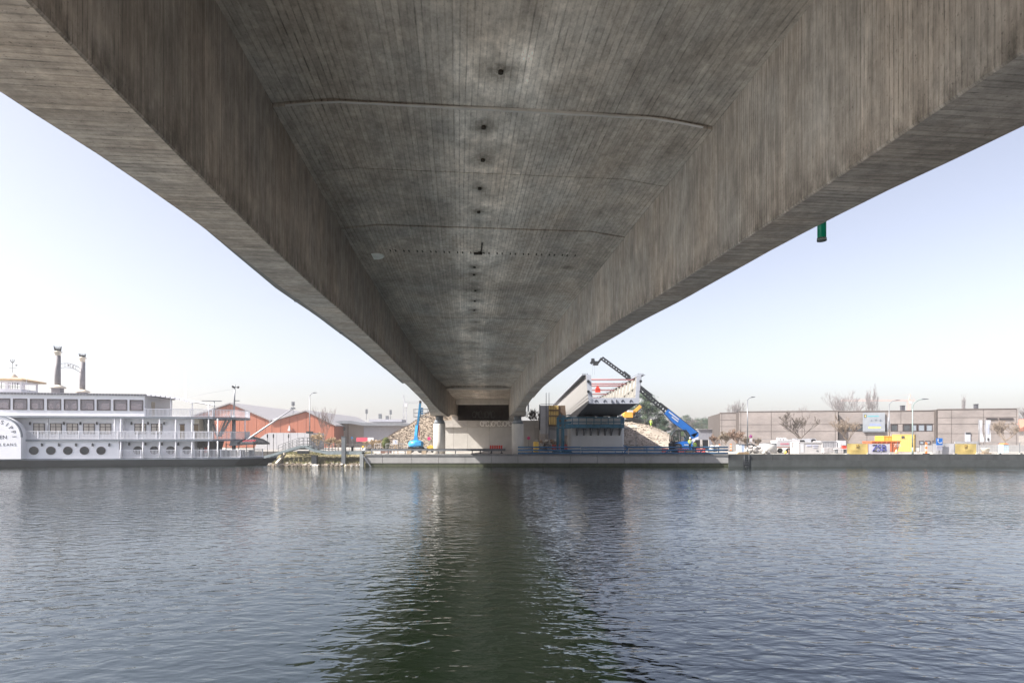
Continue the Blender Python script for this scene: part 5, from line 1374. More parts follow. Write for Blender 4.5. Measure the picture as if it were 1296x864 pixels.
# ---------- telehandler
Yt = 84.; q = P(868, 572, Yt); th = thing("telehandler", "blue rotating telehandler reaching its long black boom over the steel girder", "telehandler", (q.x, Yt, G))
X = lambda px: WX(px, Yt) - q.x
Z = lambda py: WZ(py, Yt) - G
def wheel(cx, cy, r):
    w_ = MB().tube((cx, cy - .22, r), (cx, cy + .22, r), r, n=20); w_.build("tyre", M_RUBBER, th)
    MB().tube((cx, cy - .24, r), (cx, cy + .24, r), r * .55, n=14).build("rim", M_STEEL, th)
for px in (855, 880.5):
    for cy in (-.9, 1.1): wheel(X(px), cy, .68)
MB().box(X(851), X(885), -.6, .8, .55, 1.05).build("chassis", M_DARK, th)
MB().prism([(X(848.5), .9), (X(857), .9), (X(857), Z(559)), (X(851.5), Z(558.5)), (X(848.5), Z(561))], 'y', -.85, 1.1).build("front_fender", M_DARK, th)
MB().prism([(X(851), Z(561)), (X(862), Z(558)), (X(872), Z(558.5)), (X(872), Z(561)), (X(860), Z(562))], 'y', -1.0, 1.2).build("hood", M_BLUE, th)
MB().prism([(X(860.5), Z(568)), (X(872), Z(568)), (X(876), Z(561.5)), (X(874), Z(559)), (X(860.5), Z(560.5))], 'y', -1.12, 1.3).build("engine_cover", M_BLUE, th)
MB().box(X(863), X(871), -1.135, -1.122, Z(563), Z(562.1)).build("maker_plate", M_WHITE, th)
MB().prism([(X(872), .6), (X(885.5), .6), (X(885.5), 1.0), (X(876), 1.35), (X(872), 1.35)], 'y', -1.0, 1.2).build("rear_fender", M_DARK, th)
# cab: frame and glass
ca = [(X(847.8), Z(558.5)), (X(848.2), Z(551)), (X(850.5), Z(546.5)), (X(854), Z(544.3)), (X(866), Z(544.2)), (X(869), Z(548)), (X(873), Z(556)), (X(864), Z(558.8))]
M_CAB = glassy("cab_glass", (.05, .07, .06), .45)
cg = MB().prism(ca, 'y', -.85, .15).build("cab", M_CAB, th)
cf = MB()
for y in (-.87, .17):
    pts = [(a, y, b2) for a, b2 in ca] + [(ca[0][0], y, ca[0][1])]
    for a, b2 in zip(pts, pts[1:]): cf.bar(a, b2, .1)
    cf.bar((X(858.5), y, Z(544.5)), (X(859), y, Z(558)), .14); cf.bar((X(866), y, Z(544.2)), (X(873), y, Z(556)), .14)
cf.build("cab_frame", M_DARK, cg)
MB().cbox((X(856), -.3, Z(555)), (.5, .5, .5)).cbox((X(857), -.3, Z(552)), (.18, .45, .8)).cbox((X(852.5), -.3, Z(555)), (.3, .4, .8)).build("cab_seat", M_DARK, cg)
MB().cbox((X(862), -.4, Z(549)), (.45, .3, .7)).build("hi_vis_jacket", mat("hi_vis_pale", (.35, .5, .25), .8), cg)
# turntable arm and boom
MB().prism([(X(868.5), Z(559)), (X(885), Z(552)), (X(885), Z(547.2)), (X(880), Z(548)), (X(868.5), Z(552.7))], 'y', .3, .95).build("boom_pedestal", M_BLUE, th)
A = Vector((X(882.3), .62, Z(550))); B = Vector((X(844.5), .62, Z(520.3))); C_ = Vector((X(810.5), .62, Z(491.5))); D = Vector((X(795), .62, Z(476.5))); E = Vector((X(762.3), .62, Z(452.3)))
dirv = (B - A).normalized(); nrm = Vector((-dirv.z, 0, dirv.x))
if nrm.z < 0: nrm = -nrm
hw = .46
poly = [A - nrm * .5, A + nrm * .38, B + nrm * .42, B - nrm * .42, A.lerp(B, .68) - nrm * .75]
MB().prism([(p.x, p.z) for p in poly], 'y', .3, .95).build("main_boom", M_BLUE, th)
MB().bar(A + nrm * .46, B + nrm * .46 + dirv * 1.5, .5, .1).build("hose_guide", M_DARK, th)
pl = MB(); Mx = Matrix((dirv * -1, nrm, Vector((0, -1, 0)))).transposed().to_4x4()
for i, t_ in enumerate((.78, .7)): pl.cbox(A.lerp(B, t_ ) + Vector((0, -.34, 0)) + nrm * (.15 - .32 * i), (1.9 - .7 * i, .02, .16), Matrix((dirv, Vector((0, 1, 0)), nrm)).transposed())
pl.build("boom_sign", M_WHITE, th)
# extended sections: lattice-like plates with oval holes -> rails with cross pieces
def open_section(a, b2, h, n, name, wdt=.36):
    mb = MB(); d = (b2 - a).normalized(); nn = Vector((-d.z, 0, d.x)); nn = nn if nn.z > 0 else -nn
    for s in (-1, 1): mb.bar(a + nn * s * h, b2 + nn * s * h, wdt, .17)
    for i in range(n):
        p = a.lerp(b2, (i + .5) / n); Lq = (b2 - a).length / n
        mb.cbox(p + d * Lq * .25, (Lq * .5, wdt * .95, h * 1.9), Matrix((d, Vector((0, 1, 0)), nn)).transposed())
    mb.build(name, M_DARK, th)
open_section(B, C_ + (C_ - B) * -.15, .25, 9, "boom_section")
open_section(C_ + (C_ - B) * -.16, D, .22, 3, "boom_section")
open_section(D, E, .18, 10, "boom_section")
MB().bar(B.lerp(C_, .6) + nrm * .35, D.lerp(C_, .2) + nrm * .1, .3, .45).build("boom_collar", M_DARK, th)
MB().bar(D + nrm * .25 - dirv * .3, D + nrm * .25 + dirv * .9, .3, .35).build("boom_collar", M_DARK, th)
hx = MB(); hp_ = [E, Vector((X(757.5), .62, Z(458.6))), Vector((X(754.5), .62, Z(459.8)))]
hx.bar(E, hp_[1], .28, .3); hx.build("jib_arm", M_DARK, th)
MB().cbox((X(754.6), .62, Z(459)), (.75, .5, .6)).cbox((X(751), .62, Z(456)), (.45, .55, .7)).bar((X(748.5), .62, Z(459.5)), (X(751), .62, Z(455)), .35, .35).bar((X(755), .62, Z(461)), (X(751.5), .62, Z(454.8)), .25, .3).build("jib_head", M_DARK, th)
MB().tube((X(750.5), .62, Z(459.5)), (X(750.5), .62, Z(474)), .012, n=4).tube((X(753.3), .62, Z(461)), (X(753.3), .62, Z(474)), .012, n=4).build("hoist_rope", M_STEEL, th)
MB().tube((X(858), .5, Z(540)), (X(870), .5, Z(556)), .08, n=8).build("lift_cylinder", M_DARK, th)
MB().tube((X(848), .5, Z(528)), (X(858.5), .5, Z(541.5)), .05, n=8).build("cylinder_rod", M_STEEL, th)
for s in ((849, -1.5), (886, -1.5), (849, 1.7), (886, 1.7)):
    MB().bar((X(868) + (X(s[0]) - X(868)) * .7, s[1] * .5, .7), (X(s[0]), s[1], .25), .18).cbox((X(s[0]), s[1], .08), (.55, .55, .12)).build("outrigger", M_DARK, th)
# black mesh panels
for k, (a, b2) in enumerate(((878, 886.7), (888, 897))):
    Y = 80; x0, x1 = WX(a, Y), WX(b2, Y); t = thing("screen_panel", ("black screen panel directly behind the telehandler", "black screen panel farther right of the telehandler")[k], "screen", ((x0 + x1) / 2, Y, G)); w_ = (x1 - x0) / 2; h1 = WZ(556.2, Y) - G
    fr = MB()
    fr.box(-w_, -w_ + .08, -.05, .05, 0, h1); fr.box(w_ - .08, w_, -.05, .05, 0, h1); fr.build("frame", mat("frame_pale", (.5, .46, .42), .7), t)
    MB().box(-w_ + .083, w_ - .083, -.04, .04, .4, h1 - .02).build("infill", mat("screen_black", (.015, .015, .018), .7), t)
# ---------- excavator on the mound
Ye = 109.; q = P(800, 536.5, Ye); ex = thing("excavator", "orange excavator on the mound right of the steel girder", "excavator", (q.x, Ye, max(q.z, h_mnd(q.x, Ye))))
XE = lambda px: WX(px, Ye) - q.x
ZE = lambda py: WZ(py, Ye) - ex.location.z
M_EX = mat("excavator_orange", (.72, .34, .06), .5, var=.08)
for s in (-1, 1):
    MB().prism([(-1.6, .2), (-1.3, 0), (1.3, 0), (1.6, .2), (1.6, .55), (1.3, .75), (-1.3, .75), (-1.6, .55)], 'y', s * 1.0 - .25, s * 1.0 + .25).build("track", M_RUBBER, ex)
MB().box(-1.0, .9, -1.1, 1.1, .85, 1.25).build("slew_deck", M_DARK, ex)
MB().prism([(-1.7, 1.0), (-.1, 1.0), (-.1, 2.0), (-1.5, 2.1), (-1.75, 1.7)], 'y', -1.15, 1.15).build("engine_cover", M_EX, ex)
cb_ = MB().prism([(XE(803), 1.1), (XE(808.5), 1.1), (XE(808.5), 2.2), (XE(806.5), ZE(523)), (XE(803), ZE(523))], 'y', -1.1, -.1).build("cab", M_GLASS_D, ex)
MB().box(XE(803) - .03, XE(808) + .03, -1.15, -.05, ZE(523) + .002, ZE(523) + .12).build("cab_roof", M_DARK, cb_)
b1 = [Vector((XE(801), .2, 1.6)), Vector((XE(803.5), .2, ZE(520.5))), Vector((XE(811), .2, ZE(513.6)))]
MB().bar(b1[0], b1[1], .35, .65).bar(b1[1] - Vector((.1, 0, .1)), b1[2], .35, .55).build("boom", M_EX, ex)
MB().bar(b1[2] + Vector((.1, 0, .15)), Vector((XE(809), .2, ZE(524))), .25, .35).build("stick", M_STEEL, ex)
MB().prism([(XE(806.5), ZE(527)), (XE(809.8), ZE(523)), (XE(811), ZE(526)), (XE(809), ZE(529))], 'y', -.3, .7).build("bucket", M_STEEL, ex)
MB().tube(b1[0].lerp(b1[1], .2) + Vector((.3, -.2, 0)), b1[1] + Vector((.35, -.2, -.1)), .07, n=8).build("boom_cylinder", M_STEEL, ex)
MB().cbox((XE(797), -.4, 2.15), (.9, .9, .5)).build("counterweight", M_WHITE, ex)
t = thing("scaffold_landing", "grey planked landing beside the excavator on the mound", "platform", P(794, 541.5, 92))
MB().cbox((0, 0, -.05), (3.0, 1.2, .12)).build("boards", M_STEEL, t)
for x in (-1.3, 1.3): MB().tube((x, -.5, -.1), (x, -.5, -(P(794, 541.5, 92).z - G)), .05, n=6).build("leg", M_STEEL, t)
# ---------- people
def person(label, loc, rotz, pose, vest, trousers, helmet, s=1.0, thing_name="person"):
    """continuous skinned body; clothing as its children"""
    root = thing(thing_name, label, "person", loc, rotz)
    J = {}
    hip = .93
    V = []; E_ = []; Rr = []
    def v(p, r): V.append(Vector(p) * s); Rr.append(r * s); return len(V) - 1
    def e(*ids):
        for a, b2 in zip(ids, ids[1:]): E_.append((a, b2))
    pel = v((0, 0, hip), .13); wa = v((0, 0.01, 1.12), .125); ch = v((0, pose.get('lean', 0) * .6, 1.32), .15); nk = v((0, pose.get('lean', 0), 1.50), .06); hd0 = v((0, pose.get('lean', 0) - .01, 1.58), .085); hd1 = v((0, pose.get('lean', 0) - .015, 1.68), .1); hd2 = v((0, pose.get('lean', 0) - .0, 1.76), .07)
    nose = v((0, pose.get('lean', 0) - .125, 1.645), .016)
    e(pel, wa, ch, nk, hd0, hd1, hd2); E_.append((hd1, nose))
    for sd_ in (-1, 1):
        L = pose['legs'][0 if sd_ < 0 else 1]
        h = v((sd_ * .095, 0, hip - .07), .1); kn = v((sd_ * .105, L[0] * .5 - .02, .5), .066); an = v((sd_ * .11, L[0], .1), .045); to = v((sd_ * .125, L[0] - .17, .045), .04)
        e(pel, h, kn, an, to)
        Aq = pose['arms'][0 if sd_ < 0 else 1]
        sh = v((sd_ * .19, pose.get('lean', 0) * .8, 1.42), .06); el = v((sd_ * Aq[0][0], Aq[0][1], Aq[0][2]), .046); wr = v((sd_ * Aq[1][0], Aq[1][1], Aq[1][2]), .032)
        e(ch, sh, el, wr)
        d = (V[wr] - V[el]).normalized(); side = Vector((0, 0, 1)).cross(d); side = side.normalized() if side.length > .1 else Vector((0, 1, 0))
        pm = v((V[wr] + d * .075 * s) / s, .034); e(wr, pm)
        for i in range(4):
            f1 = (V[pm] + d * (.05 + .008 * (i in (1, 2))) * s + side * (i - 1.5) * .019 * s) / s; f2 = Vector(f1) + d * .03 + Vector((0, -.012, -.01))
            a1_ = v(f1, .009); a2_ = v(f2, .008); e(pm, a1_, a2_)
        t1 = v((V[wr] + d * .04 * s + side * .045 * s) / s, .011); e(wr, t1)
    me = bpy.data.meshes.new("body"); me.from_pydata([tuple(p) for p in V], E_, [])
    o = bpy.data.objects.new("body", me); COL.objects.link(o)
    md = o.modifiers.new("skin", 'SKIN'); sv = me.skin_vertices[0].data
    for i, r in enumerate(Rr): sv[i].radius = (r, r)
    sv[0].use_root = True
    ms = o.modifiers.new("sub", 'SUBSURF'); ms.levels = 1; ms.render_levels = 1
    dg = bpy.context.evaluated_depsgraph_get(); nm = bpy.data.meshes.new_from_object(o.evaluated_get(dg)); o.modifiers.clear(); o.data = nm; bpy.data.meshes.remove(me)
    nm.materials.clear()
    for m_ in (mat("skin", (.45, .27, .2), .6), vest, trousers, mat("boots", (.03, .025, .02), .7)): nm.materials.append(m_)
    for p in nm.polygons:
        c = p.center / s; k = 0
        if c.z < .13: k = 3
        elif c.z < .98 and abs(c.x) < .3 and not (abs(c.x) > .2 and c.z > .6): k = 2
        elif c.z < 1.49 and abs(c.x) < .52: k = 1
        p.material_index = k; p.use_smooth = True
    # hands stay skin
    for p in nm.polygons:
        c = p.center / s
        for Aq, sd_ in ((pose['arms'][0], -1), (pose['arms'][1], 1)):
            wq = Vector((sd_ * Aq[1][0], Aq[1][1], Aq[1][2]))
            if (c - wq).length < .03 or ((c - wq).dot(wq - Vector((sd_ * Aq[0][0], Aq[0][1], Aq[0][2]))) > 0 and (c - wq).length < .16): p.material_index = 0
    o.parent = root; root_l = pose.get('lean', 0)
    hl = MB(); hl.lathe([(.155, 1.70), (.125, 1.705), (.12, 1.78), (.085, 1.84), (.02, 1.86)], 14, (0, root_l - .01, 0)); hl.prism([(-.1, root_l - .2), (.1, root_l - .2), (.12, root_l - .08), (-.12, root_l - .08)], 'z', 1.70, 1.715)
    hl.v = [tuple(Vector(p) * s) for p in hl.v]; hl.build("helmet", helmet, root)
    st = MB()
    for z in (1.12, 1.26): st.lathe([(.172, z), (.176, z + .045)], 14, (0, root_l * .4, 0))
    st.v = [(p[0] * s, p[1] * s * .95, p[2] * s) for p in st.v]; st.build("reflective_band", mat("reflective_silver", (.7, .7, .72), .3), root)
    return root
M_HIV = mat("hi_vis_yellow", (.45, .68, .06), .7, var=.08); M_TRB = mat("work_trousers", (.03, .05, .09), .8)
M_HW = M_WHITE
walk = {'legs': ((-.22, 0), (.2, 0)), 'arms': (((.27, .06, 1.17), (.27, -.1, .95)), ((.27, -.02, 1.16), (.27, .1, .94))), 'lean': -.03}
stand = {'legs': ((-.03, 0), (.03, 0)), 'arms': (((.28, .02, 1.17), (.25, -.14, 1.0)), ((.28, .03, 1.17), (.24, -.16, 1.02))), 'lean': -.02}
q = P(879.2, 574.5, 74.3); person("worker in yellow hi-vis top and dark trousers walking before the telehandler", (q.x, 74.3, G), R(-60), walk, M_HIV, M_TRB, M_HW)
q = P(875.2, 574, 76.5); person("worker in hi-vis vest standing close behind the walking one", (q.x, 77.2, G + .35), R(25), stand, M_HIV, M_TRB, M_HW)
t = thing("wooden_step", "low timber step under the standing worker", "step", (q.x, 77.2, G)); MB().box(-.5, .5, -.4, .4, 0, .345).build("block", M_WOOD, t)
q = P(824, 541.5, 112); person("worker in full hi-vis clothing standing on top of the sand mound", (q.x, 112, h_mnd(q.x, 112) - .02), R(15), stand, M_HIV, mat("hi_vis_trousers", (.4, .6, .08), .7), M_HW)
# ================================================================== RIGHT BANK
# ---------- brick hall
def brick_mat(name, c1, c2, mort):
    m = bpy.data.materials.new(name); m.use_nodes = True; n = m.node_tree.nodes; l = m.node_tree.links; b = n["Principled BSDF"]; b.inputs["Roughness"].default_value = .9
    tc = n.new("ShaderNodeTexCoord"); mp = n.new("ShaderNodeMapping"); mp.inputs["Rotation"].default_value = (R(90), 0, 0); l.new(tc.outputs["Object"], mp.inputs[0])
    bk = n.new("ShaderNodeTexBrick"); bk.inputs["Scale"].default_value = 1.0; bk.inputs["Brick Width"].default_value = .5; bk.inputs["Row Height"].default_value = .16; bk.inputs["Mortar Size"].default_value = .012
    bk.inputs["Color1"].default_value = (*c1, 1); bk.inputs["Color2"].default_value = (*c2, 1); bk.inputs["Mortar"].default_value = (*mort, 1); l.new(mp.outputs[0], bk.inputs["Vector"])
    nz_ = n.new("ShaderNodeTexNoise"); nz_.inputs["Scale"].default_value = .35; nz_.inputs["Detail"].default_value = 6; l.new(tc.outputs["Object"], nz_.inputs["Vector"])
    rp = n.new("ShaderNodeMapRange"); l.new(nz_.outputs[0], rp.inputs[0]); rp.inputs[1].default_value = .3; rp.inputs[2].default_value = .7; rp.inputs[3].default_value = .82; rp.inputs[4].default_value = 1.15
    mx = n.new("ShaderNodeMix"); mx.data_type = 'RGBA'; mx.blend_type = 'MULTIPLY'; mx.inputs[0].default_value = 1; l.new(bk.outputs[0], mx.inputs[6])
    cc = n.new("ShaderNodeCombineColor"); [l.new(rp.outputs[0], cc.inputs[i]) for i in range(3)]; l.new(cc.outputs[0], mx.inputs[7]); l.new(mx.outputs[2], b.inputs["Base Color"])
    return m
M_BRK = brick_mat("grey_brown_brick", (.195, .172, .165), (.225, .2, .19), (.165, .148, .14))
M_JNT = mat("brick_joint_dark", (.06, .05, .045), .9)
BY0, BX0 = 131.0, WX(935, 131); BX1, BY1 = WX(1289, 119), 119.0
BA = math.atan2(BY1 - BY0, BX1 - BX0); cB, sB = math.cos(BA), math.sin(BA)
bh = thing("brick_hall", "long grey-brown brick hall with dark panel joints and strip windows", "hall", (BX0, BY0, G), BA)
def BU(px, v=0.):
    k = (px - 648) / 720; return (k * (BY0 + v * cB) - BX0 + v * sB) / (cB - k * sB)
def BZ(py, px, v=0.):
    Y = BY0 + BU(px, v) * sB + v * cB; return EYE + (554 - py) / 720 * Y - G
def panels(px_cols, rows_py, pref, v, th=.12):
    """brick panels between recessed dark joints"""
    zs = [BZ(r, pref, v) for r in rows_py]
    for a, b2 in zip(px_cols, px_cols[1:]):
        for z1, z0 in zip(zs, zs[1:]):
            MB().box(BU(a, v) + .05, BU(b2, v) - .05, v - th, v - .003, max(z0, 0) + .045, z1 - .045).build("wall_panel", M_BRK, bh)
zt = BZ(520.5, 1000)
D_ = 30
MB().box(BU(935), BU(1060.5), 0, D_, -.2, BZ(520.8, 1000)).build("wall", M_JNT, bh)
panels([935, 937.5, 976, 1015, 1057, 1060.5], [521, 537, 545.8, 572], 1000, 0)
v1 = 1.6
MB().box(BU(911, 4), BU(935, 4) + .5, 4, D_ - 2, -.2, BZ(522.8, 922, 4)).build("wall", M_JNT, bh)
panels([911, 913.5, 935.5], [523, 531.3, 539.5, 572], 922, 4)
MB().box(BU(1060.5) + .003, BU(1186.5), v1, D_, -.2, BZ(520.3, 1120, v1)).build("wall", M_JNT, bh)
panels([1061.5, 1097, 1140, 1183.5, 1186.3], [520.8, 536.5], 1120, v1)
panels([1061.5, 1097, 1140, 1183.5, 1186.3], [545.8, 572], 1120, v1)
MB().box(BU(1186.5) + .003, BU(1289), .6, D_, -.2, BZ(517.8, 1230, .6)).build("wall", M_JNT, bh)
panels([1186.8, 1204, 1244.5, 1286, 1289], [518.3, 528.3, 536.6, 548.5, 572], 1230, .6)
# roof edge
for a, b2, py, v in ((911, 935, 522.8, 4), (935, 1060.5, 520.7, 0), (1060.6, 1186.5, 520.3, v1), (1186.6, 1289.5, 517.8, .6)):
    MB().box(BU(a, v) - .05, BU(b2, v) + .05, v - .2, v + .25, BZ(py, (a + b2) / 2, v) + .003, BZ(py - .9, (a + b2) / 2, v)).build("roof_edge", mat("roof_edge_brown", (.12, .1, .09), .7), bh)
M_PANE = mat("hall_window_pale", (.2, .23, .265), .25, var=.1); M_PANED = mat("hall_window_dark", (.05, .055, .06), .15, var=.3)
def bwin(a, b2, y0, y1, v, pm, fm=None):
    u0, u1, z0, z1 = BU(a, v), BU(b2, v), BZ(y1, a, v), BZ(y0, a, v)
    f = MB(); t = .1
    f.box(u0, u1, v - .16, v - .004, z0, z0 + t); f.box(u0, u1, v - .16, v - .004, z1 - t, z1); f.box(u0, u0 + t, v - .158, v - .004, z0, z1); f.box(u1 - t, u1, v - .158, v - .004, z0, z1)
    f = f.build("window", fm or M_FR, bh); MB().box(u0 + t * .5, u1 - t * .5, v - .08, v - .006, z0 + t * .5, z1 - t * .5).build("pane", pm, f)
for a, b2, pm in ((1070, 1080, M_PANED), (1083, 1093, M_PANED), (1121, 1126, M_PANED), (1127, 1136, M_PANED), (1142.3, 1152, M_PANED), (1152.6, 1160, M_PANE), (1161.5, 1170, M_PANE), (1171.5, 1180, M_PANE)): bwin(a, b2, 537, 545.5, v1, pm)
for a, b2 in ((1136.3, 1142), (1180.3, 1186), (1093.3, 1097)): MB().box(BU(a, v1), BU(b2, v1), v1 - .12, v1 - .004, BZ(545.6, a, v1), BZ(536.8, a, v1)).build("wall_panel", M_BRK, bh)
for a, b2 in ((1163, 1169), (1171, 1177), (1180, 1184)): bwin(a, b2, 557.5, 562, v1 - .13, M_PANE)
bwin(1248, 1262, 528.8, 531, .6 - .13, M_PANED); bwin(1264, 1282, 528.8, 531, .6 - .13, M_PANED)
f = MB().box(BU(1221.5, .4), BU(1228, .4), .3, .478, 0, BZ(547, 1225, .4)).build("door", mat("door_grey", (.35, .37, .42), .5), bh)
MB().box(BU(1221.5, .4), BU(1228, .4), .26, .297, BZ(549.3, 1225, .4), BZ(547, 1225, .4)).build("door_head", M_DARK, f)
MB().box(BU(1208, .3), BU(1238, .3), .0, .45, 0, BZ(558.3, 1220, .3)).build("loading_dock", mat("dock_grey", (.2, .2, .21), .8), bh)
for px, py0, py1, w_ in ((1143.3, 513.5, 520.3, .33), (1236.5, 511.7, 518, .27)):
    u = BU(px, 5); c_ = MB().box(u - w_, u + w_, 5, 5.8, BZ(py1, px, 5), BZ(py0, px, 5)).build("chimney", mat("flue_dark", (.06, .06, .07), .6), bh)
    MB().box(u - w_ - .06, u + w_ + .06, 4.94, 5.86, BZ(py0, px, 5), BZ(py0, px, 5) + .1).build("chimney_cap", M_DARK, c_)
# advertising poster
vp = v1 - .4; u0, u1, z0, z1 = BU(1092, vp), BU(1120, vp), BZ(546, 1105, vp), BZ(522, 1105, vp)
po = thing("advertising_poster", "large bluish poster with jet shapes hung on the brick hall's front", "poster", frame(bh) @ Vector(((u0 + u1) / 2, vp, z0)), BA)
w2 = (u1 - u0) / 2; h2 = z1 - z0
MB().box(-w2, w2, -.05, .05, 0, h2).build("panel", mat("poster_blue_grey", (.19, .21, .24), .6, col2=(.25, .27, .295), scale=.6), po)
MB().box(-w2, w2, -.12, -.052, -.15, .12).build("bottom_rail", M_STEEL, po)
pr = MB()
def pxy(fx, fy): return (-w2 + fx * 2 * w2, -.055, h2 * (1 - fy))
pr.cur = 0
pr.box(pxy(.06, 0)[0], pxy(.16, 0)[0], -.066, -.052, pxy(0, .26)[2], pxy(0, .10)[2])
pr.cur = 1; pr.box(pxy(.085, 0)[0], pxy(.135, 0)[0], -.07, -.0665, pxy(0, .23)[2], pxy(0, .13)[2])
pr.cur = 2; pr.box(pxy(.2, 0)[0], pxy(.72, 0)[0], -.066, -.052, pxy(0, .21)[2], pxy(0, .17)[2])
pr.cur = 3; pr.box(pxy(.25, 0)[0], pxy(.8, 0)[0], -.066, -.052, pxy(0, .82)[2], pxy(0, .74)[2])
pr.cur = 4
for cx, cy, s in ((.38, .42, .55), (.58, .4, .7), (.78, .42, .8)):
    c_ = Vector(pxy(cx, cy)); q = [(-.5, .02), (-.1, .1), (.1, .5), (.2, .12), (.7, -.1), (.25, -.12), (0, -.4), (-.12, -.06)]
    pr.prism([(c_.x + a * s, c_.z + b2 * s) for a, b2 in q], 'y', -.068, -.053)
pr.cur = 5; pr.box(pxy(.3, 0)[0], pxy(.78, 0)[0], -.066, -.052, pxy(0, .62)[2], pxy(0, .59)[2]); pr.box(pxy(.3, 0)[0], pxy(.82, 0)[0], -.0655, -.052, pxy(0, .69)[2], pxy(0, .655)[2])
pr.build("print", [M_DARK, mat("emblem_gold", (.6, .5, .15), .5), mat("print_teal", (.05, .3, .36), .6), mat("print_lime", (.5, .52, .12), .6), mat("print_jet", (.1, .12, .15), .6), mat("print_blue", (.2, .25, .5), .6)], po)
# ---------- flags
def flag(label, px, py0, py1, wpx, Y, lean=0., print_=True):
    x = WX(px, Y); z0, z1 = WZ(py1, Y) - G, WZ(py0, Y) - G; t = thing("banner_flag", label, "flag", (x, Y, G)); w_ = wpx / 720 * Y
    MB().tube((-.04, 0, 0), (-.04 , 0, z1 + .15), .035, n=8).build("pole", M_STEEL, t)
    mb = MB(); n_ = 12; A = []; B2 = []
    for i in range(n_ + 1):
        f = i / n_; z = z1 + (z0 - z1) * f; o = lean * f + .05 * math.sin(f * 7 + px)
        A.append((o * .5 + .02, .03 * math.sin(f * 9), z)); B2.append((o + w_, -.05 * math.sin(f * 8 + 1), z))
    strip(mb, A, B2); A2 = [(p[0], p[1] + .02, p[2]) for p in A]; B3 = [(p[0], p[1] + .02, p[2]) for p in B2]; strip(mb, B3, A2)
    c_ = mb.build("cloth", mat("flag_white", (.46, .47, .5), .7, var=.04), t)
    if print_:
        pr = MB(); k = n_ // 2; xm = (A[k][0] + B2[k][0]) / 2
        for i in range(9): z = z0 + (z1 - z0) * (.38 + i * .055); pr.box(xm - .1, xm + .1, -.075, -.062, z, z + .12)
        pr.build("print", mat("flag_print", (.4, .45, .6), .6), c_)
        MB().box(xm - .15, xm + .15, -.075, -.06, z0 + .2, z0 + .7).build("emblem", mat("emblem_black", (.05, .05, .05), .6), c_)
flag("white banner flag rising beside the poster above the yellow container", 1123.5, 528.5, 561, 2.6, 96, .3, False)
flag("narrow white banner flag, left of the pair before the hall's right part", 1239, 531.5, 559, 3.4, 100, .35, False)
flag("wide white banner flag with printed strip, right of the pair", 1247, 531.5, 559, 6.6, 100, 0)
# ---------- fence banners on the quay
YQ = 73.3
def banner(label, px0, px1, py0, py1, m_, deco):
    x0, x1 = WX(px0, YQ), WX(px1, YQ); t = thing("fence_banner", label, "banner", ((x0 + x1) / 2, YQ, G + .0)); w_ = (x1 - x0) / 2
    z0, z1 = max(.02, WZ(py1, YQ) - G), WZ(py0, YQ) - G
    # slightly billowing cloth
    mb = MB(); nx, nz_ = 12, 6
    for j in range(nz_ + 1):
        for i in range(nx + 1):
            fx, fz = i / nx, j / nz_
            mb.v.append((-w_ + 2 * w_ * fx, -.03 - .035 * math.sin(fx * 9 + px0) * math.sin(fz * 3.1), z0 + (z1 - z0) * fz - .02 * abs(math.sin(fx * 12.5)) * (j == nz_)))
    for j in range(nz_):
        for i in range(nx): k = j * (nx + 1) + i; mb.f.append([k, k + 1, k + nx + 2, k + nx + 1]); mb.mi.append(0); mb.smf.append(True)
    n0 = len(mb.v); mb.v += [(x, y + .015, z) for x, y, z in mb.v]; mb.f += [[i + n0 for i in f[::-1]] for f in mb.f]; mb.mi += mb.mi[:]; mb.smf += mb.smf[:]
    c_ = mb.build("cloth", m_, t)
    fr = MB()
    for x in (-w_, w_): fr.tube((x, .03, 0), (x, .03, z1 + .05), .025, n=6)
    for z in (z0 + .05, z1): fr.tube((-w_, .03, z), (w_, .03, z), .022, n=6)
    fr.build("fence_frame", M_STEEL, t); ft = MB()
    for x in (-w_, w_): ft.cbox((x, .03, .05), (.28, .55, .1))
    ft.build("fence_foot", M_CONC, t)
    if deco == 'logo':
        pr = MB(); pr.box(-.17, .17, -.085, -.072, z1 - .42, z1 - .12); pr.box(-.2, .2, -.085, -.072, z1 - .56, z1 - .48)
        for k in range(2): pr.box(-.95, .95, -.085, -.075, z0 + .28 + k * .2, z0 + .3 + k * .2)
        pr.build("print", mat("banner_print_brown", (.22, .15, .06), .7), c_)
        lg = MB(); lg.bar((-.09, -.09, z1 - .36), (0, -.09, z1 - .17), .01, .04).bar((.09, -.09, z1 - .36), (0, -.09, z1 - .17), .01, .04); lg.build("emblem", M_YELLOW, c_)
    elif deco:
        Mx = Matrix.Translation((-.02, -.085, (z0 + z1) / 2 + .08)) @ Matrix.Rotation(R(90), 4, 'X')
        lt = MB().text(deco, 1.22, Mx, .008); xs_ = [p[0] for p in lt.v]; sc_ = 1.8 / (max(xs_) - min(xs_)); lt.v = [(p[0] * sc_, p[1], p[2]) for p in lt.v]
        # heavier strokes
        l2 = MB(); 
        for off in (-.035, 0, .035): l2._add([(p[0] + off, p[1] - abs(off) * .02, p[2]) for p in lt.v], lt.f)
        l2.build("lettering", mat("letter_blue", (.13, .14, .42), .6), c_)
    return t
M_YCL = mat("yellow_cloth", (.47, .36, .13), .7, var=.07); M_WCL = mat("white_cloth", (.4, .39, .43), .7, var=.04)
banner("yellow fence banner with small emblem left of the ZSB banner", 1072, 1098, 561.3, 577, M_YCL, 'logo')
banner("white fence banner with large blue ZSB lettering", 1099, 1126, 561.5, 577.5, M_WCL, 'ZSB')
banner("white plain fence cloth behind the blue telephone sign", 1180.5, 1207.5, 561, 577, mat("white_mesh_cloth", (.38, .375, .385), .8, var=.08, scale=5), None)
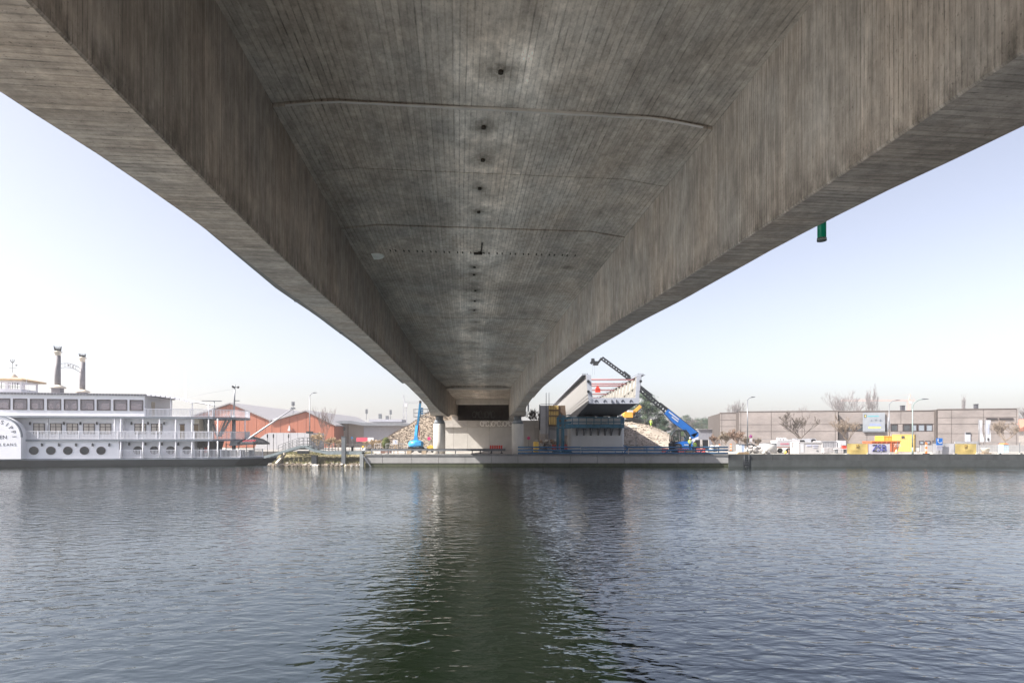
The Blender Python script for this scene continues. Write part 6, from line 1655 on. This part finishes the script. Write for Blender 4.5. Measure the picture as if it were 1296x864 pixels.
banner("yellow fence banner with small emblem right of the telephone sign", 1208.5, 1235.5, 561.5, 577, M_YCL, 'logo')
# telephone sign
q = P(1189, 576, 72.9); t = thing("telephone_sign", "blue square telephone sign over a pale plate on the quay", "sign", (q.x, 72.9, G)); z = lambda py: WZ(py, 72.9) - G
for sx in (0,): MB().tube((sx, .06, 0), (sx, .06, z(554)), .03, n=8).build("post", M_STEEL, t)
MB().box(-.4, .4, 0, .03, z(563), z(554.3)).build("blue_plate", mat("sign_blue", (.01, .12, .42), .4), t); MB().box(-.38, .38, .0, .03, z(569.7), z(563.3)).build("lower_plate", mat("plate_lilac", (.33, .33, .38), .5), t)
ph = MB(); zc = z(558.8)
arc = [(-.2, .27), (-.2, .08), (-.1, -.1), (.04, -.17), (.26, -.17)]
for a, b2 in zip(arc, arc[1:]): ph.bar((a[0], -.012, zc + a[1]), (b2[0], -.012, zc + b2[1]), .015, .1)
ph.cbox((-.17, -.012, zc + .26), (.16, .016, .14)).cbox((.24, -.012, zc - .13), (.14, .016, .16)); ph.build("handset_symbol", M_WHITE, t)
MB().box(-.34, .34, -.012, -.004, z(566), z(565)).build("print", mat("print_grey", (.3, .3, .4), .6), t)
# ---------- containers and skips
def container(name, label, cat, x, y, rz, L, W_, Hh, m_, m2=None, ribs=True, z=G):
    t = thing(name, label, cat, (x, y, z), rz)
    MB().box(-L / 2, L / 2, -W_ / 2, W_ / 2, .12, Hh).build("shell", m_, t)
    if ribs:
        rb = MB(); k = -L / 2 + .15
        while k < L / 2 - .1: rb.box(k, k + .09, -W_ / 2 - .035, -W_ / 2 - .002, .2, Hh - .1); k += .24
        k = -W_ / 2 + .12
        while k < W_ / 2 - .1:
            for s in (-1, 1): rb.box(s * L / 2 + (.002 if s > 0 else -.035), s * L / 2 + (.035 if s > 0 else -.002), k, k + .09, .2, Hh - .1)
            k += .24
        rb.build("ribs", m_, t, kind="stuff")
    fr = MB()
    for sx in (-1, 1):
        for sy in (-1, 1): fr.cbox((sx * (L / 2), sy * W_ / 2, Hh / 2), (.12, .12, Hh + .04))
    for zz in (.06, Hh): 
        for sy in (-1, 1): fr.cbox((0, sy * W_ / 2, zz), (L, .12, .12))
        for sx in (-1, 1): fr.cbox((sx * L / 2, 0, zz), (.12, W_, .12))
    fr.build("frame", m2 or m_, t)
    return t
q = P(1145.5, 572, 86)
yc = container("shipping_container", "tall yellow container turned corner-on behind the orange skip", "container", WX(1144, 88.2), 88.2, R(-40), 2.7, 2.4, WZ(550, 87) - G, mat("container_yellow", (.42, .29, .08), .5, var=.06))
MB().box(-.2, .2, -1.29, -1.24, 2.05, 2.4).build("emblem", M_DARK, yc)
container("shipping_container", "small orange-yellow container behind the ZSB banner's right end", "container", WX(1120, 96), 96, R(0), 1.8, 2.2, WZ(552, 96) - G, M_ORANGE if False else mat("container_orange", (.72, .36, .05), .5, var=.08))
sk = thing("skip", "orange open waste skip between the ZSB banner and the lamp post", "skip", (WX(1126, 81), 81, G))
M_SKIP = mat("skip_orange", (.36, .11, .05), .6, var=.15)
xx_ = lambda px: WX(px, 81) - sk.location.x
zz_ = lambda py: WZ(py, 81) - G
MB().prism([(xx_(1106), .1), (xx_(1136), .1), (xx_(1139.5), zz_(558.7)), (xx_(1103), zz_(558.2))], 'y', 0, 2.2).build("body", M_SKIP, sk)
MB().box(xx_(1102.5), xx_(1139.8), -.08, .05, zz_(558.8), zz_(557.6)).build("rim", M_ORANGE, sk)
for px in (1110, 1116, 1122, 1128, 1134): MB().box(xx_(px) - .05, xx_(px) + .05, -.07, -.003, .15, zz_(559)).build("rib", M_SKIP, sk)
MB().text("ZSB", .6, Matrix.Translation((xx_(1135), -.09, zz_(563.5))) @ Matrix.Rotation(R(90), 4, 'X'), .006).build("lettering", mat("faded_white", (.6, .5, .45), .7), sk)
q = P(1134.5, 573, 78); t = thing("traffic_cone", "pale yellow traffic cone before the orange skip", "traffic cone", (q.x, 78, G))
MB().lathe([(.2, .03), (.05, .5), (.03, .52)], 12).build("cone", mat("cone_pale", (.75, .6, .3), .6), t); MB().box(-.22, .22, -.22, .22, 0, .03).build("base", M_ORANGE, t)
def beacon(label, px, py0, py1, Y, m_=M_ORANGE):
    h = (py1 - py0) / 720 * Y; t = thing("traffic_beacon", label, "traffic beacon", (WX(px, Y), Y, G)); w_ = .12
    MB().box(-.3, .3, -.2, .2, 0, .1).build("foot", M_RUBBER, t)
    n_ = 5; hh_ = (h - .1) / n_
    for i in range(n_): MB().box(-w_, w_, -.03, .03, .1 + i * hh_ + .002, .1 + (i + 1) * hh_ - .002).build("band", m_ if i % 2 == 0 else mat("beacon_pale", (.75, .5, .42), .6), t)
beacon("orange striped traffic beacon on the quay right of the tall lamp", 1172.3, 562, 577, 73.6)
beacon("orange topped traffic beacon right of the second black panel", 910.5, 560, 568.5, 92)
beacon("orange topped traffic beacon nearer the light blue cabinet", 925, 560, 569.5, 90)
# ---------- assorted site goods left of the banners
t = thing("utility_cabinet", "light blue utility cabinet on the quay right of the blue railing", "cabinet", (WX(937, 74.5), 74.5, G)); 
MB().box(-.42, .08, -.3, .3, 0, 1.25).build("door_half", mat("cabinet_pale", (.6, .66, .7), .5), t); MB().box(.083, .42, -.28, .32, 0, 1.25).build("side_half", mat("cabinet_blue", (.36, .44, .58), .5), t)
MB().box(-.46, .46, -.34, .36, 1.252, 1.31).build("lid", M_STEEL, t)
t = thing("wood_stack", "small stack of tan boards at the light blue cabinet's foot", "boards", (WX(940, 73.2), 73.3, G))
for i in range(4): MB().box(-.7 + i * .05, .8 - i * .04, -.3 , .3, .01 + i * .07, .07 + i * .07).build("plank", M_WOOD, t)
M_BAG = mat("white_bag", (.37, .36, .35), .8, var=.06)
def bags(label, px, Y, n_, seed, s):
    t = thing("bag_pile", label, "bags", (WX(px, Y), Y, G)); rd = random.Random(seed)
    for i in range(n_): MB().blob((rd.uniform(-.8, .8) * s, rd.uniform(-.5, .5), .25 * s + (i % 3) * .28 * s), (.45 * s, .4 * s, .3 * s), seed + i, 10, 6, .12).build("bag", M_BAG, t)
    return t
bags("heap of white building-material bags right of the light blue cabinet", 952, 78, 9, 3, .95)
bags("low heap of pale bags before the round tank", 971, 75, 6, 14, .6)
t = thing("folded_tarpaulin", "dark folded tarpaulin lying on the white bags", "tarpaulin", (WX(949.5, 77.6), 77.6, G + 1.0))
MB().prism([(-.7, .2), (.1, .35), (.8, 0), (.75, -.12), (.1, .18), (-.65, .05)], 'y', -.3, .3).build("sheet", M_DARK, t)
t = thing("round_tank", "white round tank with a shaded right side on the quay", "tank", (WX(972, 79), 79, G))
MB().lathe([(1.12, 0), (1.12, 1.25), (1.08, 1.3)], 28).build("shell", mat("tank_white", (.4, .395, .39), .6, var=.06), t); MB().lathe([(1.14, 1.302), (1.14, 1.36)], 28).build("rim", M_STEEL, t)
MB().bar((.2, -1.13, .25), (1.0, -.6, .8), .05).build("ladder_rail", M_STEEL, t)
t = thing("red_lettered_trailer", "white site trailer with a row of red letters on its side", "trailer", (WX(993, 80), 80, G))
MB().box(-1.05, 1.05, 0, 2.0, .85, 1.75).build("body", mat("trailer_white", (.4, .395, .41), .5, var=.04), t)
MB().text("IOMARI", .36, Matrix.Translation((.02, -.012, 1.25)) @ Matrix.Rotation(R(90), 4, 'X'), .006).build("lettering", mat("letter_red", (.55, .08, .15), .6), t)
MB().box(-1.1, 1.1, -.05, 1.9, .72, .845).build("chassis", mat("chassis_rust", (.25, .12, .09), .7), t)
for sx in (-.6, .6): MB().tube((sx, -.02, .33), (sx, .2, .33), .33, n=16).build("wheel", M_RUBBER, t)
for k, dx in enumerate((-.5, -.1, .35)): MB().cbox((dx, .8, 1.95), (.32, .5, .38)).build("roof_box", M_WHITE, t)
t = thing("yellow_buoy", "small yellow ball lying before the white trailer", "buoy", (WX(994, 74.5), 74.5, G)); MB().blob((0, 0, .2), .2, 1, 14, 8, 0).build("ball", M_YELLOW, t); MB().lathe([(.05, .38), (.05, .46)], 8).build("eye", M_DARK, t)
t = thing("brown_bollard", "short brown bollard right of the yellow ball", "bollard", (WX(998.7, 74.2), 74.2, G)); MB().tube((0, 0, 0), (0, 0, .6), .09, n=12).build("post", mat("bollard_brown", (.15, .09, .07), .7), t); MB().lathe([(.12, .6), (.12, .68), (.04, .72)], 12).build("cap", M_DARK, t)
t = container("office_container", "white site container with faint blue lettering, largest before the bare tree", "container", WX(1020.5, 77.5), 77.5, 0, 3.1, 2.3, WZ(560, 76) - G, mat("container_white", (.4, .39, .39), .5, var=.05), ribs=False)
MB().box(-.55, .05, -1.2, -1.153, 1.02, 1.16).box(.25, 1.0, -1.2, -1.153, 1.05, 1.11).box(.3, .9, -1.2, -1.153, .78, .82).build("print", mat("print_faint_blue", (.42, .45, .62), .6), t)
MB().box(-1.45, -.95, -1.19, -1.153, .15, 1.5).build("door", M_WHITE, t); MB().box(.75, 1.0, -1.19, -1.152, .3, .45).build("vent", M_STEEL, t)
t = container("office_container", "grey site container adjoining the white one's right side", "container", WX(1044, 83), 83, 0, 2.2, 2.2, WZ(558.5, 82) - G, mat("container_grey", (.3, .3, .32), .6))
for k, (lb, px, Y, w_, h, m_) in enumerate((("white delivery van behind the white trailer, left of the bare tree", 1008, 96, 3.8, 1.9, M_WHITE), ("silver van parked behind the white container, right of the bare tree", 1021, 100, 4.2, 2.0, mat("van_silver", (.45, .47, .52), .3)))):
    t = thing("parked_van", lb, "van", (WX(px, Y), Y, G), 0, "vans parked before the brick hall")
    MB().prism([(-w_ / 2, .3), (w_ / 2, .3), (w_ / 2, h * .5), (w_ / 2 - .5, h * .58), (w_ / 2 - 1.0, h), (-w_ / 2, h)], 'y', -.85, .85).build("body", m_, t)
    MB().prism([(w_ / 2 - 1.75, h * .58), (w_ / 2 - .62, h * .58), (w_ / 2 - 1.05, h * .93), (w_ / 2 - 1.75, h * .93)], 'y', -.865, -.855).build("side_window", M_GLASS_D, t)
    for sx in (-w_ * .32, w_ * .32): MB().tube((sx, -.87, .33), (sx, -.6, .33), .33, n=16).build("wheel", M_RUBBER, t)
    MB().box(w_ / 2 + .002, w_ / 2 + .06, -.8, .8, .3, .55).build("bumper", M_DARK, t)
t = thing("white_cube_tank", "bright white cube tank left of the first yellow banner", "tank", (WX(1064.5, 82), 82, G))
MB().box(-.45, .45, -.45, .45, .75, 1.72).build("tank", M_WHITE, t); MB().box(-.5, .5, -.5, .5, .55, .747).build("pallet", M_WOOD, t); MB().box(-.42, .42, -.4, .4, 0, .547).build("stand", M_STEEL, t)
t = thing("red_box", "small red toolbox on a trestle left of the first yellow banner", "box", (WX(1068, 77.5), 77.5, G + .64)); MB().box(-.23, .23, -.2, .2, .0, .42).build("case", M_RED, t); MB().box(-.25, .25, -.22, .22, .422, .46).build("lid", M_DARK, t)
t = thing("trestle", "pale trestle carrying the red toolbox", "trestle", (WX(1064, 77.5), 77.5, G)); MB().box(-.8, .75, -.35, .35, .56, .636).build("top", M_WHITE, t)
for sx in (-.6, .6): MB().box(sx - .05, sx + .05, -.3, .3, 0, .557).build("leg", M_STEEL, t)
t = thing("concrete_blocks", "row of pale concrete kerb blocks behind the trestle", "blocks", (WX(1055, 79.5), 79.5, G))
for i in range(5): MB().box(-1.5 + i * .62, -.93 + i * .62, -.3, .3, 0, .75 + .03 * (i % 2)).build("block", mat("kerb_pale", (.36, .35, .355), .85), t)
# white low wall, barriers, crates at the right edge
t = thing("site_hoarding", "long low white hoarding behind the banners at the right edge", "hoarding", (WX(1240, 84), 84, G))
x = WX(1165, 84)
while x < WX(1340, 84):
    MB().box(x + .02, x + 2.9, 84, 84.08, 0, 1.05).build("panel", mat("hoarding_white", (.34, .335, .335), .7, var=.07), t, world=False) if False else MB().box(x + .02 - t.location.x, x + 2.9 - t.location.x, 0, .08, .05, 1.05).build("panel", mat("hoarding_white", (.34, .335, .335), .7, var=.07), t)
    MB().box(x - .04 - t.location.x, x + .04 - t.location.x, .085, .2, 0, 1.15).build("post", M_STEEL, t); x += 2.95
for k, (lb, px, Y, c_) in enumerate((("beige plastic tub right of the second yellow banner", 1247, 76, (.6, .56, .48)), ("pale blue portable toilet-like cabin at the right edge fence", 1270, 80, (.4, .5, .55)))):
    t = thing(("plastic_tub", "site_cabin")[k], lb, ("tub", "cabin")[k], (WX(px, Y), Y, G)); 
    if k == 0: MB().lathe([(.35, .1), (.5, .7), (.53, .75), (.47, .75), (.3, .2)], 14).build("tub", mat("tub_beige", c_, .6), t); MB().box(-.5, .5, -.4, .4, 0, .1).build("pallet", M_WOOD, t)
    else: MB().box(-.4, .4, -.4, .4, 0, 1.2).build("shell", mat("cabin_blue", c_, .6), t); MB().prism([(-.45, 1.2), (.45, 1.2), (0, 1.38)], 'y', -.45, .45).build("roof", M_ORANGE, t)
for k, (a, b2) in enumerate(((1264, 1290), (1291, 1316), (1237, 1263))):
    q = P(a, 575, 74); t = thing("mesh_fence", ("mesh fence panel at the right edge below the hall corner", "mesh fence panel running out of the frame at the right", "mesh fence panel right of the last yellow banner")[k], "fence", (q.x, 74, G)); fence_panel(t, 0, WX(b2, 74) - q.x, 0, 1.5)
for k, (a, b2) in enumerate(((955, 982), (983, 1010), (1136, 1160))):
    q = P(a, 572, 86 if k < 2 else 79); t = thing("mesh_fence", ("mesh fence panel behind the white bags", "mesh fence panel behind the white trailer", "mesh fence panel before the yellow container")[k], "fence", (q.x, q.y, G)); fence_panel(t, 0, WX(b2, q.y) - q.x, 0, 1.9)
bags("white bags heaped on the ground behind the tan boards", 905, 88, 7, 31, .9)
t = thing("white_kerb_wall", "low whitish concrete wall along the site right of the black panels", "wall", (WX(915, 92), 92, G))
for i in range(4): MB().box(-2.6 + i * 1.35, -1.28 + i * 1.35, -.3, .3, 0, .95).build("block", mat("kerb_wall_pale", (.3, .29, .28), .85, var=.1), t)
t = thing("site_shed", "long pale lilac shed left of the brick hall", "shed", (WX(892, 150), 150, G)); sx0, sx1 = WX(884, 150) - t.location.x, WX(914, 150) - t.location.x
MB().box(sx0, sx1, 0, 8, 0, WZ(543.5, 150) - G).build("wall", mat("shed_lilac", (.22, .225, .26), .6), t); MB().box(sx0 - .2, sx1 + .2, -.3, 8.3, WZ(543.5, 150) - G + .003, WZ(542.7, 150) - G).build("roof", M_ROOFG, t)
# red roofed house behind on the right edge
t = thing("far_house", "red-roofed house far right beyond the brick hall", "house", (WX(1292, 160), 160, G)); MB().box(-1.2, 9, 0, 9, 0, 4).build("wall", mat("house_wall", (.4, .36, .33), .8), t); MB().prism([(-1.6, 4.003), (9.4, 4.003), (4, 7.5)], 'y', -.4, 9.4).build("roof", mat("house_roof", (.3, .13, .09), .8), t)
MB().box(1, 2, -.06, -.003, 1.5, 2.8).build("window", M_GLASS_D, t)
# ================================================================== TREES
M_BARK = mat("bark_grey_brown", (.12, .1, .085), .9, var=.3, scale=3)
M_TWIG = mat("twig_brown", (.16, .125, .115), .9, var=.2)
M_TWIGP = mat("twig_pale", (.17, .155, .155), .9, var=.15)
def bare_tree(name, label, loc, h, spread, seed, twig=M_TWIG, depth=4, trunk=.28, trunk_r=None, upright=.35, n_child=(4, 6), fine=.012, group=None, cat="tree"):
    rd = random.Random(seed); t = thing(name, label, cat, loc, 0, group)
    tr = MB(); cr = MB(); r0 = trunk_r or h * .018
    def grow(p, d, L, r, k):
        if k == 0: mb = tr
        else: mb = cr
        segs = 3 if k < 2 else 2; q = p
        pts = [p]
        for s in range(segs):
            d2 = (d + Vector((rd.uniform(-1, 1), rd.uniform(-1, 1), rd.uniform(-.3, .6))) * .16).normalized(); n2 = q + d2 * L / segs
            ra, rb = r * (1 - .55 * s / segs), r * (1 - .55 * (s + 1) / segs)
            mb.tube(q, n2, max(ra, fine), max(rb, fine), 6 if k < 2 else 3, caps=False); q = n2; d = d2; pts.append(q)
        if k >= depth: return
        m_ = rd.randint(*n_child) if k else rd.randint(5, 7)
        for i in range(m_):
            f = rd.uniform(.35, 1.0) if k else rd.uniform(.75, 1.0)
            idx = min(segs - 1, int(f * segs)); b = pts[idx].lerp(pts[idx + 1], f * segs - idx)
            a = rd.uniform(0, 6.283); out = Vector((math.cos(a), math.sin(a), 0))
            dd = (d * (.9 if k else upright) + out * spread * rd.uniform(.6, 1.1) + Vector((0, 0, upright))).normalized()
            grow(b, dd, L * (rd.uniform(.5, .75) if k else rd.uniform(.95, 1.35)), r * .45, k + 1)
    grow(Vector((0, 0, 0)), Vector((0, 0, 1)), h * trunk, r0, 0)
    zmax = max(v[2] for v in cr.v); s = h / zmax
    for mb in (tr, cr): mb.v = [(v[0] * s, v[1] * s, v[2] * s) for v in mb.v]
    tr.build("trunk", M_BARK, t); cr.build("crown", twig, t)
    return t
def pine(label, loc, h, w_, seed, dens=1.0, group=None, name="pine_tree"):
    rd = random.Random(seed); t = thing(name, label, "tree", loc, 0, group)
    tr = MB(); tr.tube((0, 0, 0), (.1, 0, h * .6), h * .018, h * .01, 8).tube((.1, 0, h * .6), (0, 0, h * .95), h * .01, .03, 6)
    fo = MB(); nb = int(34 * dens)
    for i in range(nb):
        f = .28 + .7 * rd.random(); z = h * f; a = rd.uniform(0, 6.283); prof = math.sin(min(1, (1 - f) * 1.9 + .12) * 1.57) * (.55 + .45 * rd.random())
        L = w_ * prof; e = Vector((math.cos(a) * L, math.sin(a) * L, z + L * rd.uniform(-.05, .3)))
        tr.tube((0, 0, z - L * .1), e, .05, .02, 4, caps=False)
        for c in range(rd.randint(5, 8)):
            p = Vector((0, 0, z)).lerp(e, rd.uniform(.4, 1.08)) + Vector((rd.gauss(0, .3), rd.gauss(0, .3), rd.gauss(0, .2))) * (w_ / 3); rr = rd.uniform(.35, .75) * w_ / 3.2
            fo.cur = rd.choice((0, 0, 1, 2))
            for k in range(int(34 * dens)):
                dv = Vector((rd.gauss(0, 1), rd.gauss(0, 1), rd.gauss(0, .55) + .2)) * rr * .55; x = Vector((rd.uniform(-1, 1), rd.uniform(-1, 1), rd.uniform(-.4, .9))).normalized(); y = x.orthogonal().normalized()
                s = .16 * (w_ / 3.2); q = p + dv; fo._add([q - x * s - y * s * .22, q + x * s - y * s * .1, q + x * s + y * s * .1, q - x * s + y * s * .22], [(0, 1, 2, 3)])
    tr.build("trunk", M_BARK, t); fo.build("crown", [mat("pine_needles", (.035, .06, .035), .8, var=.25), mat("pine_needles_dark", (.022, .04, .028), .8), mat("pine_needles_pale", (.07, .1, .05), .8)], t)
    return t
# big pines right of the steel girder
for k, (px, Y, pt, w_, lb) in enumerate(((816, 150, 499, 4.6, "tallest dark pine behind the steel girder's right edge"), (829, 152, 513, 3.6, "dark pine leaning right of the tallest pine"), (837, 148, 527, 2.8, "low dark pine at the right foot of the pine group"), (803, 155, 516, 3.6, "dark pine half hidden behind the orange excavator"))):
    pine(lb, (WX(px, Y), Y, G), WZ(pt, Y) - G, w_, 40 + k, 1.0)
for k, (px, pt, w_) in enumerate(((868, 525, 3.6), (888, 527, 4.2), (896, 529, 4.0), (907, 525.5, 4.2), (853, 533, 3.4), (928, 531, 4))):
    Y = 225 + k * 4
    pine(("thin distant pine above the telehandler's boom foot", "distant pine above the pale shed's left end", "distant pine above the middle of the pale shed", "pointed distant pine touching the brick hall's left edge", "low distant pine left of the thin one", "distant pine hidden behind the brick hall's left end")[k], (WX(px, Y), Y, G), WZ(pt, Y) - G, w_, 60 + k, .7, "distant pines between mound and brick hall")
# bare woods behind (left of the brick hall)
rd = random.Random(77)
protos = []
spots = [(843, 533), (849, 529), (857, 531), (862, 527), (871, 530), (876, 527), (881, 531), (893, 530), (899, 534), (904, 531), (912, 530), (918, 533)]
for k, (px, pt) in enumerate(spots):
    Y = 235 + (k * 37) % 30; h = WZ(pt, Y) - G
    od = ("leftmost", "second from left", "third from left", "fourth from left", "fifth from left", "sixth from left", "seventh from left", "eighth from left", "fourth from right", "third from right", "second from right", "rightmost")[sorted(q_[0] for q_ in spots).index(px)]
    lb = od + " of the bare pinkish-brown trees in the thicket beyond the sand mound"
    if k < 4: protos.append(bare_tree("bare_tree", lb, (WX(px, Y), Y, G), h, .7, 200 + k, M_TWIGP, 4, .25, fine=.035, group="bare trees in the thicket beyond the mound")); protos[-1]["h"] = h; del protos[-1]["h"]; protos[-1]["label"] = lb; hs = h
    else:
        o = dup(protos[k % 4], (WX(px, Y), Y, G), rd.uniform(0, 6), lb); o.scale = (1, 1, rd.uniform(.9, 1.1))
# trees above the brick hall roof
roof_trees = [(932, 503, 190, .55, "bare rounded tree rising over the brick hall's left end"), (1021, 511, 200, .6, "faint bare treetop above the middle of the brick hall"), (1011, 514, 205, .5, "lower faint bare treetop left of the middle one"), (1074, 492, 185, .62, "large pale bare tree behind the hall left of the poster"), (978, 516, 210, .6, "faint low bare treetop above the hall's left part")]
for k, (px, pt, Y, sp, lb) in enumerate(roof_trees):
    bare_tree("bare_tree", lb, (WX(px, Y), Y, G), WZ(pt, Y) - G, sp, 300 + k, M_TWIGP, 5, .3, fine=.014, n_child=(3, 5), upright=.55 if k == 0 else .4)
def poplar(label, px, pt, Y, wpx, seed):
    h = WZ(pt, Y) - G; rd = random.Random(seed); t = thing("poplar_tree", label, "tree", (WX(px, Y), Y, G)); w_ = wpx / 720 * Y / 2
    MB().tube((0, 0, 0), (0, 0, h * .9), h * .015, .03, 8).build("trunk", M_BARK, t); cr = MB()
    for i in range(90):
        z = h * rd.uniform(.12, .86); a = rd.uniform(0, 6.283); L = w_ * rd.uniform(.5, 1) * math.sin(min(1, .25 + (1 - z / h) * 1.6) * 1.57); L0 = h * rd.uniform(.1, .18)
        p = Vector((0, 0, z)); m_ = p + Vector((math.cos(a) * L * .7, math.sin(a) * L * .7, L0 * .5)); e = p + Vector((math.cos(a) * L, math.sin(a) * L, L0 * 1.3)); cr.tube(p, m_, .05, .035, 3, caps=False); cr.tube(m_, e, .035, .02, 3, caps=False)
        for k in range(5):
            q = m_.lerp(e, rd.random()); d = Vector((rd.uniform(-.5, .5), rd.uniform(-.5, .5), 1.2)).normalized(); cr.tube(q, q + d * h * .07, .028, .015, 3, caps=False)
    cr.build("crown", M_TWIGP, t)
poplar("tall slender bare poplar above the poster", 1104.5, 493, 190, 15, 5)
poplar("shorter pointed bare poplar immediately left of the tall one", 1099, 500, 192, 9, 6)
poplar("small bare poplar above the hall roof beside the dark flue", 1219.5, 505, 210, 6, 7)
# in front of the brick hall
bare_tree("bare_tree", "spreading bare tree with forked limbs before the brick hall", (WX(1017, 98), 98, G), WZ(519, 98) - G, .95, 410, mat("limb_dark", (.09, .075, .065), .9), 5, .22, trunk_r=.15, upright=.42, n_child=(3, 4), fine=.014)
bare_tree("bare_tree", "many-twigged bare tree before the hall's windows left of the poster", (WX(1074, 100), 100, G), WZ(523, 100) - G, .85, 411, mat("limb_tan", (.17, .135, .105), .9), 5, .25, trunk_r=.1, upright=.45, n_child=(3, 4), fine=.012)
bare_tree("bare_tree", "tan bare tree before the hall's right end behind the white flags", (WX(1272, 104), 104, G), WZ(530, 104) - G, .9, 412, mat("limb_tan", (.17, .135, .105), .9), 5, .25, trunk_r=.1, upright=.4, n_child=(3, 4), fine=.012)
bare_tree("bare_tree", "bare tree beyond the hall's right corner at the frame edge", (WX(1296, 170), 170, G), WZ(514, 170) - G, .5, 413, M_TWIGP, 4, .3, fine=.03)
# reddish shrubs left of the hall
M_SHR = mat("shrub_russet", (.17, .115, .085), .9, var=.2)
for k, (px, Y, h, lb) in enumerate(((905, 118, 3.0, "russet bare shrub at the left foot of the brick hall"), (918, 112, 3.6, "tall tan bare shrub before the hall's low left part"), (932, 110, 4.0, "tan bare shrub just left of the street lamp"), (944, 108, 2.6, "low bare shrub beside the no-stopping sign"), (958, 112, 2.2, "low olive bare shrub right of the no-stopping sign"))):
    bare_tree("bare_shrub", lb, (WX(px, Y), Y, G), h, 1.0, 500 + k, M_SHR if k in (0, 2) else mat("shrub_tan", (.17, .135, .1), .9, var=.2), 4, .12, trunk_r=.05, upright=.5, fine=.014, cat="shrub")
# left bank: thin tree by the gangway, shrubs before the tent
bare_tree("bare_tree", "thin young bare tree growing beside the gangway", (WX(405, 79), 79, .9), WZ(513, 79) - .9, .45, 600, M_TWIG, 4, .5, trunk_r=.07, upright=.6, n_child=(3, 5), fine=.012)
for k, (px, Y, h, lb) in enumerate(((403, 92, 3.2, "dry bare shrub at the tent's right end behind the thin tree"), (416, 96, 2.4, "dry bare shrub before the cream building's left end"), (428, 98, 2.0, "dry bare shrub behind the tall guide post"), (475, 96, 2.0, "dry shrub at the foot of the scrub slope"), (464, 100, 1.8, "low dry shrub below the red and white banner"))):
    bare_tree("bare_shrub", lb, (WX(px, Y), Y, G - .1), h, 1.1, 620 + k, mat("shrub_straw", (.36, .27, .17), .9, var=.2), 4, .12, trunk_r=.05, upright=.5, fine=.012, cat="shrub")
bare_tree("bare_tree", "leafless bush showing under the right girder by the new abutment", (WX(679, 104), 104, WZ(545, 104)), WZ(516, 104) - WZ(545, 104), .8, 640, mat('scrub_twig_dark', (.07, .055, .045), .9), 4, .2, fine=.014)
# ================================================================== AIR
m = bpy.data.materials.new("haze_air"); m.use_nodes = True; n = m.node_tree.nodes; l = m.node_tree.links
n.remove(n["Principled BSDF"]); pv_ = n.new("ShaderNodeVolumePrincipled"); l.new(pv_.outputs[0], n["Material Output"].inputs["Volume"])
pv_.inputs["Color"].default_value = (.93, .95, 1.0, 1); pv_.inputs["Density"].default_value = .0005; pv_.inputs["Anisotropy"].default_value = .25
hz_ = MB().box(-2750, 2750, -330, 3060, -4.5, 30).build("haze", m, kind="stuff")
